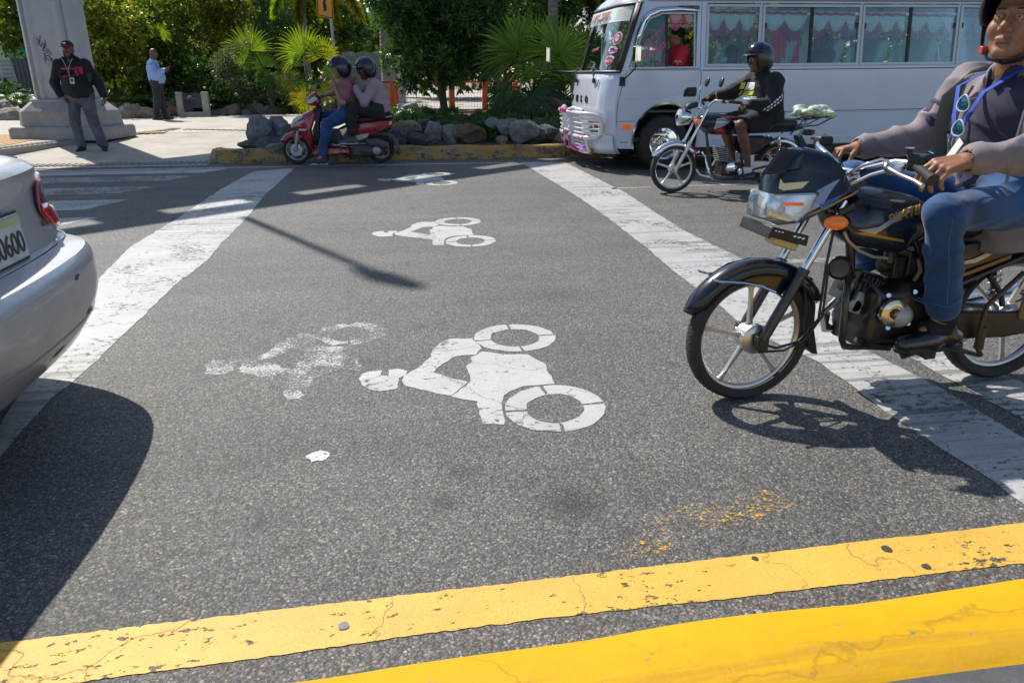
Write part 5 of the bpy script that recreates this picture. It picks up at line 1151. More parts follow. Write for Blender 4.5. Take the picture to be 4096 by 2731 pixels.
J=dict(pe=(-.13,VV,.80),ch=(-.20,VV,1.06),ne=(-.25,VV,1.20),shL=(-.20,VV-.19,1.13),shR=(-.24,VV+.18,1.14),elL=(-.35,VV-.25,.90),wrL=(-.47,VV-.20,1.105),elR=(-.38,VV+.24,.95),wrR=(-.50,VV+.16,1.10),
 hiL=(-.17,VV-.11,.78),hiR=(-.17,VV+.11,.78),knL=(-.54,VV-.24,.825),knR=(-.54,VV+.24,.82),anL=(-.575,VV-.24,.42),anR=(-.58,VV+.24,.40),toL=(-.70,VV-.25,.345),toR=(-.70,VV+.24,.34))
HC=V((-.315,VV-.02,1.345)); HM=headframe((-.82,-.57,-.12))
n2,_=rider('passenger in a pale mauve sweater and black trousers sitting behind the scooter driver',J,HC,HM,SK_DARK,cloth('pale_mauve_cotton',(.30,.22,.255)),cloth('charcoal_denim',(.014,.014,.017)),pm('grey_trainer',(.06,.06,.065),.6,var=.5,vs=30),
 [hand_prims(J['wrL'],(-.75,.0,.5),(-.3,-.6,.6),curl=(15,25,20),thumb=-1),hand_prims(J['wrR'],(-.8,.1,.3),(0,.5,.8),thumb=1,curl=(25,35,25))],hs=1.14,vis=None,seed=15)
# ---------------- white minibus ----------------
BV=10.0
BUS=thing('minibus','white minibus with pink curtains, chrome wheel trims and a white bull bar','minibus',(6.4,11.0,0))
M_BW=pm('white_bus_paint',(.57,.60,.68),.22,coat=.7,var=.04,vs=2,dirt=.12,dirtcol=(.36,.33,.30)); M_SEAL=pm('black_rubber_seal',(.01,.01,.01),.5); M_ALF=pm('window_aluminium',(.42,.41,.40),.35,.6)
M_GL=glass('bus_glass',(.84,.90,.89),.045); M_GLW=glass('windscreen_glass',(.72,.86,.82),.14); M_PINK=pm('magenta_paint',(.62,.02,.17),.35,coat=.5); M_WPT=pm('white_bar_paint',(.66,.65,.66),.3,coat=.5,dirt=.15,dirtcol=(.3,.26,.25))
U0,U1=3.12,9.75; 
def lift(u): return .0105*(u-3.2)      # the body sits a touch nose-down
def sidev(z): return BV+(.0 if z<1.33 else .115*(z-1.33)/.85) + (.05*max(0,.55-z))
def Uf(z): # nose profile at the near corner
    T=[(.22,3.16),(.30,3.10),(.60,3.07),(.80,3.05),(1.0,3.06),(1.31,3.11),(1.33,3.12),(2.17,3.36),(2.26,3.42),(2.36,3.55),(2.48,3.85),(2.56,4.4)]
    for (a,b),(c,d) in zip(T,T[1:]):
        if z<=c: return b+(d-b)*(z-a)/(c-a)
    return T[-1][1]
def front(v,z,B=.22): 
    s=(v-11)/1.0; return Uf(z)-B*(1-abs(s)**6.0)+.03
def BP(u,z,off=0): return V((u,sidev(z)+off,z+lift(u)))
def patch(mb,pts,off,m=0,thick=.004): 
    mb.add([BP(u,z,off) for u,z in pts],[tuple(range(len(pts)))],m)
# near & far side: lower panel with wheel arches
def arch(cx,r,n=18,z0=.30): 
    a0=math.asin(max(-1,(z0-.42)/r)); return [(cx+r*math.cos(pi-a0-(pi-2*a0)*i/n),.42+r*math.sin(pi-a0-(pi-2*a0)*i/n)) for i in range(n+1)]
FWU,RWU=3.83,8.15
for side in (0,1):
    mb=MB(); A=[(3.14,.31)]+arch(FWU,.47)+[(4.6,.30),(7.4,.30)]+arch(RWU,.47)+[(9.7,.32),(9.75,.6),(9.75,1.33),(6.5,1.33),(4.7,1.33),(3.13,1.33),(3.08,1.0),(3.07,.7)]
    mb=MB(); n=len(A)
    f=lambda u,z,o: V((u,(BV+o) if side==0 else (22-BV-o),z+lift(u)))
    vs=[f(u,z,0) for u,z in A]+[f(u,z,.03) for u,z in A]
    mb.add(vs,[tuple(range(n)),tuple(range(2*n-1,n-1,-1))]+[(i,(i+1)%n,(i+1)%n+n,i+n) for i in range(n)])
    mb.build('side_panel',M_BW,BUS,smooth=None,bevel=.006)
def sidebar(mb,pts,off=-.004,th=.04,m=0):
    n=len(pts); vs=[BP(u,z,off) for u,z in pts]+[BP(u,z,off+th) for u,z in pts]
    mb.add(vs,[tuple(range(n)),tuple(range(2*n-1,n-1,-1))]+[(i,(i+1)%n,(i+1)%n+n,i+n) for i in range(n)],m)
# window band: pillars and rails
mb=MB()
WIN=[(4.33,5.12),(5.14,6.62),(6.64,8.15),(8.17,9.5)]
sidebar(mb,[(3.13,1.331),(9.75,1.331),(9.75,1.375),(3.15,1.375)],-.001); sidebar(mb,[(3.36,2.19),(9.75,2.19),(9.75,2.30),(3.48,2.30)],-.001)
sidebar(mb,[(4.20,1.374),(4.335,1.374),(4.335,2.19),(4.20,2.19)],-.001); sidebar(mb,[(9.50,1.374),(9.75,1.374),(9.75,2.19),(9.5,2.19)],-.001)
for a,b in zip(WIN,WIN[1:]): sidebar(mb,[(a[1]-.005,1.374),(b[0]+.005,1.374),(b[0]+.005,2.19),(a[1]-.005,2.19)],.0)
sidebar(mb,[(3.135,1.374),(3.24,1.374),(3.34,1.70),(3.42,1.92),(3.52,2.03),(3.66,2.09),(4.20,2.10),(4.20,2.19),(3.37,2.19)],-.001)
mb.build('window_pillars',M_BW,BUS,smooth=None,bevel=.004)
for i,(a,b) in enumerate(WIN):
    z0,z1=1.375,2.165; w=.034
    mb=MB()
    for pts in ([(a,z0),(b,z0),(b-w,z0+w),(a+w,z0+w)],[(a,z1),(a+w,z1-w),(b-w,z1-w),(b,z1)],[(a,z0),(a+w,z0+w),(a+w,z1-w),(a,z1)],[(b,z0),(b,z1),(b-w,z1-w),(b-w,z0+w)]): sidebar(mb,pts,-.014,.02)
    wf=mb.build('side_window',M_ALF,BUS,smooth=None,bevel=.002)
    mb=MB(); sidebar(mb,[(a+w,z0+w),(b-w,z0+w),(b-w,z1-w),(a+w,z1-w)],.010,.004); mb.build('pane',M_GL,wf,smooth=None)
    if i>0:
        mb=MB(); c=(a+b)/2; sidebar(mb,[(c-.022,z0+w),(c+.022,z0+w),(c+.022,z1-w),(c-.022,z1-w)],.0,.018); 
        mb.build('sash_bar',M_SEAL,wf,smooth=None)
        mb=MB()
        for q in (a+w+.015,b-w-.03): sidebar(mb,[(q,1.86),(q+.022,1.86),(q+.022,1.93),(q,1.93)],-.006,.012)
        mb.build('latch',M_SEAL,wf,smooth=None,bevel=.004)
# driver's window: frame, fixed and open half
dw=[(3.245,1.352),(4.185,1.352),(4.165,2.065),(3.70,2.065),(3.52,2.00),(3.43,1.86),(3.35,1.62)]
mb=MB(); cx,cz=3.75,1.7; inn=[(cx+(u-cx)*.945,cz+(z-cz)*.925) for u,z in dw]
for i in range(len(dw)): j=(i+1)%len(dw); sidebar(mb,[dw[i],dw[j],inn[j],inn[i]],-.012,.02)
df=mb.build('driver_window',M_ALF,BUS,smooth=None,bevel=.002)
mb=MB(); sidebar(mb,[inn[0],(3.79,inn[0][1]),(3.77,inn[3][1]),inn[3],inn[4],inn[5],inn[6]],.008,.004); mb.build('pane',M_GL,df,smooth=None)
mb=MB(); sidebar(mb,[(3.765,inn[0][1]),(3.80,inn[0][1]),(3.78,inn[2][1]),(3.75,inn[2][1])],.0,.014); mb.build('sash_bar',M_SEAL,df,smooth=None)
# chrome rain visor
mb=MB(); pts=[(3.30,1.66),(3.335,1.80),(3.40,1.96),(3.49,2.07),(3.64,2.125),(3.9,2.14),(4.21,2.145)]
r1=[BP(u,z,-.022) for u,z in pts]; r2=[BP(u+(.052 if i<3 else .03),z-(.008 if i<3 else .055),-.050) for i,(u,z) in enumerate(pts)]; r2[-1]=BP(4.205,2.07,-.05)
mb.add(r1+r2,[(i,i+1,i+8,i+7) for i in range(6)]); mb.build('rain_visor',M_CHR,BUS,solid=.006,smooth=60)
# door cut lines, swage line, handle, vents, lamps
M_LINE=pm('panel_gap',(.02,.02,.022),.8)
mb=MB()
def line(pts,w=.006): 
    for p,q in zip(pts,pts[1:]):
        d=V((q[0]-p[0],0,q[1]-p[1])).normalized(); nx,nz=-d.z*w/2,d.x*w/2
        sidebar(mb,[(p[0]+nx,p[1]+nz),(q[0]+nx,q[1]+nz),(q[0]-nx,q[1]-nz),(p[0]-nx,p[1]-nz)],-.0025,.003)
line([(3.225,1.335),(3.15,1.1),(3.105,.9),(3.10,.6),(3.105,.33)]); line([(4.255,2.19),(4.26,1.33),(4.285,1.28),(4.285,.93)]); line([(4.285,.93),(4.28,.75),(4.30,.55),(4.32,.30)]); line([(3.25,1.345),(4.25,1.345)],.008)
line([(3.11,.675),(3.38,.675)],.004); line([(4.30,1.325),(9.75,1.325)],.007); line([(4.40,.765),(9.7,.765)],.007)
line([(3.16,.42),(3.37,.42)],.004)
mb.build('panel_gaps',M_LINE,BUS,smooth=None)
mb=MB(); sidebar(mb,[(4.40,.745),(9.74,.745),(9.74,.757),(4.40,.757)],-.010,.012); sidebar(mb,[(4.55,.31),(7.45,.31),(7.45,.41),(4.55,.41)],-.02,.03); sidebar(mb,[(3.12,.97),(3.6,.965),(3.95,1.01),(4.2,1.22),(4.24,1.32),(4.22,1.32),(3.93,1.025),(3.6,.98),(3.12,.985)],-.005,.008); mb.build('swage_line',M_BW,BUS,smooth=None,bevel=.004)
mb=MB(); sidebar(mb,[(4.04,.985),(4.21,.985),(4.235,1.0),(4.235,1.09),(4.22,1.11),(4.10,1.11),(4.06,1.08)],-.006,.01); dh=mb.build('door_handle',M_SEAL,BUS,smooth=None,bevel=.006)
mb=MB(); sidebar(mb,[(4.07,1.01),(4.21,1.01),(4.205,1.05),(4.09,1.05)],-.022,.012); mb.build('grip_plate',M_PLAS,dh,smooth=None,bevel=.006)
mb=MB(); sidebar(mb,[(3.19,.565),(3.30,.565),(3.315,.60),(3.30,.635),(3.19,.635),(3.175,.60)],-.022,.02); mb.build('side_indicator',M_AMB,BUS,smooth=None,bevel=.008)
mb=MB(); sidebar(mb,[(3.16,.375),(3.29,.375),(3.29,.402),(3.16,.402)],-.008,.01); sidebar(mb,[(6.05,.365),(6.20,.365),(6.20,.398),(6.05,.398)],-.024,.01); mb.build('maker_plate',M_STL,BUS,smooth=None,bevel=.004)
for (cu) in (FWU,RWU):
    mb=MB(); A=arch(cu,.475,22,.30); B_=arch(cu,.50,22,.30)
    for i in range(22): sidebar(mb,[A[i],B_[i],B_[i+1],A[i+1]],-.018,.02)
    mb.build('wheel_arch_trim',M_CHR,BUS,smooth=None)
    for sy,mm in ((0,1),(1,-1)):
        c=V((cu,BV+.13 if sy==0 else 22-BV-.13,.375)); wq=child('wheel',BUS,c)
        mb=MB(); mb.lathe(c,(0,-1,0),[(.20,-.10),(.27,-.115),(.345,-.10),(.372,-.07),(.378,.0),(.372,.07),(.345,.10),(.27,.115),(.215,.10)],44); mb.build('tyre',M_RUB,wq,smooth=45)
        if sy==0:
            mb=MB(); mb.lathe(c,(0,-1,0),[(.218,.095),(.23,.11),(.222,.122),(.205,.115),(.19,.06),(.16,.035),(.10,.05),(.085,.09),(.07,.12),(0,.125)],40)
            for i in range(8):
                a=2*pi*i/8; d=V((math.cos(a),0,math.sin(a))); mb.cyl(c+d*.13+V((0,-.035,0)),c+d*.13+V((0,-.085,0)),.022,.016,n=8)
            mb.build('wheel_trim',M_CHR,wq,smooth=40)
            mb=MB(); mb.cyl(c+V((0,-.12,0)),c+V((0,-.145,0)),.03,.024,n=8); mb.build('hub_cap',pm('brass',(.45,.30,.06),.25,1.),wq)
        else:
            mb=MB(); mb.lathe(c,(0,-1,0),[(0,-.08),(.2,-.08),(.2,.08),(0,.08)],20); mb.build('rim',M_STL,wq)
for cu in (FWU,RWU):
    mb=MB(); mb.loft([[V((cu+.49*math.cos(pi*i/14),v_,.42+.49*math.sin(pi*i/14))) for i in range(15)] for v_ in (10.04,10.5)],closed=False,caps=False); mb.add([V((cu-.5,10.5,.2)),V((cu+.5,10.5,.2)),V((cu+.5,10.5,.93)),V((cu-.5,10.5,.93))],[(0,1,2,3)]); mb.build('wheel_well',M_PLAS,BUS,smooth=60)
# nose: curved bonnet panel, roof, floor, far wall
def nosepatch(mb,zs,vs_,off=0,m=0,B=.22):
    rings=[[V((front(v,z,B)-off,v,z+lift(3.2))) for v in vs_] for z in zs]; mb.loft(rings,m,closed=False,caps=False)
vv=[10.0+.0*0+ (2.0)*i/20 for i in range(21)]; vv=[11-math.cos(pi*i/28)*1.0 for i in range(29)]
mb=MB(); nosepatch(mb,[.24,.30,.45,.60,.72,.80,.83,.86,.92,1.0,1.1,1.2,1.30],vv); mb.build('front_panel',M_BW,BUS,smooth=50,solid=.012)
mb=MB(); nosepatch(mb,[.845,.852,.862,.870],vv,.006); mb.build('nose_crease',M_BW,BUS,smooth=60)
mb=MB(); nosepatch(mb,[1.30,1.335],vv,.004); nosepatch(mb,[2.15,2.19],vv,.004); 
for k,(v0,v1) in enumerate(((10.0,10.055),(11.945,12.0))):
    nosepatch(mb,[1.33,1.5,1.7,1.9,2.17],[v0+(v1-v0)*i/3 for i in range(4)],.006)
mb.build('windscreen_seal',M_SEAL,BUS,smooth=60,solid=.02)
mb=MB(); nosepatch(mb,[1.33+.84*i/8 for i in range(9)],[10.05+1.9*i/24 for i in range(25)]); mb.build('windscreen',M_GLW,BUS,smooth=60)
mb=MB(); rings=[]
for k in range(15):
    t=k/14
    zc=2.19+.37*math.sin(t*pi/2)**1.0
    rings.append(None)
# roof as nested outlines
rings=[]
for t in [0,.12,.25,.4,.55,.7,.85,1.]:
    z=2.18+.40*math.sin(t*pi/2); w=(1-.10)*(1-(1-math.cos(t*pi/2))*1.0) if t<1 else .0
    hw=.885*math.cos(t*pi/2)**.6 if t<1 else .02
    uf=3.36+ (1-math.cos(t*pi/2))*1.3 ; ub=9.75-(1-math.cos(t*pi/2))*.5
    ring=[V((uf-.22*(1-abs(math.cos(pi*i/12))**6.0)*(1-t)+.03,11-hw*math.cos(pi*i/12),z+lift(uf))) for i in range(13)]
    ring+=[V((ub,11+hw,z+lift(ub))),V((ub,11-hw,z+lift(ub)))]; rings.append(ring)
mb.loft(rings,caps=True); mb.build('roof',M_BW,BUS,smooth=50)
mb=MB(); mb.tube([BP(u,2.22,-.012) for u in (3.5,5,7,9.75)],.016,6); mb.build('roof_gutter',M_ALF,BUS)
mb=MB(); mb.box((6.5,11,.42),(6.3,1.86,.06)); mb.box((6.6,11,.30),(5.6,.9,.2)); mb.build('chassis_floor',M_STL,BUS)
M_INT=pm('interior_lining',(.33,.38,.36),.7)
mb=MB(); mb.box((6.5,11,.80),(6.0,1.75,.03)); mb.build('cabin_floor',pm('floor_lino',(.10,.11,.11),.6),BUS)
mb=MB(); mb.box((9.72,11,1.35),(.06,1.9,1.9)); mb.build('rear_wall',M_BW,BUS,bevel=.02)
mb=MB(); 
for a in (3.45,4.35,5.13,6.63,8.16,9.6): mb.box((a,11.93,1.78),(.10,.04,.86))
mb.box((6.5,11.93,2.2),(6.4,.04,.12)); mb.build('far_pillars',M_BW,BUS)
mb=MB(); mb.box((6.6,11.95,1.77),(6.1,.006,.82)); mb.build('far_glass',M_GL,BUS,smooth=None)
# seats: teal back covers with pale edge
M_TEAL=pm('teal_seat_cover',(.24,.50,.46),.6,var=.1,vs=5); M_PALE=pm('pale_seat_edge',(.45,.55,.50),.6)
for i,(u,v) in enumerate([(5.60,10.45),(6.35,10.45),(7.05,10.45),(7.85,10.45),(8.65,10.45),(9.2,10.45),(5.3,11.45),(6.0,11.45),(6.8,11.45),(7.5,11.45),(8.3,11.45),(9.0,11.45)]):
    st=child('seat',BUS,(u,v,.85))
    sdf('backrest',[bx((u+.02,v,1.38),(.035,.20,.34),.05,.03,Matrix.Rotation(R(14),3,'Y')),bx((u-.20,v,1.02),(.22,.2,.03),.05,.03)],.025,M_TEAL,st)
    mb=MB(); mb.box((u+.085,v,1.40),(.05,.36,.66),rot=Matrix.Rotation(R(14),3,'Y')); mb.build('edge_cover',M_PALE,st,bevel=.02)
# curtains
M_CW=cloth('white_satin_curtain',(.66,.78,.80),rough=.4,bump=0); M_CP=cloth('crimson_trim',(.70,.02,.13),bump=0); M_CM=cloth('mauve_fringe',(.60,.12,.24),bump=0)
def valance(parent,u0,u1,v,n=2,z1=2.13,wmat=None):
    mb=MB(); N=64
    def swag(f): x=(f*n)%1; return .12+.14*math.sin(pi*x)**.7
    rows=[]
    for j in range(7):
        t=j/6; rows.append([V((u0+(u1-u0)*i/N, v+.006*math.sin(i*1.7+5*t*math.cos(pi*((i/N*n)%1)))-.03*math.sin(pi*((i/N*n)%1))*math.sin(pi*t*.8)+.008*math.sin(t*14+2*abs(((i/N*n)%1)-.5)), z1-.02-t*swag(i/N))) for i in range(N+1)])
    mb.loft(rows,closed=False,caps=False); c=mb.build('curtain_valance',wmat or M_CW,parent,smooth=80)
    mb=MB(); mb.loft([[V((u0+(u1-u0)*i/N,v-.012+.018*math.sin(i*1.7),z1-.035-k*.035+.006*math.sin(i*.4))) for i in range(N+1)] for k in (0,1)],closed=False,caps=False); mb.build('trim_band',M_CP,c,smooth=80,solid=.004)
    mb=MB()
    for i in range(int((u1-u0)/.011)):
        f=i*.011/(u1-u0); z=z1-.02-swag(f); x=u0+i*.011; yy=v-.012+.004*math.sin(i*1.1)
        mb.add([(x,yy,z+.02),(x+.0085,yy+.004,z+.02),(x+.0085,yy+.004,z-.085),(x,yy,z-.09)],[(0,1,2,3)])
    mb.build('fringe',M_CM,c,smooth=None)
for a,b,n in ((4.37,5.07,3),(5.18,5.83,2),(5.90,6.56,2.5),(6.68,7.35,2.5),(7.42,8.1,2.5),(8.2,8.8,2.5),(8.85,9.4,2.5)): valance(BUS,a,b,10.15,n)
valance(BUS,3.80,4.14,10.14,1.6,2.21,cloth('white_red_curtain',(.55,.35,.38),bump=0)); valance(BUS,3.45,3.78,10.18,1,2.14,cloth('dim_teal_cloth',(.05,.22,.24),bump=0))
for a,b in ((5.2,5.9),(7.4,8.1)): valance(BUS,a,b,11.86,2)
mb=MB(); N=40; mb.loft([[V((5.38+.42*i/N+(.03 if z<1.6 else 0),10.22+.022*math.sin(i*.9),z)) for i in range(N+1)] for z in (2.0,1.7,1.4,1.15)],closed=False,caps=False); mb.build('drawn_curtain',M_CP,BUS,smooth=80)
mb=MB(); mb.loft([[V((5.86+.10*i/10,10.23+.03*math.sin(i*1.2),z)) for i in range(11)] for z in (2.0,1.7,1.4,1.15)],closed=False,caps=False); mb.build('tied_curtain',M_CW,BUS,smooth=80)
# dashboard, steering wheel
mb=MB(); mb.box((3.35,11,1.22),(.45,1.8,.16)); mb.build('dashboard',pm('pale_dash',(.40,.45,.42),.5),BUS,bevel=.05,bseg=3)
mb=MB(); c=V((3.62,10.48,1.36)); ax_=V((-.55,0,1)).normalized(); x,y,z=fr(ax_); mb.tube([c+(x*math.cos(a)+y*math.sin(a))*.21 for a in [2*pi*i/28 for i in range(28)]],.014,8,closed=True); mb.tube([c-x*.2,c,c+x*.2],.012,6); mb.tube([c,c-z*.3],.02,6); mb.build('steering_wheel',M_PLAS,BUS,smooth=60)
# wipers
mb=MB(); zf=lambda v,z,o=.02:V((front(v,z)-o,v,z+lift(3.2)))
for v0,v1 in ((10.45,10.95),(11.45,11.9)):
    mb.tube([zf(v0,1.22,.03),zf(v0+.10,1.32,.04),zf(v0+.22,1.37,.03)],.010,6); mb.tube([zf(v0+.0,1.36,.02),zf(v0+.55 if v0<11 else v0+.35,1.385,.02)],.008,6); mb.box(zf(v0,1.20,.03),(.03,.05,.06)); mb.tube([zf(v0-.15,1.22,.02),zf(v0-.13,1.12,.02)],.006,5)
mb.build('wiper',M_SEAL,BUS,smooth=50)
# mirrors
mb=MB(); mb.box((3.155,BV-.012,1.195),(.075,.03,.12)); mb.tube([(3.16,BV-.02,1.21),(3.20,BV-.13,1.28),(3.255,BV-.22,1.36),(3.265,BV-.23,1.44)],.011,8); ma=mb.build('mirror_arm',M_SEAL,BUS,smooth=60)
sdf('mirror',[bx((3.265,BV-.23,1.535),(.018,.045,.09),.022,.01,Matrix.Rotation(R(8),3,'Z'))],.007,M_CHR,ma)
mb=MB(); mb.box((3.238,BV-.245,1.535),(.006,.075,.15)); mb.build('amber_reflection',pm('painted_amber_reflection',(.5,.22,.03),.3),ma,bevel=.003)  # reflection on the mirror put in as an amber coloured plate
mb=MB(); mb.tube([(2.99,11.95,1.33),(2.93,12.05,1.325),(2.68,12.28,1.33),(2.62,12.3,1.38),(2.61,12.3,1.50)],.013,8); mb.box((3.0,11.95,1.24),(.06,.04,.16)); ma=mb.build('mirror_arm',M_SEAL,BUS,smooth=60)
sdf('mirror',[bx((2.62,12.3,1.58),(.015,.06,.10),.016,.01,Matrix.Rotation(R(-20),3,'Z'))],.007,M_CHR,ma)
# lettering on the nose
M_LET=pm('dark_chrome_letters',(.04,.035,.035),.3,.6)
for i,ch in enumerate('FUSO'):
    v=11.60-.27*i; p=zf(v,.90,.010); q=zf(v-.12,.90,.010); text(ch,M_LET,BUS,p,(q-p),(0.02,0,1),.135,ext=.008,sx=1.2,bold=.003)
# banner across the top of the windscreen
mb=MB(); nosepatch(mb,[1.96,2.02,2.08,2.14],[10.08+1.84*i/20 for i in range(21)],.004); bn=mb.build('sun_banner',pm('pale_green_banner',(.55,.66,.60),.5),BUS,smooth=60)
M_BR=pm('dark_banner_ink',(.16,.04,.05),.5); M_PK=pm('pink_ink',(.55,.10,.18),.5)
def nosetext(s,v,z,size,mat,par,sh=0,step=.6,dz=0,o_=.009,bold=.0):
    for ch in s:
        if ch==' ': v-=size*step*.8; continue
        p=zf(v,z,o_); q=zf(v-.08,z,o_); u_=zf(v,z+.05,o_); text(ch,mat,par,p,(q-p),(u_-p),size,ext=.001,shear=sh,sx=1.25,bold=bold); v-=size*step*(1.25 if ch not in 'I.-,' else .8); z+=dz
nosetext('LARY TOURS',11.55,2.045,.105,M_PK,bn,.35,.74,bold=.002)
nosetext('AV. 27-DE-FEBRERO-KM.13',11.78,2.00,.062,M_BR,bn,.15,.76,bold=.001); nosetext('KM. 9 AUTOPISTA DUARTE',11.68,1.964,.045,M_BR,bn,.15,.95)
for a_ in (10.09,11.62):
    mb=MB()
    for k in range(6): nosepatch(mb,[1.99+.024*k,1.994+.024*k],[a_+.28*i/4 for i in range(5)],.007)
    mb.build('banner_stripe',M_PK,bn,smooth=None)
def sticker(v,z,rv__,rz,mat,o_=.008,n=16,sq=None):
    mb=MB(); pts=sq or [(math.cos(2*pi*i/n),math.sin(2*pi*i/n)) for i in range(n)]; mb.add([zf(v+a*rv__,z+b*rz,o_) for a,b in pts],[tuple(range(len(pts)))]); return mb.build('sticker',mat,BUS,smooth=None)
M_SRED=pm('red_sticker',(.5,.03,.04),.4); M_SWH=pm('white_sticker',(.7,.7,.68),.4)
sticker(10.17,1.745,.07,.085,M_SWH); sticker(10.17,1.742,.058,.072,M_SRED,.0105); sticker(10.17,1.75,.032,.045,M_SWH,.013)
for dv in (-.014,.014): sticker(10.17+dv,1.757,.008,.010,M_SRED,.0155)
sticker(10.20,1.60,.085,.05,M_SWH,sq=[(-1,-.6),(.2,-1),(1,-.2),(.8,.9),(-.3,1),(-1,.3)]); sticker(10.18,1.592,.065,.022,pm('magenta_sticker',(.55,.03,.30),.4),.0105,sq=[(-1,-1),(1,-1),(1,1),(-1,1)]); sticker(10.21,1.615,.04,.012,M_BLU,.0105,sq=[(-1,-1),(1,-1),(1,1),(-1,1)])
sticker(10.21,1.455,.085,.075,M_SWH,sq=[(0,-1),(.8,-.3),(1,.7),(.3,1),(-.3,1),(-1,.7),(-.8,-.3)]); sticker(10.21,1.452,.07,.06,M_SRED,.0105,sq=[(0,-1),(.8,-.3),(1,.7),(.3,1),(-.3,1),(-1,.7),(-.8,-.3)]); nosetext('NAZY',10.285,1.443,.045,M_SWH,BUS,0,.6,o_=.0135,bold=.001)
nosetext('DIOS DIRIGE',11.02,1.60,.052,M_PK,BUS,.3,.5,dz=.002,bold=.001)
# lettering on the driver's glass
M_MAG=pm('magenta_lettering',(.62,.06,.24),.5); M_DPU=pm('dark_mauve_lettering',(.28,.06,.16),.5)
vo=10.03
text('aciable!!',M_DPU,BUS,(3.385,vo+.01,1.60),(1,0,.52),(-.12,.1,1),.135,shear=.35,bold=.001,sx=.8); text('La',M_MAG,BUS,(3.335,vo-.005,1.44),(1,0,.42),(-.1,.1,1),.155,shear=.35,bold=.002,sx=.95); text('Inst',M_MAG,BUS,(3.555,vo+.0,1.535),(1,0,.5),(-.1,.1,1),.165,shear=.35,bold=.002,sx=.8); text('El Prefe',pm('grey_lettering',(.4,.42,.42),.5),BUS,(3.43,vo-.01,1.385),(1,0,.02),(0,.1,1),.055,shear=.3)
mb=MB(); 
mb.add([(3.50+x*.9,vo+.0+.1*z,1.50+z) for x,z in ((0,0),(.03,.01),(.045,.05),(.03,.085),(.042,.12),(.028,.16),(.005,.175),(-.012,.155),(-.004,.11),(-.016,.08),(.004,.05))],[tuple(range(11))]); mb.build('pink_silhouette',M_MAG,BUS,smooth=None,solid=.002)
mb=MB(); mb.tube([(3.55+.035*math.cos(a),vo-.0,1.455+.05*math.sin(a)) for a in [i*.45 for i in range(10)]],.006,5); mb.tube([(3.53,vo,1.41),(3.55,vo,1.44),(3.585,vo,1.43),(3.60,vo,1.40)],.006,5); mb.build('teal_portrait',pm('teal_lettering',(.15,.45,.38),.5),BUS,smooth=None)
mb=MB()
for k in range(4): mb.tube([(3.36+.03*k,vo-.002,1.56+.03*k),(3.50,vo,1.62+.035*k),(3.66,vo,1.75+.03*k)],.0016,4)
mb.build('swoosh',M_SWH,BUS)
# headlamps, bumper, bull bar
for s,v0 in ((0,10.14),(1,11.86)):
    mb=MB(); sg=1 if s==0 else -1
    vs_=[v0+sg*.06*i for i in range(8)]
    rings=[[V((front(v,z)-.02,v,z+lift(3.2))) for v in vs_] for z in (.52,.58,.64,.66)]; mb.loft(rings,closed=False,caps=False); hl_=mb.build('headlamp',pm('lamp_black',(.03,.03,.035),.2,coat=.5),BUS,smooth=60,solid=.01)
    mb=MB(); mb.sph(zf(v0+sg*.20,.59,.03),(.02,.028,.045)); mb.sph(zf(v0+sg*.33,.59,.03),(.02,.028,.045)); mb.build('reflector',M_REFL,hl_)
    mb=MB(); rings=[[V((front(v,z)-.028,v,z+lift(3.2))) for v in [v0-sg*.02+sg*.03*i for i in range(4)]] for z in (.56,.64)]; mb.loft(rings,closed=False,caps=False); mb.build('corner_indicator',M_AMB,hl_,smooth=60,solid=.01)
    mb=MB(); mb.sph(zf(v0+sg*.03,.535,.035),(.03,.035,.03)); mb.build('fog_glass',M_REFL,hl_)
mb=MB(); nosepatch(mb,[.24,.34,.44,.48],vv,.05,B=.27); mb.build('bumper',M_BW,BUS,smooth=50,solid=.03)
mb=MB(); Z=lambda v,z,o: V((front(v,z,.30)-o,v,z+lift(3.2)))
def barpath(v0,v1,z,o,n=8): return [Z(v0+(v1-v0)*i/n,z,o) for i in range(n+1)]
# near wing: outer loop and slats
def wing(v0,v1,sg):
    out=barpath(v0,v1,.765,.13)+[Z(v1,.74,.14)]
    e=V((.035,-.05*sg,0))
    loop=[Z(v1,.77,.19)]+barpath(v1,v0,.77,.13)[1:-1]+[Z(v0,.755,.10),Z(v0-sg*.035,.71,.07),Z(v0-sg*.04,.62,.06),Z(v0-sg*.03,.50,.07),Z(v0,.455,.10)]+barpath(v0+sg*.1,v1,.445,.13)
    mb.tube(loop,.030,10)
    for z in (.70,.635,.565,.505): mb.tube([Z(v0-sg*.02,z,.07)]+barpath(v0+sg*.06,v1,z,.13,5),.014,8)
    low=barpath(v1,v0+sg*.1,.40,.13)[::-1]
    for z in (.385,.335,.285): mb.tube(barpath(v0+sg*.18,v1,z,.12,5),.013,8)
    mb.tube([Z(v0+sg*.13,.44,.13),Z(v0+sg*.12,.33,.12),Z(v0+sg*.15,.25,.10)]+barpath(v0+sg*.3,v1,.235,.10,4),.030,10)
wing(10.12,10.80,1); wing(11.88,11.20,-1)
bb=mb.build('bull_bar',M_WPT,BUS,smooth=60)
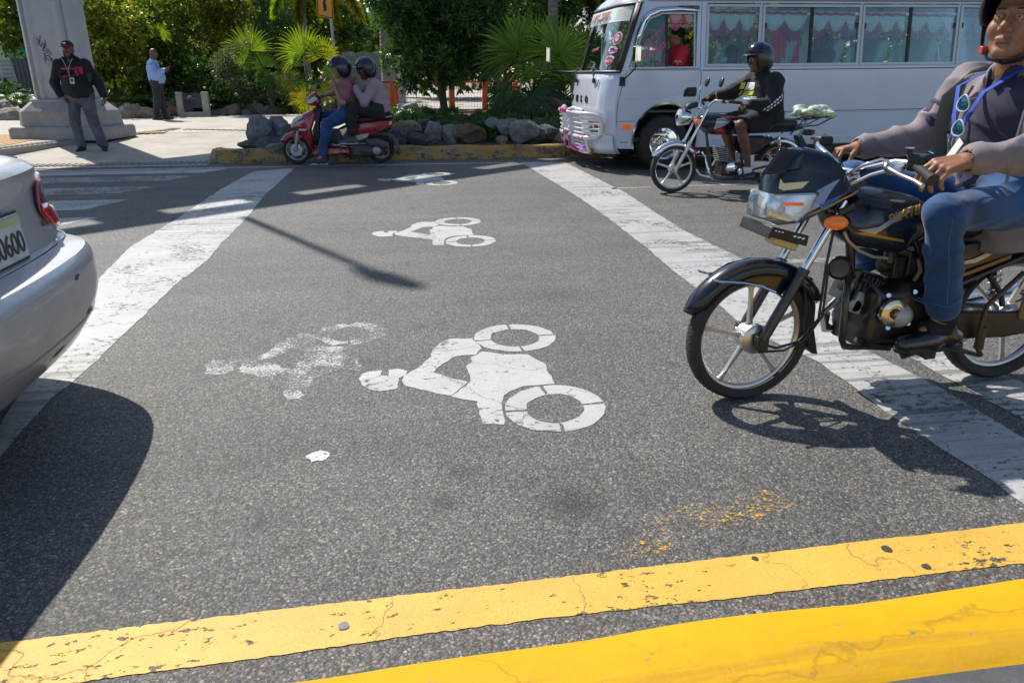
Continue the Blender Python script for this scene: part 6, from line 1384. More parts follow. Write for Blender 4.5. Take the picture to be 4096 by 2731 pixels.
for v in (10.80,11.20):
    mb=MB(); pts=[]; 
    for i in range(13): 
        z=.22+.56*i/12; pts.append((.17+.035*math.sin(i*pi)+(.03 if i%2 else 0),z))
    outer=[(-o,z) for o,z in pts]; inner=[(-.02,.78),(-.02,.22)]
    poly=[(front(v,z,.30)+x,z) for x,z in outer+inner]
    mb.prism([(x,z+lift(3.2)) for x,z in poly],v-.022,v+.022); e=-1 if v<11 else 1; mb.tube([Z(v,.80,.17),Z(v+.1*e,.83,.12),Z(v+.35*e,.80,.05)],.03,8)
    mb.build('toothed_bracket',M_WPT,bb,bevel=.006)
for pts,r in (([Z(10.80,.79,.18),Z(11.2,.79,.18)],.035),([Z(10.28,.445,.131),Z(10.42,.445,.131)],.0315),([Z(10.25,.235,.102),Z(10.6,.235,.102)],.026),([Z(10.78,.44,.19),Z(10.78,.30,.18),Z(10.72,.23,.14)],.02),([Z(11.22,.44,.19),Z(11.22,.30,.18)],.02)): mb=MB(); mb.tube(pts,r,8); mb.build('magenta_sleeve',M_PINK,bb,smooth=60)
mb=MB(); rings=[[Z(v,z,.175) for v in (10.82,10.9,11.0,11.1,11.18)] for z in (.43,.53)]; mb.loft(rings,closed=False,caps=False); rings=[[Z(v,z,.165) for v in (10.82,10.9,11.0,11.1,11.18)] for z in (.25,.42)]; mb.loft(rings,closed=False,caps=False); npn=mb.build('name_panel',M_WPT,bb,smooth=60,solid=.01)
v=11.17
for ch in 'EL BACANDO':
    if ch!=' ': p=Z(v,.455,.190); q=Z(v-.05,.455,.190); text(ch,M_BR,npn,p,q-p,(0,0,1),.075,sx=.78,bold=.003)
    v-=.0345
mb=MB(); mb.cyl(Z(11.0,.32,.17),Z(11.0,.32,.20),.05,n=18); mb.build('tow_ring',M_SEAL,bb)
mb=MB(); mb.sph(Z(10.48,.30,.10),(.03,.03,.05)); mb.build('violet_lamp',pm('violet_lamp',(.55,.03,.6),.2,emit=(.8,.05,.9,.6)),bb)
# pink mud flap by the front wheel
mb=MB(); mb.box((4.33,10.15,.28),(.02,.30,.22)); mb.build('mudflap',pm('magenta_rubber',(.35,.01,.14),.5),BUS,bevel=.01)
# ---------------- people in the bus ----------------
def seated(label,u,v,z,skn,top,hm,cat='person',sleeve='short',arm=None,bald=False,hair=True):
    N=thing('person',label,cat,(u,v,z-.4)); J=dict(pe=(u+.05,v,z-.25),ch=(u+.03,v,z+.05),ne=(u,v,z+.21),shL=(u+.02,v-.19,z+.14),shR=(u+.02,v+.19,z+.14),elL=(u-.12,v-.25,z-.10),wrL=(u-.33,v-.18,z-.02),elR=(u-.12,v+.25,z-.10),wrR=(u-.33,v+.14,z-.02),hiL=(u,v-.1,z-.25),hiR=(u,v+.1,z-.25),knL=(u-.4,v-.12,z-.25),knR=(u-.4,v+.12,z-.25),anL=(u-.42,v-.12,z-.5),anR=(u-.42,v+.12,z-.5),toL=(u-.5,v-.12,z-.55),toR=(u-.5,v+.12,z-.55))
    HC=V((u-.03,v,z+.335)); HM=headframe(hm)
    sdf('body',body_prims(J)+[cap(J['ne'],HC+HM@V((-.03,0,-.06)),.055,k=.03)]+head_prims(HC,HM)+hand_prims(J['wrL'],(-1,0,.1),(0,-.2,1),curl=(40,40,30))+hand_prims(J['wrR'],(-1,0,.1),(0,.2,1),thumb=-1,curl=(40,40,30)),.010,[skn,M_LIP,M_BROW],N,matfn=facemat(HC,HM))
    sdf('shirt',top_prims(J,1.,pad=.024,sleeve=sleeve,armr=1.1,hem=.0),.010,top,N,fold=.006)
    sdf('trousers',leg_prims(J,1.,full=False),.014,M_PLAS,N)
    sdf('hair',[ell(HC+HM@V((-.022,0,.045)),(.100,.084,.088),.01,HM),bx(HC+HM@V((.10,0,-.02)),(.04,.2,.09),0,.01,HM,'d'),bx(HC+HM@V((.0,0,-.09)),(.2,.2,.06),0,.01,HM,'d')],.008,pm('black_hair',(.008,.007,.007),.8),N); return N,J,HC
N4,J4,_=seated('bus driver in a red polo shirt behind his open window',4.04,10.34,1.44,SK_MID,cloth('red_polo',(.48,.012,.03)),(-.9,.3,0))
text('RUTA',M_SWH,N4,(3.90,10.34-.31,1.44),(1,0,0),(0,0,1),.035); text('1',M_SWH,N4,(3.93,10.34-.31,1.405),(1,0,0),(0,0,1),.035)
seated('passenger in a dark checked shirt in the middle of the minibus',6.28,10.42,1.40,SK_DARK,pm('dark_check_shirt',(.035,.04,.05),.8,var=.5,vs=60),(-.95,-.2,0),sleeve='long')
N5,_,_=seated('passenger in black leaning forward behind the first side window',5.0,10.60,1.22,SK_DARK,M_BH,(-.9,.3,-.3),sleeve='long')
sb=thing('snack_packet','pale blue snack packet held up behind the bus\'s first side window','packet',(4.78,10.40,1.45))
mb=MB(); mb.sph((4.78,10.40,1.47),(.055,.02,.07),rot=Matrix.Rotation(R(25),3,'Y'),n=10); mb.build('packet',[pm('blue_foil',(.15,.5,.6),.3,.3)],sb,smooth=60)
# ---------------- silver car leaving the frame on the left ----------------
CAR=thing('car','silver sedan, only its dented rear with tail lamp and number plate in view','car',(-3.5,2.55,0))
M_SILV=pm('silver_car_paint',(.46,.46,.47),.36,.6,coat=.5,var=.08,vs=3,dirt=.4,dirtcol=(.22,.20,.18))
def prof(z):
    T=[(.16,-1.42),(.20,-1.32),(.27,-1.235),(.36,-1.17),(.45,-1.135),(.52,-1.12),(.60,-1.125),(.635,-1.15),(.645,-1.20),(.652,-1.27),(.66,-1.30),(.72,-1.31),(.80,-1.325),(.86,-1.335),(.90,-1.325),(.935,-1.325),(.955,-1.35),(.968,-1.40),(.985,-1.53),(.995,-1.75)]
    for (a,b),(c,d) in zip(T,T[1:]):
        if z<=c: return b+(d-b)*(z-a)/(c-a)-(.05 if z<.65 else .02)
    return T[-1][1]-.05
CY=2.56; HW=.86
def curve(v,z):
    s=(v-CY)/HW; a=abs(s)
    if z>.652: return .105*s*s+.07*a**10
    return .085*s*s+.20*a**6
def hwz(z): return HW*(1-.0*z) if z<.64 else HW*(1-.05*(z-.64)/.34)
def cpt(s,z): # s in -1..1
    w=hwz(z); v=CY+s*w; return V((prof(z)-curve(CY+s*HW,z)-(.03*(max(0,abs(s)-.75)/.25)**2),v,z))
zs=[.16,.20,.27,.36,.45,.52,.58,.61,.635,.640,.652,.653,.66,.69,.72,.80,.86,.90,.935,.955,.968,.985]
ss=[math.sin(pi/2*(i/26*2-1)) for i in range(27)]
def carloft(zs,name,mat,ssx=ss,side=True):
    rings=[]
    for z in zs:
        r=[cpt(s,z) for s in ssx]
        if side:
            # sides run forward from both corners
            w=hwz(z)
            for sgn,lst in ((1,[]),(-1,[])): pass
            l=[V((u,CY-w-(0 if z<.5 else 0),z)) for u in (-5.2,-4.6,-3.6,-2.6,-1.95)]; rr=[V((u,CY+w,z)) for u in (-1.95,-2.6,-3.6,-4.6,-5.2)]
            r=l+r+rr
        rings.append(r)
    mb=MB(); mb.loft(rings,closed=False,caps=False); return mb.build(name,mat,CAR,smooth=38)
body=carloft([z for z in zs if z>=.653],'body_shell',M_SILV)
bum=carloft([z for z in zs if z<=.652],'rear_bumper',M_SILV)
# trunk lid top, cabin, bonnet
mb=MB(); top=[cpt(s,.985) for s in ss]; rings=[top]
for u,z,w in ((-1.62,.995,.77),(-1.85,1.0,.765),(-2.15,1.15,.70),(-2.55,1.36,.60),(-3.0,1.42,.585),(-3.7,1.40,.585),(-4.1,1.25,.64),(-4.55,1.02,.72),(-5.1,.90,.72),(-5.4,.75,.68)): rings.append([V((u,CY+w*s,z-.03*abs(s)**4)) for s in ss])
mb.loft(rings,closed=False,caps=False); mb.build('trunk_and_roof',M_SILV,CAR,smooth=40)
mb=MB(); rings=[]
for u,z,w in ((-1.90,1.03,.74),(-2.50,1.345,.59)): rings.append([V((u+.0,CY+w*s*.96,z-.02*abs(s)**4+.008)) for s in ss])
mb.loft(rings,closed=False,caps=False); mb.build('rear_window',pm('dark_car_glass',(.01,.012,.014),.05,coat=1.),CAR,smooth=60)
for sg in (1,-1):
    mb=MB(); mb.prism([(-1.95,1.0),(-2.2,1.13),(-2.6,1.34),(-3.0,1.395),(-3.7,1.37),(-4.5,1.0)],CY+sg*.70,CY+sg*.76); mb.build('side_glass',MATS['dark_car_glass'],CAR)
mb=MB(); mb.prism([(-5.35,.20),(-1.62,.20),(-1.55,.60),(-1.8,.95),(-5.3,.85)],CY-.72,CY+.72); mb.build('underbody',M_PLAS,CAR)
for u in (-2.05,-4.65):
    for sg in (1,-1):
        c=V((u,CY+sg*.74,.305)); wq=child('wheel',CAR,c); mb=MB(); mb.lathe(c,(0,sg,0),[(.18,-.09),(.28,-.10),(.305,-.07),(.305,.08),(.28,.125),(.19,.125)],32); mb.build('tyre',M_RUB,wq,smooth=45)
        mb=MB(); mb.lathe(c,(0,sg,0),[(.19,.11),(.17,.12),(.05,.09),(0,.1)],24); mb.build('rim',M_RIM,wq)
# gap between lid and bumper, crease lines
def carstrip(z0,z1,s0,s1,off,mat,name,par=None,n=24,solid=0):
    mb=MB(); rings=[[cpt(s0+(s1-s0)*i/n,z)+V((off,0,0)) for i in range(n+1)] for z in (z0,(z0+z1)/2,z1)]; mb.loft(rings,closed=False,caps=False); return mb.build(name,mat,par or CAR,smooth=60,solid=solid)
carstrip(.375,.383,-.9,.9,.001,pm('grey_crease_line',(.25,.25,.25),.5),'bumper_crease')  # bumper crease drawn as an even, darker grey strip
# tail lamp: follows the corner
def cproj(px,py,off=.008,dv=0):
    # hit of the photo ray with the car surface, by marching
    d=V(ray(px,py)); o=V((0,0,CAMH)); best=None
    for i in range(1200):
        p=o+d*(1.8+i*.0022)
        s=(p.y-CY)/hwz(p.z)
        if .16<p.z<.985 and abs(s)<=1.02:
            q=cpt(max(-1,min(1,s)),p.z)
            if p.x<=q.x: return p-d*.01*1.0+V((off,0,0))
        elif p.y>CY+HW*1.05: break
    return p
def Zc(x,y): return (x*.606,550+y*.606)
def cpatch(pts,mat,name,off=.008,solid=.004,sub=5,par=None):
    mb=MB(); P_=[cproj(*Zc(x,y),off) for x,y in pts]; mb.add(P_,[tuple(range(len(P_)))]); return mb.build(name,mat,par or CAR,smooth=None,solid=solid)
M_TLR=pm('red_tail_lens',(.62,.010,.012),.10,coat=1.); M_TLD=pm('dark_red_lens',(.28,.015,.03),.10,coat=1.)
# lamp as a grid in (s,z): outline given per height
def lampgrid(rows,mat,name,off,par=None):
    mb=MB(); rings=[]
    for z,s0,s1 in rows: rings.append([cpt(s0+(s1-s0)*i/8,z)+V((off,off*.6*(max(0,s0)),0)) for i in range(9)])
    mb.loft(rings,closed=False,caps=False); return mb.build(name,mat,par or CAR,smooth=60,solid=.006)
def sof(px,py):
    p=cproj(px,py,0); return (p.y-CY)/hwz(p.z),p.z
tl=lampgrid([(.69,.74,.90),(.72,.66,.96),(.775,.60,.99),(.82,.62,1.0),(.87,.70,1.0),(.905,.80,.99)],M_TLD,'tail_lamp',.012)
lampgrid([(.695,.74,.80),(.72,.665,.80),(.775,.605,.76),(.80,.61,.72)],M_TLR,'red_lens',.020,tl)
lampgrid([(.70,.82,.91),(.73,.82,.955),(.765,.86,.96)],pm('clear_lens',(.5,.48,.48),.1,coat=1.),'reversing_lens',.020,tl)
# licence plate on a recessed panel
pc=.0
mb=MB(); xx=cpt(0,.74).x+.006
mb.box((xx,CY+.0,.745),(.010,.50,.175),rot=Matrix.Rotation(R(-4),3,'Y')); pf=mb.build('plate_frame',M_PLAS,CAR,bevel=.006)
mb=MB(); mb.box((xx+.007,CY,.745),(.006,.475,.155),rot=Matrix.Rotation(R(-4),3,'Y')); pl=mb.build('number_plate',pm('plate_white',(.52,.52,.50),.4,var=.1,vs=20),pf,bevel=.002)
mb=MB(); mb.box((xx+.0115,CY+.12,.805),(.003,.22,.022),rot=Matrix.Rotation(R(-4),3,'Y')); mb.build('plate_strip',pm('plate_green_strip',(.42,.44,.20),.5),pl)
text('A 280600',pm('plate_ink',(.03,.03,.035),.5),pl,(xx+.0165,CY+.225,.692),(0,1,0),(-.07,0,1),.105,ext=.0005,sx=.86,bold=.001,align='RIGHT')
mb=MB(); mb.lathe(cpt(-.03,.895)+V((.006,0,0)),(1,0,.1),[(0,0),(.038,0),(.042,.004),(.036,.006),(0,.004)],24); em=mb.build('boot_badge',M_CHR,CAR)
mb=MB(); mb.tube([cpt(-.03,.895)+V((.016,0,-.02)),cpt(-.03,.895)+V((.016,0,.02))],.004,5); mb.build('badge_emblem',M_BLU,em)
mb=MB(); mb.tube([cpt(.90,.972)+V((-.06,.02,.01)),cpt(.96,.945)+V((-.02,.02,.01))],.006,6); mb.build('trim_clip',M_CHR,CAR)
mb=MB(); c=cpt(.60,.735)+V((.008,0,0)); mb.box(c,(.006,.018,.025)); mb.build('lock_stain',pm('rust_mark',(.12,.07,.035),.8),CAR,bevel=.003)
sc=MB(); 
for s,z,l in ((.30,.575,.06),(.48,.40,.10),(.15,.33,.14),(.62,.37,.07)): sc.add([cpt(s+a*l,z+b*.012)+V((.0025,0,0)) for a,b in ((-.5,-.4),(-.1,-1),(.5,.1),(.3,.8),(-.2,.5))],[(0,1,2,3,4)])
sc.build('paint_scrape',pm('paint_scrape',(.07,.07,.075),.7),CAR,smooth=None)
# ---------------- people on foot ----------------
M_CAP=pm('navy_cap',(.012,.012,.022),.8); M_CAPR=pm('red_cap_peak',(.45,.01,.025),.7)
v=13.8
N=thing('person','heavy man in black hoodie with red chest print and a red peaked cap','person',(-5.12,v,.08))
J=dict(pe=(-5.13,v,.98),ch=(-5.14,v,1.30),ne=(-5.16,v,1.50),shL=(-4.95,v,1.43),shR=(-5.35,v,1.43),elL=(-4.80,v+.02,1.15),wrL=(-4.73,v-.06,.93),elR=(-5.49,v+.02,1.16),wrR=(-5.38,v-.10,.94),
 hiL=(-5.04,v,.95),hiR=(-5.23,v,.95),knL=(-4.97,v-.06,.53),knR=(-5.27,v-.04,.53),anL=(-4.90,v,.14),anR=(-5.26,v,.14),toL=(-4.85,v-.14,.065),toR=(-5.27,v-.15,.06))
HC=V((-5.16,v-.03,1.665)); HM=headframe((.10,-1,.03))
sdf('body',body_prims(J,1.15,1.3)+[cap(J['ne'],HC+HM@V((-.03,0,-.06)),.075,.07,k=.03)]+head_prims(HC,HM,1.04,fat=.014)+hand_prims(J['wrL'],(.02,-.05,-1),(1,.2,0),thumb=-1,curl=(35,45,30))+hand_prims(J['wrR'],(.5,-.2,-.8),(-.6,-.6,-.2),thumb=1,curl=(20,30,20)),.010,[SK_DK2,M_LIP,M_BROW,pm('short_beard',(.03,.015,.010),.9)],N,matfn=facemat(HC,HM,1.04,beard=1)); eyes(HC,HM,N,1.04)
fw=V((0,-1,0)); hd=sdf('hoodie',top_prims(J,1.06,pad=.032,armr=1.15,hem=-.02,belly=.05,fw=fw,loose=.0)+[cap((-5.26,v-.02,1.52),(-5.16,v+.09,1.55),.05,k=.04),cap((-5.06,v-.02,1.52),(-5.16,v+.09,1.55),.05,k=.04)],.011,M_BH,N,fold=.02,ffreq=11,seed=21)
M_RP=pm('red_print',(.55,.015,.04),.6); yy=v-.6
q=lambda x,z:(x,yy,z)
for a,b,c,d in (((-5.295,1.385),(-5.28,1.385),(-5.262,1.255),(-5.277,1.255)),((-5.295,1.385),(-4.99,1.405),(-4.99,1.39),(-5.28,1.37)),((-5.277,1.255),(-5.03,1.28),(-5.03,1.268),(-5.275,1.243)),((-5.03,1.405),(-4.97,1.405),(-4.965,1.29),(-5.0,1.29))): onsurf(hd,[q(*a),q(*b),q(*c),q(*d)],M_RP,hd,'print',n=3)
onsurf(hd,[q(-5.278,1.372),q(-5.03,1.39),q(-5.03,1.275),q(-5.262,1.258)],M_RP,hd,'print_field',n=4,lift=.003)
text('MARVEL',pm('black_print',(.006,.006,.008),.8),hd,(-5.262,v-.235,1.268),(1,0,.06),(0,0,1),.125,ext=.03,sx=.48,bold=.004)
sdf('jeans',leg_prims(J,1.06,pad=.02,cuff=.97,flare=.012),.010,pm('grey_denim',(.085,.085,.11),.85,var=.5,vs=4,bump=.001,bs=200),N,fold=.022,ffreq=11,seed=22)
mb=MB(); pts=[V((-5.14+.175*math.cos(a),v+.0+.155*math.sin(a)-.01,.955)) for a in [2*pi*i/24 for i in range(24)]]; mb.tube(pts,.014,6,closed=True); mb.build('white_undershirt_hem',pm('white_cotton',(.6,.6,.62),.8),N,smooth=60)
for q_ in 'LR': shoe('shoe',J['an'+q_],J['to'+q_],pm('black_trainer',(.010,.010,.014),.6),pm('off_white_sole',(.35,.34,.33),.6),N,h=.008,s=1.1,low=.045)
ch=sdf('cap',[ell(HC+HM@V((-.012,0,.062)),(.112,.092,.088),.01,HM),bx(HC+HM@V((0,0,-.02)),(.3,.3,.06),0,.006,HM,'d')],.008,M_CAP,N)
mb=MB(); rings=[]
for j in range(4): rings.append([HC+HM@V((.055+(.062+.03*j)*math.cos(a)*1.0,(.088)*math.sin(a)*(1-.03*j),.048+.012*math.cos(a)-.004*j)) for a in [R(-80+160*i/12) for i in range(13)]])
mb.loft(rings,closed=False,caps=False); mb.build('peak',M_CAPR,ch,solid=.006,smooth=60)
mb=MB(); mb.sph(HC+HM@V((.092,-.012,.098)),(.022,.008,.016)); mb.build('cap_badge',M_SWH,ch)
mb=MB(); strap([(-5.235,v-.14,1.53),(-5.17,v-.24,1.44),(-5.135,v-.275,1.36),(-5.125,v-.285,1.25)],.016,mb); strap([(-5.09,v-.12,1.53),(-5.105,v-.22,1.45),(-5.12,v-.275,1.36),(-5.115,v-.285,1.25)],.016,mb); mb.build('lanyard',pm('pale_blue_lanyard',(.45,.55,.65),.6),N)
mb=MB(); mb.box((-5.09,v-.295,1.19),(.07,.008,.10)); bd=mb.build('badge_card',pm('badge_face',(.45,.48,.38),.4),N,bevel=.003); mb=MB(); mb.box((-5.09,v-.302,1.20),(.03,.004,.045)); mb.build('badge_photo',M_PLAS,bd)
mb=MB(); mb.box((-4.86,v-.17,1.24),(.06,.05,.14)); mb.build('holstered_radio',M_PLAS,N,bevel=.01)
# slim man in the pale blue shirt, further back
v=21.5
N=thing('person','bald man in a pale blue shirt and dark trousers looking down at his phone','person',(-6.0,v,.15))
J=dict(pe=(-6.03,v,1.14),ch=(-6.06,v,1.44),ne=(-6.06,v,1.63),shL=(-6.07,v+.18,1.56),shR=(-6.05,v-.18,1.56),elL=(-6.0,v+.22,1.30),wrL=(-5.80,v+.08,1.42),elR=(-5.98,v-.24,1.32),wrR=(-5.80,v-.12,1.40),
 hiL=(-6.03,v+.09,1.10),hiR=(-6.03,v-.09,1.10),knL=(-6.02,v+.10,.66),knR=(-6.06,v-.10,.66),anL=(-5.98,v+.10,.25),anR=(-6.16,v-.10,.25),toL=(-5.80,v+.10,.18),toR=(-6.02,v-.10,.18))
HC=V((-6.0,v,1.80)); HM=headframe((.9,-.3,-.25))
sdf('body',body_prims(J,1.,1.)+[cap(J['ne'],HC+HM@V((-.03,0,-.06)),.055,k=.03)]+head_prims(HC,HM,1.03)+hand_prims(J['wrL'],(1,-.3,.3),(0,.6,.5),thumb=1,curl=(35,40,30))+hand_prims(J['wrR'],(1,.3,.2),(0,-.6,.5),thumb=-1,curl=(35,40,30)),.012,[SK_DK2,M_LIP,M_BROW],N,matfn=facemat(HC,HM,1.03)); eyes(HC,HM,N,1.03)
sdf('shirt',top_prims(J,1.02,pad=.032,armr=1.15,hem=-.03,belly=.05,fw=V((1,0,0))),.011,cloth('pale_blue_cotton',(.22,.36,.68)),N,fold=.02,seed=31)
sdf('trousers',leg_prims(J,1.05,pad=.024,cuff=1.0,flare=.006),.011,cloth('charcoal_cloth',(.022,.022,.028)),N,fold=.006,seed=32)
for q_ in 'LR': shoe('shoe',J['an'+q_],J['to'+q_],pm('black_leather',(.010,.010,.014),.22,coat=.4),M_PLAS,N,h=.010,s=1.1,low=.152)
mb=MB(); strap([(-6.05,v-.08,1.68),(-5.93,v-.12,1.52),(-5.87,v-.10,1.42)],.02,mb); strap([(-6.05,v+.08,1.68),(-5.93,v+.05,1.52),(-5.87,v-.02,1.42)],.02,mb); mb.build('lanyard',M_LAN,N)
mb=MB(); mb.tube([V((-6.03+.155*math.cos(a),v+.145*math.sin(a),1.175)) for a in [2*pi*i/20 for i in range(20)]],.016,6,closed=True); bl=mb.build('belt',M_PLAS,N,smooth=60); mb=MB(); mb.box((-5.87,v-.03,1.175),(.02,.05,.035)); mb.build('buckle',M_CHR,bl)
ph=thing('phone','red cased phone in the hands of the bald man','phone',(-5.68,v-.02,1.44)); mb=MB(); mb.box((-5.68,v-.02,1.45),(.012,.075,.15),rot=Matrix.Rotation(R(35),3,'Y')); mb.build('case',pm('red_case',(.5,.03,.06),.4),ph,bevel=.008)
mb=MB(); mb.box((-5.688,v-.02,1.452),(.004,.066,.135),rot=Matrix.Rotation(R(35),3,'Y')); mb.build('screen',M_SCR,ph)
# sitter's foot behind the pillar
# ---------------- pillar with graffiti ----------------
PX,PY=-6.0,15.55
M_PIL=pm('grey_painted_concrete',(.34,.355,.38),.55,var=.10,vs=3,dirt=.18,dirtcol=(.22,.21,.19),bump=.002,bs=40,coat=.1); M_PLB=pm('weathered_plinth',(.30,.30,.30),.7,var=.2,vs=4,dirt=.4,dirtcol=(.20,.15,.11),bump=.004,bs=30)
PIL=thing('pillar','tall grey fluted pillar with black graffiti standing on a stepped concrete plinth','pillar',(PX,PY,.15))
rot=R(-12)
def oct(w,d,c,z,cx=PX,cy=PY):
    a=w/2; b=d/2; pts=[(-a+c,-b),(a-c,-b),(a,-b+c),(a,b-c),(a-c,b),(-a+c,b),(-a,b-c),(-a,-b+c)]
    return [V((cx+x*math.cos(rot)-y*math.sin(rot),cy+x*math.sin(rot)+y*math.cos(rot),z)) for x,y in pts]
mb=MB(); mb.loft([oct(1.82,1.3,.10,.14),oct(1.82,1.3,.10,.33),oct(1.76,1.24,.10,.375),oct(1.58,1.06,.16,.38),oct(1.54,1.02,.16,.64),oct(1.24,.78,.14,.79),oct(1.20,.74,.14,.80),oct(1.20,.74,.14,.855),oct(1.10,.66,.12,.86)]); mb.build('plinth',M_PLB,PIL,smooth=20,bevel=.015)
def shaft(z):
    w=1.02-.012*(z-.86); d=.60; pts=[]
    # rounded corners with flutes
    prof_=[(-.5,.32),(-.5,-.30),(-.44,-.42),(-.40,-.46),(-.375,-.40),(-.36,-.38),(-.34,-.44),(-.28,-.5),(-.22,-.475),(-.20,-.455),(.20,-.455),(.22,-.475),(.28,-.5),(.34,-.44),(.36,-.38),(.375,-.40),(.40,-.46),(.44,-.42),(.5,-.30),(.5,.32),(.44,.45),(.28,.5),(-.28,.5),(-.44,.45)]
    out=[]
    for x,y in prof_: X,Y=x*w,y*d; out.append(V((PX+X*math.cos(rot)-Y*math.sin(rot)+.012*(z-.86),PY+X*math.sin(rot)+Y*math.cos(rot),z)))
    return out
mb=MB(); mb.loft([shaft(z) for z in (.86,1.2,2,3,4.5,6.2)]); sh=mb.build('shaft',M_PIL,PIL,smooth=30,bevel=.01)
def pf(x,z,off=.004): # front face point, x in metres from centre
    X,Y=x,-.455*.60-off; return V((PX+X*math.cos(rot)-Y*math.sin(rot)+.012*(z-.86),PY+X*math.sin(rot)+Y*math.cos(rot),z))
mb=MB(); g=[[(-.27,1.92),(-.24,1.97),(-.21,1.95)],[(-.24,1.97),(-.245,2.02),(-.24,2.05)],[(-.30,1.90),(-.24,1.92),(-.18,1.90),(-.16,1.84),(-.17,1.79),(-.13,1.76),(-.10,1.82),(-.06,1.80),(-.09,1.74),(-.12,1.70),(-.07,1.68),(-.03,1.70)],[(-.24,1.92),(-.24,1.85),(-.21,1.80)],[(-.11,1.95),(-.13,1.88),(-.15,1.83)],[(-.05,1.87),(-.04,1.80),(-.08,1.74),(-.02,1.72),(.02,1.66),(-.04,1.66),(-.11,1.64),(-.09,1.60),(-.02,1.62),(.05,1.64)],[(-.10,1.62),(-.08,1.55),(-.02,1.52),(.04,1.56)],[(-.12,1.58),(-.11,1.50)],[(-.02,1.60),(.03,1.50),(.09,1.47)]]
for s in g: mb.tube([pf(x*1.0,z) for x,z in s],.013,6,flat=(1,.25) )
mb.build('graffiti',pm('black_spray_paint',(.008,.008,.010),.6),sh,smooth=60)
mb=MB(); 
for x in (-.35,-.05,.3): mb.box(pf(x,.845,.06),(.10,.02,.012))
mb.build('drain_slot',M_PLAS,PIL)
# overhead footbridge carried by the pillar (above the frame; its shade lies across the road)
M_DK=pm('bridge_steel',(.3,.3,.31),.5)
FB=thing('footbridge','footbridge overhead carried by the grey pillar','footbridge',(PX,PY,6))
sx,sy=SUND.x/SUND.z,SUND.y/SUND.z; HB=7.0
def up(u,v,h=HB): return V((u+sx*h,v+sy*h,h))
mb=MB(); LO=[(-9.5,.9),(-2.75,6.75),(-1.75,7.6),(-.1,8.95),(1.94,10.75),(9.,16.9)]
a=[up(u-.30,v+.72) for u,v in LO]; b=[up(u-3.2,v+3.9) for u,v in LO]
n=len(a); mb.add(a+b+[p+V((0,0,.3)) for p in a]+[p+V((0,0,.3)) for p in b],[(i,i+1,i+1+n,i+n) for i in range(n-1)]+[(i+2*n,i+1+2*n,i+1+3*n,i+3*n) for i in range(n-1)]+[(i,i+1,i+1+2*n,i+2*n) for i in range(n-1)]+[(i+n,i+1+n,i+1+3*n,i+3*n) for i in range(n-1)]); mb.build('deck',M_DK,FB)
mb=MB(); 
p0=up(-9.5,.9); p1=up(-2.75,6.75); p2=up(1.94,10.75); p3=up(9,16.9)
mb.tube([p0,p1,p2,p3],.17,6); 
L=(p2-p1); 
for i in range(-3,9):
    c=p1+L*(i/4.); 
    mb.box(c+V((-.30,.45,0))+L.normalized()*.55,(.62,1.0,.2),rot=Matrix.Rotation(math.atan2(L.y,L.x),3,'Z'))
mb.build('edge_beam',M_DK,FB)
LP_=thing('lamp_post','lamp post standing on the footbridge','lamp post',up(-1.42,7.19,HB))
mb=MB(); hb_=3.25; hd_=up(.0,4.62,HB+hb_); mb.tube([up(-1.42,7.19,HB),hd_],[.05,.045],8); mb.build('pole',M_DK,LP_); mb=MB(); mb.tube([hd_+V((-.28,.42,0)),hd_+V((-.1,.15,0)),hd_+V((.12,-.12,0))],[.06,.12,.07],8); mb.build('lamp_head',M_DK,LP_)
# plaque between two concrete posts
PQ=thing('plaque_stand','dark blue plaque held between two concrete posts by the boulders','sign',(-5.57,23.1,.15))
M_PC=concrete('plaque_concrete',(.38,.35,.29),(.50,.46,.38),5)
for x in (-5.93,-5.23): mb=MB(); mb.box((x,23.1,.48),(.19,.22,.68),taper=.93); mb.build('post',M_PC,PQ,bevel=.02)
mb=MB(); mb.box((-5.58,23.1,.21),(.6,.2,.12)); mb.build('foot_beam',M_PC,PQ,bevel=.01)
mb=MB(); mb.box((-5.58,23.06,.58),(.50,.03,.40)); pl=mb.build('plaque',pm('navy_plaque',(.02,.03,.06),.3),PQ,bevel=.004)
text('ALCALDIA',pm('gilt_ink',(.25,.23,.15),.4),pl,(-5.76,23.04,.63),(1,0,0),(0,0,1),.06)
# yellow warning sign on a galvanised post
M_GAL=pm('galvanised_steel',(.33,.36,.38),.4,.7,var=.15,vs=6)
SG=thing('road_sign','yellow warning sign with a black bent arrow on a leaning grey post','road sign',(-1.55,24.3,.17))
mb=MB(); mb.tube([(-1.53,24.3,.15),(-1.57,24.3,3.6)],.062,6,flat=(1.,.8)); mb.build('post',M_GAL,SG)
a0=rv(1262,-45,24.2); a1=rv(1330,-25,24.2); a2=rv(1335,80,24.2); a3=rv(1268,64,24.2)
def quadp(f,g,off=0): return a3.lerp(a2,f).lerp(a0.lerp(a1,f),g)+V((0,-off,0))
mb=MB(); pts=[quadp(f,g) for f,g in ((.04,0),(.96,0),(1,.04),(1,.96),(.96,1),(.04,1),(0,.96),(0,.04))]; mb.add(pts,[tuple(range(8))]); pn=mb.build('sign_panel',pm('amber_sign_face',(.72,.28,.012),.4),SG,solid=.01,smooth=None)
M_SB=pm('sign_black',(.006,.006,.006),.5)
mb=MB()
for (f0,g0),(f1,g1) in (((.06,.05),(.94,.05)),((.94,.05),(.94,.95)),((.94,.95),(.06,.95)),((.06,.95),(.06,.05))): mb.tube([quadp(f0,g0,.012),quadp(f1,g1,.012)],.010,4)
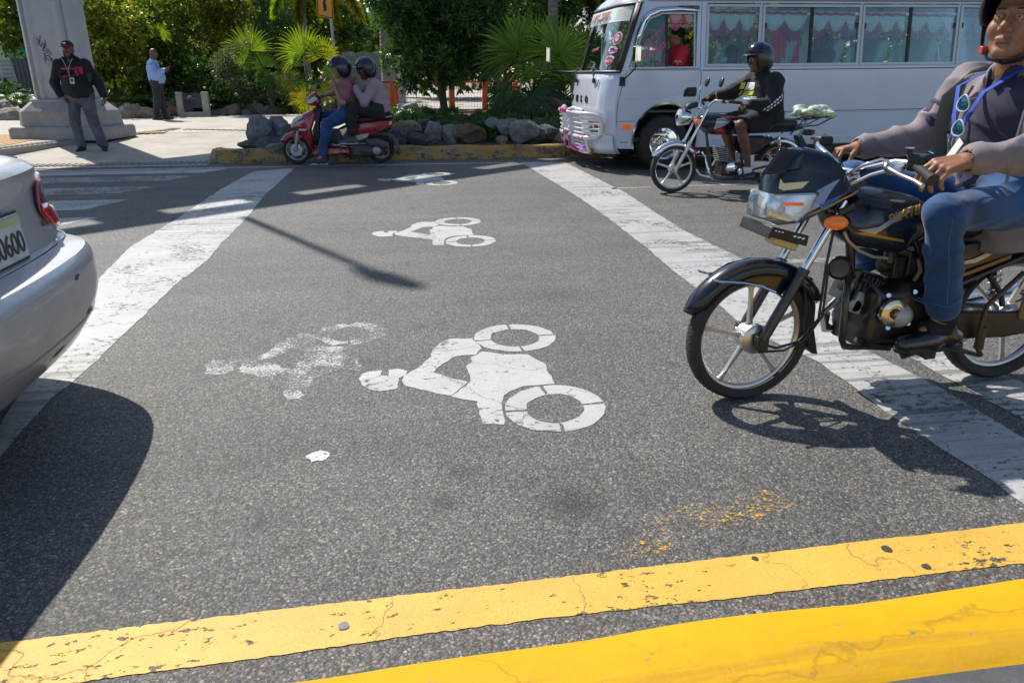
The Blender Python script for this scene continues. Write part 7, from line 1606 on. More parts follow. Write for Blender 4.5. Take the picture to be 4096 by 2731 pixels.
mb.add([quadp(f,g,.014) for f,g in ((.42,.22),(.60,.28),(.62,.46),(.55,.56),(.60,.80),(.50,.92),(.42,.80),(.44,.55),(.40,.62),(.40,.40))],[tuple(range(10))]); mb.build('arrow',M_SB,pn,smooth=None)
mb=MB(); mb.box(quadp(.5,.1,.02),(.03,.01,.03)); mb.build('bolt',M_GAL,SG)
# ---------------- vegetation ----------------
def nrm(a): return a/np.maximum(np.linalg.norm(a,axis=-1,keepdims=True),1e-9)
def leaves(cl,n,L,Wd,rng,k=7,shell=.55,droop=.15,spread=.9,upb=.35,jit=.25):
    """rosettes of k leaves through the clumps' volumes; returns quads' vertices"""
    cl=[(np.array(c,float),np.array(r if hasattr(r,'__len__') else (r,r,r),float)) for c,r in cl]
    vol=np.array([r.prod()**(2/3) for c,r in cl]); pick=rng.choice(len(cl),n,p=vol/vol.sum())
    C=np.array([cl[i][0] for i in pick]); Rr=np.array([cl[i][1] for i in pick])
    d=nrm(rng.normal(size=(n,3))); d[:,2]+=.15; d=nrm(d); rad=shell+(1-shell)*rng.random(n)**.6; rad*=1+.12*rng.normal(size=n)
    P_=C+d*Rr*rad[:,None]
    ax=nrm(d+np.array([0,0,upb])+.45*rng.normal(size=(n,3)))
    t=nrm(np.cross(ax,rng.normal(size=(n,3)))); b=np.cross(ax,t)
    out=[]
    for j in range(k):
        a=2*pi*j/k+rng.random(n)*.9; sp=spread*(.5+.7*rng.random(n))
        rd=t*np.cos(a)[:,None]+b*np.sin(a)[:,None]
        dd=nrm(ax*np.cos(sp)[:,None]+rd*np.sin(sp)[:,None]); dd[:,2]-=droop; dd=nrm(dd)
        s=nrm(np.cross(dd,ax+.3*rng.normal(size=(n,3)))); l=L*(1-jit+2*jit*rng.random(n))[:,None]; w=Wd*(1-jit+2*jit*rng.random(n))[:,None]
        B_=P_+ax*(l*.12*rng.random((n,1)))
        up_=np.cross(s,dd)
        out.append(np.stack([B_,B_+dd*l*.55+s*w*.5+up_*w*.14,B_+dd*l+np.array([0,0,-.06])*l,B_+dd*l*.55-s*w*.5+up_*w*.14],1))
    return np.concatenate(out).reshape(-1,3)
def limb(mb,p,q,r0,r1,wob=.06,n=5,rng=random):
    p,q=V(p),V(q); pts=[p.lerp(q,i/n)+V((rng.uniform(-wob,wob),rng.uniform(-wob,wob),0))*(1 if 0<i<n else 0) for i in range(n+1)]
    mb.tube(pts,[r0+(r1-r0)*i/n for i in range(n+1)],7)
M_BARK=pm('brown_bark',(.10,.075,.055),.9,var=.4,vs=10,bump=.012,bs=25); M_BARKG=pm('grey_palm_bark',(.26,.23,.21),.9,var=.25,vs=6,bump=.012,bs=20)
LG={
 'bright':leafmat('bright_green_leaves',(.06,.11,.015),(.12,.17,.02),(.28,.29,.025),.45,(2.2,1.9,.45)),
 'mid':leafmat('mid_green_leaves',(.036,.082,.017),(.08,.135,.02),(.21,.25,.03),.45,(2.0,1.9,.5),rough=.3),
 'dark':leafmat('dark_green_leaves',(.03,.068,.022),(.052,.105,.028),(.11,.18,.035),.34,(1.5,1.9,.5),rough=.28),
 'grey':leafmat('grey_green_leaves',(.05,.085,.04),(.085,.12,.06),(.16,.19,.08),.35,(1.6,1.7,.7),rough=.4),
 'fan':leafmat('fan_palm_leaf',(.07,.14,.016),(.12,.20,.018),(.20,.28,.025),.62,(2.3,2.1,.35),rough=.38),
 'fand':leafmat('dark_fan_palm_leaf',(.020,.055,.014),(.04,.085,.018),(.07,.12,.02),.50,(2.0,2.0,.4),rough=.38),
 'fern':leafmat('fern_leaf',(.018,.055,.010),(.035,.085,.012),(.07,.13,.02),.38,(1.9,2.1,.5),rough=.32),
 'gold':leafmat('golden_frond',(.10,.13,.014),(.18,.20,.02),(.32,.30,.03),.6,(2.0,1.7,.3),rough=.4),
 'dry':leafmat('dry_palm_leaf',(.20,.15,.07),(.28,.21,.11),(.12,.12,.05),.4,(1.3,1.2,.8),rough=.6)}
def tree(name,label,cat,base,clumps,n,L,Wd,mat,trunk=None,tr=.06,seed=1,group=None,**k):
    rng=np.random.default_rng(seed); rr=random.Random(seed); o=thing(name,label,cat,base,group)
    vs=leaves(clumps,n,L,Wd,rng,**k); npmesh('crown',vs,4,[LG[mat]],o)
    mb=MB(); tp=V(base)
    fork=V(trunk) if trunk else tp.lerp(V(clumps[0][0]),.5)
    limb(mb,tp,fork,tr,tr*.75,.05,5,rr)
    for c,r in clumps[:14]:
        c=V(c); limb(mb,fork,c,tr*.55,tr*.18,.10,4,rr)
        q=c+V((rr.uniform(-.3,.3),rr.uniform(-.3,.3),.3)); limb(mb,c,q,tr*.2,tr*.08,.03,2,rr)
    mb.build('trunk',M_BARK,o,smooth=60); return o
def pc(lst,v): # clumps from (px,py,r metres, dv)
    return [(tuple(rv(x,y,v+dv)),r) for x,y,r,dv in lst]
def rclump(x0,x1,y0,y1,v,n,r,seed,dv=.7):
    rg=random.Random(seed); return [(tuple(rv(rg.uniform(x0,x1),rg.uniform(y0,y1),v+rg.uniform(-dv,dv))),(r*rg.uniform(.7,1.25),r*rg.uniform(.8,1.2),r*rg.uniform(.55,.95))) for _ in range(n)]
tree('tree','leafy tree with thin dark branches at the far left behind the pillar','tree',(-11.2,27,.15),rclump(-60,110,-80,150,26.5,12,.55,3)+rclump(-40,60,150,215,26.5,3,.4,4),750,.13,.06,'mid',trunk=(-10.6,27,2.2),tr=.09,seed=3,shell=.3)
tree('shrub','tall glossy shrub just right of the grey pillar','shrub',(-8.3,25.2,.17),rclump(330,540,-60,330,25.0,22,.62,11)+rclump(330,480,200,330,24.4,7,.5,12),2600,.115,.05,'bright',seed=11,shell=.35)
tree('shrub','broad dark shrub behind the man in the pale blue shirt','shrub',(-6.3,26.3,.17),rclump(540,760,-60,330,26.1,24,.62,13),2600,.115,.048,'mid',seed=13,shell=.35)
tree('shrub','high bushy shrub with yellowish tips left of the fan palms','shrub',(-4.6,27.6,.17),rclump(720,960,-70,230,27.4,22,.65,15),2400,.115,.045,'bright',seed=15,shell=.35)
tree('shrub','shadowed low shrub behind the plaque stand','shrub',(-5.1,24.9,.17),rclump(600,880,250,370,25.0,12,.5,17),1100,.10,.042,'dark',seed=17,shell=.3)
tree('shrub','grey green small leaved shrub behind the boulders near the scooter','shrub',(-3.95,23.9,.17),rclump(880,1000,190,400,23.7,14,.36,19),1700,.055,.022,'grey',tr=.03,seed=19,shell=.2,droop=.0,upb=.8)
tree('tree','feathery dark tree behind the golden palm fronds','tree',(-3.6,31,.17),rclump(960,1160,-80,160,30.5,16,.6,21),2600,.10,.018,'dark',seed=21,shell=.2,k=9,droop=.35)
tree('tree','small dark tree beside the grey sliding gate, left of the gap','tree',(-2.4,39,.15),rclump(1360,1450,70,235,38.5,12,.75,23),1100,.16,.07,'dark',seed=23,shell=.3)
tree('tree','small sunlit tree standing over the clipped hedge and gate','tree',(-.9,42,.15),rclump(1440,1560,110,228,41.5,12,.75,25),1100,.16,.07,'mid',seed=25,shell=.3)
ct=rclump(1530,2010,-60,110,19.6,26,.50,31,1.2)+rclump(1600,1990,100,240,19.4,24,.46,32,1.0)+rclump(1620,1960,230,330,19.3,12,.36,33,.8)+rclump(1600,1700,300,350,19.2,3,.28,34,.4)
tree('tree','dark spreading tree with strappy leaves in the middle of the rocky bed','tree',(1.46,19.6,.17),ct,3600,.17,.042,'dark',trunk=(1.40,19.6,1.45),tr=.11,seed=31,shell=.35,k=9,spread=1.05)
tree('tree','dense dark tree behind the right hand fan palms','tree',(3.3,24.5,.17),rclump(2040,2330,-70,150,24.2,22,.62,35),2400,.11,.05,'dark',seed=35,shell=.35)
tree('tree','leafy tree seen through the minibus windows by its nose','tree',(7.3,21,.17),rclump(2480,3100,-40,240,20.5,26,.8,37,1.2),2000,.13,.05,'bright',seed=37,shell=.3)
tree('tree','dark broad tree behind the rear half of the minibus','tree',(11.5,22,.17),rclump(3150,4300,-120,260,21.5,34,.95,39,1.5),2400,.16,.06,'mid',seed=39,shell=.3)
def woods(name,label,spans,seed,mat='dark',n=2600):
    rng=np.random.default_rng(seed); cl=[]
    for (x0,x1,y0,y1,v,k,r) in spans: cl+=rclump(x0,x1,y0,y1,v,k,r,seed+int(x0),1.5)
    vs=leaves(cl,n,.36,.17,rng,shell=.35); o=npmesh(name,vs,4,[LG[mat]],None); tag(o,label,'trees',kind='stuff')
woods('distant_trees','mass of dark trees closing the view behind the planting',[(0,1360,-60,330,36,110,1.6),(1640,2500,-60,300,38,90,1.6),(2500,4300,-200,330,34,120,1.8)],51,'mid',15000)
def cover(name,label,u0,u1,v0,v1,z,n,seed,mat,L=.16,W_=.03):
    rg=random.Random(seed); cl=[((rg.uniform(u0,u1),rg.uniform(v0,v1),.2+z*.3),(.35,.3,z*rg.uniform(.5,1.2))) for _ in range(90)]
    o=npmesh(name,leaves(cl,n,L,W_,np.random.default_rng(seed),shell=.2,upb=.9),4,[LG[mat]],None); tag(o,label,'ground cover',kind='stuff')
cover('ground_cover','low leafy ground cover behind the plaza boulders',-14,-.9,23.7,26.3,.42,3400,91,'fern')
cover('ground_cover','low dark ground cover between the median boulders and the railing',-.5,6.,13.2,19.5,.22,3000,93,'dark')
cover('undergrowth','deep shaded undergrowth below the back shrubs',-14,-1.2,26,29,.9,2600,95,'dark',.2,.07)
# ---- palms
def fanleaf(hub,nrm_,upd,L,nseg=34,ang=125,rng=random,pet=None,split=.5,droop=.12,mb_tip=None):
    """costapalmate leaf as quads (array of vertices)"""
    n=V(nrm_).normalized(); u=V(upd); u=(u-n*u.dot(n)).normalized(); s=n.cross(u); out=[]
    for i in range(nseg):
        a=R(-ang+2*ang*(i+.5)/nseg)+rng.uniform(-.015,.015); da=R(ang/nseg)*1.0
        l=L*(1-.25*abs(a/R(ang))**2)*rng.uniform(.9,1.05)
        def pt(r,an,lift_): 
            dz=-droop*L*(r/L)**2.2
            return V(hub)+(u*math.cos(an)+s*math.sin(an))*r+n*lift_+V((0,0,dz))
        fold=.012*L
        r0,r1=.04*L,split*l
        out+=[pt(r0,a-da*.9,0),pt(r0,a,fold*.3),pt(r1,a,fold),pt(r1,a-da,0)]
        out+=[pt(r0,a,fold*.3),pt(r0,a+da*.9,0),pt(r1,a+da,0),pt(r1,a,fold)]
        w=da; t=rng.uniform(-.03,.03)
        out+=[pt(r1,a-w,0),pt(r1,a,fold),pt(l,a+t,fold*.2)+V((0,0,-rng.uniform(0,.10)*L)),pt((r1+l)/2,a-w*.45+t*.5,0)]
        out+=[pt(r1,a,fold),pt(r1,a+w,0),pt((r1+l)/2,a+w*.45+t*.5,0),pt(l,a+t,fold*.2)+V((0,0,-rng.uniform(0,.10)*L))]
    return out
def fanpalm(label,base,trunkh,fans,seed,mat='fan',mat2='fand',tr=.10):
    rg=random.Random(seed); o=thing('fan_palm',label,'palm',base,'fan palms in the planting')
    bt=V(base); top=bt+V((0,0,trunkh)); mb=MB(); limb(mb,bt,top,tr*1.1,tr*.8,.01,6,rg)
    for i in range(26):
        a=i*2.4; z=trunkh*(.25+.75*i/26); d=V((math.cos(a),math.sin(a),1.1)); mb.tube([bt+V((0,0,z))+V((math.cos(a),math.sin(a),0))*tr*.8,bt+V((0,0,z))+d*.10],[.02,.008],4)
    mb.build('trunk',M_BARK,o,smooth=60)
    for k,(c,L,n,m) in enumerate(fans):
        c=V(c); n=V(n); dirn=(c-top); 
        upd=(c-top).normalized()+V((0,0,.25))
        vs=fanleaf(c,n,upd,L,rng=rg,nseg=rg.randint(30,38),droop=.10 if m!='dry' else .35,ang=rg.uniform(112,135))
        lf=npmesh('frond',vs,4,[LG[m]],o)
        mb=MB(); mid=top.lerp(c,.5)+V((0,0,.08)); mb.tube([top-V((0,0,.05)),mid,c],[.018,.012,.010],6); mb.build('stalk',LG['fand'],lf,smooth=60)
def auto(base,h,k,L,seed,vdir=(0,-1,0),mats=('fan','fand'),spr=.9,el=(10,80)):
    rg=random.Random(seed); top=V(base)+V((0,0,h)); out=[]
    for i in range(k):
        az=2*pi*i/k+rg.uniform(-.3,.3); e=R(rg.uniform(*el)); d=V((math.cos(az)*math.cos(e),math.sin(az)*math.cos(e)*.8,math.sin(e)))
        c=top+d*rg.uniform(.55,.9)*spr; n=V((-d.x*.3,-.8,.45))+V((rg.uniform(-.3,.3),rg.uniform(-.3,.3),rg.uniform(-.2,.3)))
        out.append((c,L*rg.uniform(.8,1.1),n,mats[0] if rg.random()<.65 else mats[1]))
    return out
b=(-3.55,24.2,.17)
fanpalm('fan palm with one upright green fan, left of the yellow sign',b,1.15,[(rv(1000,205,24.0),.98,(0,-1,.3),'fan'),(rv(950,250,24.3),.7,(-.4,-.8,.3),'fand'),(rv(1060,270,24.1),.65,(.5,-.8,.3),'fand')]+auto(b,.9,5,.6,3,mats=('fand','fand'),el=(-20,30)),61)
b=(-2.05,23.6,.17)
fanpalm('golden backlit fan palm behind the sign post and scooter',b,.75,[(rv(1215,215,23.4),1.0,(.1,-1,.2),'fan'),(rv(1290,230,23.6),.85,(.5,-.9,.2),'gold'),(rv(1170,270,23.3),.6,(-.5,-.8,.3),'fan'),(rv(1330,300,23.5),.6,(.6,-.7,.2),'fand'),(rv(1160,320,23.2),.5,(-.3,-.8,.5),'gold')]+auto(b,.6,5,.55,5,mats=('fand','gold'),el=(-25,20)),63)
b=(-6.9,24.6,.17)
fanpalm('small fan palm peeping out of the shrubs by the pale blue shirt',b,1.1,[(rv(632,145,24.3),.45,(.1,-1,.2),'fan'),(rv(560,185,24.2),.4,(-.6,-.7,.3),'gold'),(rv(540,265,24.0),.45,(-.2,-.6,.6),'fand')],65,tr=.05)
b=(3.10,16.2,.17)
fanpalm('large fan palm with spiky green fans just left of the minibus nose',b,.75,[(rv(2075,215,16.2),1.05,(-.25,-1,.25),'fan'),(rv(2150,200,16.5),1.0,(.0,-1,.2),'fan'),(rv(2010,250,16.4),.8,(-.5,-.8,.3),'fand'),(rv(2235,215,15.8),1.05,(.15,-1,.25),'fan'),(rv(2160,290,15.6),.75,(.1,-.8,.5),'fan'),(rv(2280,330,15.7),.6,(.5,-.7,.4),'fan'),(rv(2120,380,15.3),.75,(-.3,-.6,.7),'fand'),(rv(2020,360,15.6),.6,(-.6,-.6,.4),'fand'),(rv(2180,400,15.4),.6,(.2,-.3,.9),'dry'),(rv(2240,400,15.5),.5,(.5,-.3,.7),'dry')]+auto(b,.6,7,.65,9,mats=('fand','fand'),el=(-30,20)),67,tr=.13)
b=(4.6,17.5,.17)
fanpalm('fan palm hidden behind the minibus windscreen',b,.9,auto(b,.9,9,.9,11,mats=('fan','fand'),el=(0,80)),69)
# ---- ferns: arching pinnate fronds
def frond(base,az,L,el0,el1,nl,ll,lw,rg,twist=0):
    out=[]; p=V(base); st=L/nl; pts=[]
    for i in range(nl+1):
        t=i/nl; e=R(el0+(el1-el0)*t); d=V((math.cos(az)*math.cos(e),math.sin(az)*math.cos(e),math.sin(e))); pts.append((V(p),d)); p=p+d*st
    for i,(q,d) in enumerate(pts[1:],1):
        t=i/nl; l=ll*(math.sin(pi*min(1,.12+.85*t))**.6); s=V((-math.sin(az),math.cos(az),0)); n=s.cross(d)
        for sg in (-1,1):
            dd=(s*sg*.85+d*.45+n*-.12*(-1)+V((0,0,rg.uniform(-.12,.05)))).normalized(); w=d*lw*.5
            out+=[q-w,q+w,q+dd*l*.6+w*.9,q+dd*l]
    return out,[a for a,_ in pts]
def fern(label,base,k,L,seed,mat='fern',name='fern',cat='fern',group=None,el=(35,80),h=0.,nl=22,ll=.16,lw=.018,end=-25):
    rg=random.Random(seed); o=thing(name,label,cat,base,group); vs=[]; mb=MB()
    for i in range(k):
        az=rg.uniform(0,2*pi); e=rg.uniform(*el); f,pts=frond(V(base)+V((0,0,h)),az,L*rg.uniform(.7,1.15),e,end+rg.uniform(-20,20),nl,ll*rg.uniform(.8,1.1),lw,rg); vs+=f
        mb.tube(pts[::4]+[pts[-1]],.004,3)
    npmesh('fronds',vs,4,[LG[mat]],o); mb.build('stems',LG['fern'],o,smooth=None)
rg=random.Random(77)
where=['left of the tree trunk','right of the tree trunk','below the fan palm','beside the tan boulder','by the brown boulder','next to the minibus nose','at the foot of the dark tree','behind the grey boulders']
spots=[(1590,505,14.0),(1660,500,14.5),(1560,455,17.5),(1700,470,15.5),(1740,495,13.8),(1800,480,14.6),(1850,500,13.6),(1890,470,15.2),(1950,490,13.9),(2000,470,14.6),(2050,490,13.5),(2110,475,14.2),(2170,490,13.5),(2230,470,14.0),(1640,440,18),(1760,440,17.5),(1900,440,17),(2020,440,16.8),(2140,450,16),(2280,450,14.6)]
names=['dark fern behind the tan boulder on the kerb','fern between the tan boulder and the orange post','small bright fern right of the mauve sweatered passenger','fern under the left edge of the dark tree','low fern behind the pale round boulder','fern in front of the dark tree trunk','dark cycad above the wide brown boulder','fern right of the dark tree trunk','cycad behind the brown boulder\'s right end','fern under the middle of the fan palm bed','fern behind the split grey boulder','cycad below the dry palm fans','fern left of the minibus bull bar','fern behind the minibus bull bar','fern at the orange rail, left part','fern at the foot of the dark tree trunk','fern right of the trunk by the orange rail','fern left of the large fan palm\'s trunk','fern at the foot of the large fan palm','fern beside the minibus windscreen corner']
for i,(x,y,v) in enumerate(spots):
    p=rv(x,y,v); base=(p.x,v,.17); fern(names[i],base,rg.randint(22,30),rg.uniform(.5,.72),100+i,group='ferns behind the median boulders',mat='fern' if i%3 else 'dark',ll=.11 if i%2 else .14,lw=.014,h=.08)
lf=[(10,430,23.4),(60,425,23.6),(115,430,23.6),(420,430,23.6),(470,425,23.4),(520,440,23.2),(580,435,23.6),(720,430,24.0),(800,430,23.8),(850,410,24),(1040,430,24.6),(1100,430,24.8),(1180,420,24.9),(1320,425,25.)]
ln=['fern clump at the far left edge behind the boulders','fern clump left of the grey pillar','fern between pillar and far left boulder','fern just right of the pillar base','glossy fern over the grey boulder by the pillar','silvery fern over the big tan boulder','fern left of the pale blue shirted man\'s legs','fern right of that man, left of the plaque','fern above the plaque stand','fern right of the plaque stand','fern under the upright fan palm','fern over the long grey boulders','fern below the golden fan palm','fern behind the scooter riders']
for i,(x,y,v) in enumerate(lf):
    p=rv(x,y,v); fern(ln[i],(p.x,v,.17),rg.randint(24,34),rg.uniform(.8,1.1),200+i,group='ferns along the back of the plaza',mat=('fern','bright','grey')[i%3] if i not in (0,1,2) else 'fern',ll=.17,lw=.024,h=.15,nl=20)
# ---- foxtail palm: bushy hanging golden fronds, grey trunks
def foxtail(label,base,h,specs,seed,tr=.17):
    rg=random.Random(seed); o=thing('tall_palm',label,'palm',base); mb=MB(); limb(mb,base,V(base)+V((0,0,h)),tr,tr*.8,.02,8,rg)
    for i in range(int(h/.14)): mb.lathe(V(base)+V((0,0,.14*i)),(0,0,1),[(tr*.93,-.012),(tr*.99,0),(tr*.93,.012)],12,close=False)
    mb.build('trunk',M_BARKG,o,smooth=50)
    for (p0,p1,p2,m) in specs:
        p0,p1,p2=V(p0),V(p1),V(p2); vs=[]; N=46
        for i in range(N):
            t=i/N; q=p0*(1-t)**2+p1*2*t*(1-t)+p2*t*t; d=((p1-p0)*(1-t)+(p2-p1)*t).normalized()
            for j in range(17):
                a=rg.uniform(0,2*pi); x,y,z=fr(d); dd=(x*math.cos(a)+y*math.sin(a)+d*.7+V((0,0,-.35))).normalized(); l=rg.uniform(.36,.62)*(1-.5*t); w=d*.012
                vs+=[q-w,q+w,q+dd*l*.6+w,q+dd*l+V((0,0,-.05))]
        npmesh('frond',vs,4,[LG[m]],o)
Q=lambda x,y,v: rv(x,y,v)
foxtail('tall palm whose bushy golden fronds hang behind the yellow sign',(-2.75,28,.17),3.9,[(Q(1215,-90,27.6),Q(1190,-30,27.2),Q(1195,85,27.),'gold'),(Q(1230,-90,27.6),Q(1330,-60,27.),Q(1350,95,26.6),'gold'),(Q(1240,-90,27.6),Q(1400,-60,27.4),Q(1440,70,27.2),'gold'),(Q(1220,-80,28),Q(1260,-30,27.8),Q(1290,60,27.6),'fan'),(Q(1215,-90,28),Q(1110,-60,27.6),Q(1100,60,27.4),'fan'),(Q(1230,-90,28.4),Q(1300,-40,28.4),Q(1390,50,28.4),'fand')],81,tr=.13)
foxtail('thick pale palm trunk rising left of the dark central tree',(.10,28.5,.17),6.,[(Q(1560,-250,28),Q(1480,-280,27.5),Q(1440,-200,27),'fand')],83,tr=.30)
foxtail('tall palm behind the minibus roof with one dangling frond',(4.8,22,.17),4.2,[(Q(2330,-120,21.8),Q(2350,-60,21.6),Q(2365,70,21.5),'fand'),(Q(2330,-120,21.8),Q(2400,-60,21.6),Q(2420,20,21.5),'mid')],85)
# ---------------- boulders ----------------
def rockmat(name,c1,c2,c3):
    m,t=newmat(name); n=t.noise(5,8,.7); c=t.ramp(n,[(.32,c1),(.52,c2),(.70,c3)]); d=t.ramp(t.noise(24,5,.7),[(.35,.7),(.65,1.15)]); c=t.mix(1.,c,d,'MULTIPLY')
    t.link(c,t.b.inputs['Base Color']); t.b.inputs['Roughness'].default_value=.75; bp=t.add('Bump',i_Strength=1.,i_Distance=.06); t.link(t.noise(11,9,.72),bp.inputs['Height']); t.link(bp.outputs[0],t.b.inputs['Normal']); return m
RM={'grey':rockmat('grey_limestone',(.12,.12,.125),(.23,.225,.225),(.38,.365,.35)),'tan':rockmat('tan_rock',(.18,.12,.08),(.32,.24,.17),(.40,.35,.30)),'brown':rockmat('rusty_brown_rock',(.06,.035,.025),(.16,.085,.055),(.26,.18,.13)),'pale':rockmat('pale_rock',(.28,.27,.26),(.42,.40,.37),(.55,.53,.50)),'dark':rockmat('dark_grey_rock',(.045,.047,.055),(.09,.095,.11),(.16,.165,.18)),'orange':rockmat('orange_rock',(.20,.09,.05),(.34,.17,.09),(.38,.30,.24))}
def rock(label,c,sz,mat,seed,group):
    rg=random.Random(seed); import bmesh
    b=bmesh.new(); bmesh.ops.create_icosphere(b,subdivisions=4,radius=1.)
    pl=[]
    for i in range(13):
        d=V((rg.gauss(0,1),rg.gauss(0,1),rg.gauss(0,.8))).normalized(); pl.append((d,rg.uniform(.62,.92)))
    rot_=Matrix.Rotation(rg.uniform(0,6),3,'Z')
    for v_ in b.verts:
        p=v_.co.copy()
        for d,h in pl:
            e=p.dot(d)-h
            if e>0: p-=d*e*.93
        f=1+.16*noise.noise(p*1.7+V((seed*3.1,0,0)))+.10*noise.noise(p*4.3+V((seed,0,9)))+.05*noise.noise(p*11)
        p=p*f; p=rot_@p; v_.co=V((p.x*sz[0],p.y*sz[1],p.z*sz[2]))
    me=bpy.data.meshes.new('boulder'); b.to_mesh(me); b.free(); me.transform(Matrix.Translation(V(c)))
    o=link('boulder',me,None,[RM[mat]],smooth=42,loc=c); tag(o,label,'boulder',group); return o
GM='boulders heaped on the median kerb'
med=[(1034,524,12.62,.27,.27,'grey','big pitted grey boulder at the left end of the median heap'),(1112,522,12.75,.22,.26,'grey','upright grey boulder second from the left end of the median heap'),(1160,535,12.55,.16,.17,'dark','small dark boulder just left of the scooter headlight'),(1000,580,12.32,.20,.10,'dark','flat dark boulder lying low on the kerb nose'),(1075,578,12.30,.30,.13,'dark','long dark slab on the kerb left of the scooter wheel'),(1120,610,12.05,.26,.08,'grey','rough flat stone spilling over the kerb by the scooter wheel'),
(1330,560,12.5,.22,.2,'dark','dark boulder seen between the scooter and the driver\'s leg'),(1420,565,12.55,.24,.2,'dark','dark boulder seen above the scooter floor board'),(1500,545,12.7,.2,.18,'dark','dark boulder behind the scooter seat'),
(1630,512,12.75,.30,.17,'tan','rounded tan boulder just right of the scooter tail'),(1592,552,12.42,.20,.17,'dark','dark blue grey boulder under the tan one by the scooter tail'),(1672,562,12.4,.24,.14,'dark','dark flat boulder between the tan and the pale round ones'),(1738,530,12.45,.185,.20,'grey','round pale grey boulder in the middle of the kerb row'),(1796,540,12.42,.17,.21,'grey','leaning grey boulder left of the wide brown one'),(1872,534,12.5,.42,.20,'brown','wide rusty brown boulder in the middle of the kerb row'),(1975,497,12.95,.17,.13,'grey','small grey boulder perched above the brown one\'s right end'),(2036,508,12.75,.23,.20,'grey','tall faceted grey boulder right of the brown one'),(2100,530,12.5,.33,.22,'grey','big split grey boulder left of the bull bar'),(2010,562,12.38,.13,.09,'tan','small tan stone at the foot of the tall grey boulder'),(2185,540,12.5,.28,.18,'dark','dark grey boulder beside the minibus bull bar'),(2240,555,12.5,.25,.16,'grey','grey boulder half hidden by the minibus bull bar'),(1700,505,13.0,.16,.12,'dark','little dark boulder peeping behind the round pale grey one')]
for i,(x,y,v,rx,rz,m_,lb) in enumerate(med):
    p=rv(x,y,v); rock(lb,(p.x,v,max(p.z,.18+rz*.3)),(rx*.92,rx*.76,rz*.95),m_,300+i,GM)
GL_='boulders edging the plaza'
lfr=[(5,432,22.6,.28,.22,'grey','grey boulder cut by the left edge of the photo'),(49,470,22.,.42,.22,'tan','large tan boulder left of the pillar plinth'),(130,470,22.4,.3,.2,'grey','grey boulder hidden beside the pillar plinth'),(443,434,22.8,.24,.15,'grey','grey boulder above the small tan one beside the pillar'),(466,464,22.3,.20,.14,'tan','small tan boulder just right of the pillar plinth'),(520,452,22.5,.36,.22,'tan','big tan and grey boulder left of the pale blue shirted man'),(594,456,22.5,.26,.17,'tan','tan boulder at the pale blue shirted man\'s left foot'),(645,455,22.7,.2,.14,'grey','small grey boulder behind the pale blue shirted man\'s legs'),(690,420,23.5,.2,.16,'grey','grey boulder behind the left plaque post'),(700,450,23.3,.24,.15,'orange','orange boulder left of the plaque stand'),(740,440,23.6,.26,.17,'pale','pale boulder seen under the plaque'),(862,420,24.2,.26,.18,'orange','orange boulder right of the plaque stand'),(875,450,23.6,.26,.13,'grey','low grey boulder right of the plaque foot'),(926,444,23.8,.26,.22,'tan','pointed tan boulder right of the orange one'),(900,420,24.6,.14,.1,'brown','small brown stone behind the pointed tan boulder'),(962,428,24.2,.18,.13,'grey','grey boulder behind the pointed tan one'),(984,452,23.9,.15,.12,'grey','small grey boulder between the tan and the long grey ones'),(1022,440,24.2,.36,.18,'grey','long slanting grey boulder nearest the fan palm'),(1085,442,24.3,.28,.16,'grey','second slanting grey boulder below the fan palm'),(1133,446,24.4,.2,.13,'tan','tan grey boulder left of the scooter mirror'),(1162,438,24.5,.22,.15,'grey','striped grey boulder left of the scooter handlebar'),(1205,428,24.6,.24,.26,'grey','upright slab boulder behind the scooter handlebar'),(1310,415,25.,.36,.28,'tan','large tan boulder at the foot of the sign post'),(1600,432,25.5,.25,.14,'pale','pale stone right of the passenger under the fence'),(1640,440,24.5,.3,.2,'pale','white boulder cluster below the orange rail'),(1560,425,26,.2,.12,'pale','pale stone by the orange post'),(1420,440,25,.24,.2,'grey','grey boulder seen between the two scooter riders')]
for i,(x,y,v,rx,rz,m_,lb) in enumerate(lfr):
    p=rv(x,y,v); rock(lb,(p.x,v,max(p.z,.15+rz*.3)),(rx*1.15,rx*.9,rz*1.15),m_,400+i,GL_)
rng9=random.Random(9)
# ---------------- fence, gate, buildings beyond ----------------
M_GATE=pm('grey_gate_paint',(.24,.27,.29),.5,.3); M_ORP=pm('orange_plastic',(.75,.14,.02),.5); M_REDR=pm('red_rail_paint',(.48,.07,.04),.5)
a=rv(1378,330,31); b_=rv(1592,330,31)
G=thing('sliding_gate','grey slatted gate with a wavy top behind the scooter riders','gate',(a.x,31,0.1))
mb=MB(); n=58
for i in range(n):
    x=a.x+(b_.x-a.x)*i/(n-1); h=1.88+.07*abs(math.sin(i/n*pi*4)); mb.box((x,31,.2+h/2),(.024,.03,h))
mb.build('slats',M_GATE,G); mb=MB()
for z in (.25,1.75): mb.box(((a.x+b_.x)/2,31.03,z),(b_.x-a.x,.04,.08))
mb.build('rails',M_GATE,G)
WB=thing('wall','low white wall left of the gate with a clipped hedge behind it','wall',(-1.9,31.2,.1)); mb=MB(); p0=rv(1335,330,31.2); mb.box(((p0.x+a.x)/2-.1,31.2,.95),(a.x-p0.x,.2,1.9)); p1=rv(1605,300,31.2); mb.box((p1.x,31.2,1.0),(.3,.3,2.0)); mb.build('panel',pm('white_wall_paint',(.55,.55,.52),.8,var=.1),WB)
hp=rv(1460,222,33); HG=thing('hedge','bright clipped hedge showing over the grey gate','hedge',(hp.x,33,.2)); cl=[((hp.x-1.2+.2*i,33,1.95),(.22,.3,.18)) for i in range(13)]
npmesh('foliage',leaves(cl,1500,.06,.03,np.random.default_rng(4),shell=.8),4,[LG['bright']],HG)
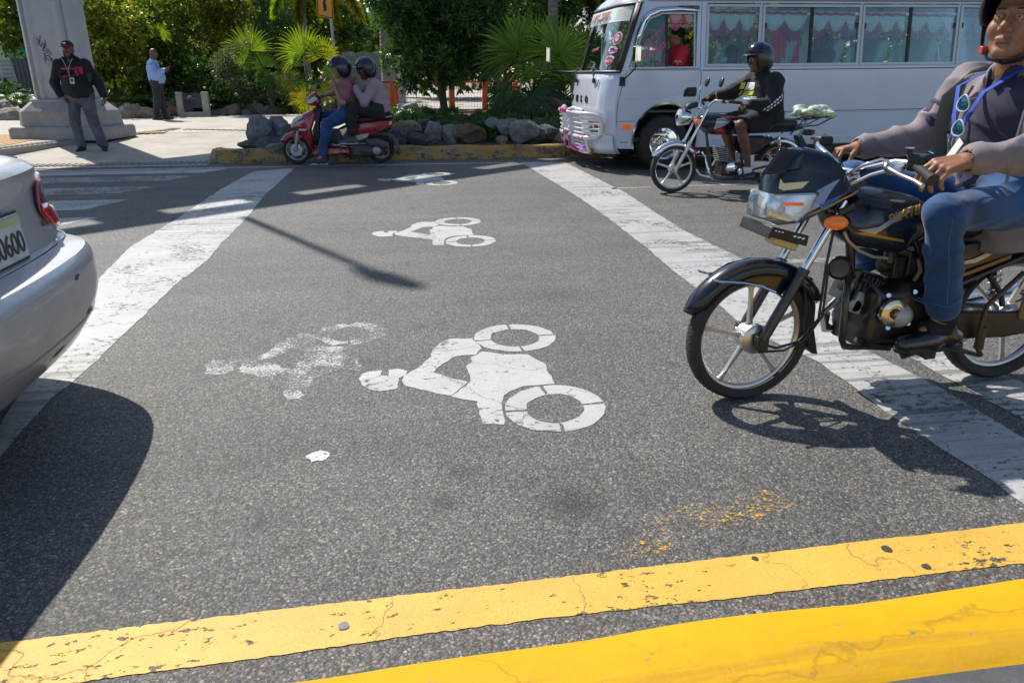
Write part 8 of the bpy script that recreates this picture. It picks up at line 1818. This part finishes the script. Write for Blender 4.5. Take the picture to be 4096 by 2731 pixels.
mb=MB(); mb.box((hp.x,33,1.0),(2.3,.2,1.7)); mb.build('stems',pm('hedge_core',(.02,.035,.01),.9),HG)
RL=thing('railing','red steel railing with wire mesh right of the scooter passenger','railing',(1.8,26,.15)); mb=MB()
mb.tube([(-.35,26,1.05),(.28,26,1.05),(.31,26.1,1.07),(4.6,26,1.05)],.035,6); mb.box((.30,26,.6),(.07,.07,.95)); mb.box((4.,26,.6),(.07,.07,.95)); mb.box((2.2,26,.6),(.06,.06,.95)); mb.tube([(.3,26,1.05),(.62,26.3,1.22)],.03,5); mb.build('frame',M_REDR,RL)
mb=MB()
for i in range(40): mb.box((.35+i*.1,26.02,.6),(.008,.008,.85))
for z in (.25,.40,.55,.7,.85): mb.box((2.2,26.02,z),(3.9,.008,.008))
mb.build('mesh',pm('mesh_wire',(.06,.05,.045),.6),RL)
for i,(x,v,lb) in enumerate([(1572,25.6,'tall orange plastic barrier post beside the scooter passenger'),(1808,25.4,'orange barrier post behind the dark tree trunk'),(1940,25.4,'orange barrier post right of the dark tree trunk'),(2060,25.4,'orange barrier post behind the fan palm')]):
    p=rv(x,400,v); o=thing('barrier_post',lb,'barrier',(p.x,v,.17),'orange barrier posts by the railing'); mb=MB(); mb.box((p.x,v,.60),(.20,.12,.86),taper=.9); mb.build('body',M_ORP,o,bevel=.02)
sheet('yard_pavement',[(-2.2,25.6),(16,25.6),(16,60),(-2.2,60)],.19,M_CONC)
pp=rv(1480,95,60)
BB=thing('building','white two storey building with a blue fascia seen through the gap above the gate','building',(pp.x,64,0)); mb=MB(); mb.box((pp.x,64,2.4),(5.5,6,5.2)); mb.build('wall',pm('far_white_wall',(.55,.56,.58),.8),BB)
mb=MB(); mb.box((pp.x,64,5.35),(6.2,7,.75)); mb.build('roof',pm('blue_fascia',(.13,.20,.34),.6),BB,bevel=.05)
for i in range(4): 
    mb=MB(); mb.box((pp.x-1.6+i*1.05,60.96,4.05),(.75,.06,.9)); w_=mb.build('window',pm('window_frame_white',(.6,.6,.6),.5),BB); mb=MB(); mb.box((pp.x-1.6+i*1.05,60.92,4.05),(.62,.06,.78)); mb.build('pane',pm('blue_glass',(.08,.22,.32),.1),w_)
BO=thing('building','orange walled building behind the far left tree','building',(-19,48,0)); q=rv(60,215,44); mb=MB(); mb.box((q.x-1,45,2.0),(4.5,3,2.9)); mb.build('wall',pm('orange_wall',(.55,.18,.06),.8),BO); mb=MB(); mb.box((q.x-1,45,3.55),(5.2,3.6,.2)); mb.build('roof',pm('grey_roof',(.2,.2,.2),.8),BO); mb=MB(); mb.box((q.x-.5,43.48,1.7),(.9,.05,1.1)); mb.build('window',M_SCR,BO)
FN=thing('hoarding','dark corrugated hoarding topped with green netting left of the pillar','hoarding',(-10.9,30,.1)); f0=rv(18,330,30); f1=rv(115,330,30); mb=MB()
n=34
for i in range(n): mb.box((f0.x+(f1.x-f0.x+1.5)*i/n,30+.02*(i%2),1.05),(.085,.02,1.75))
mb.build('sheets',pm('blue_grey_sheet',(.06,.07,.10),.5),FN); mb=MB(); mb.box(((f0.x+f1.x)/2+.6,29.95,2.0),(f1.x-f0.x+1.7,.02,.28)); mb.build('netting',pm('green_netting',(.03,.25,.16),.8),FN)
PB=thing('poster_board','white printed board at the far left edge','board',(-12.2,29,.1)); g0=rv(-20,200,29); mb=MB(); mb.box((g0.x+.15,29,1.3),(.62,.04,2.1),rot=Matrix.Rotation(R(-6),3,'Y')); bo=mb.build('panel',pm('poster_white',(.5,.5,.48),.6,var=.15,vs=9),PB)
mb=MB(); mb.box((g0.x+.3,28.96,.55),(.16,.02,.12)); mb.build('red_logo',M_SRED,bo); mb=MB(); 
for i in range(5): mb.box((g0.x+.25,28.96,1.2+.13*i),(.34,.02,.04))
mb.build('print_lines',pm('faint_print',(.3,.33,.35),.7),bo)
TN=thing('canopy','white pointed canopy showing between the palms and the minibus roof','canopy',(4.3,28,.1)); c_=rv(2345,100,28); mb=MB(); mb.loft([[V((c_.x+2.2*x,28+2.*y,2.1)) for x,y in ((-1,-1),(1,-1),(1,1),(-1,1))],[V((c_.x+.9*x,28+.9*y,2.5)) for x,y in ((-1,-1),(1,-1),(1,1),(-1,1))],[V((c_.x+.08*x,28+.08*y,3.6)) for x,y in ((-1,-1),(1,-1),(1,1),(-1,1))]]); mb.build('roof',pm('white_canvas',(.62,.60,.56),.8),TN,smooth=60)
for x,y in ((-1,-1),(1,-1),(1,1),(-1,1)): mb=MB(); mb.cyl((c_.x+2.1*x,28+1.9*y,.1),(c_.x+2.1*x,28+1.9*y,2.2),.04); mb.build('pole',M_GAL,TN)
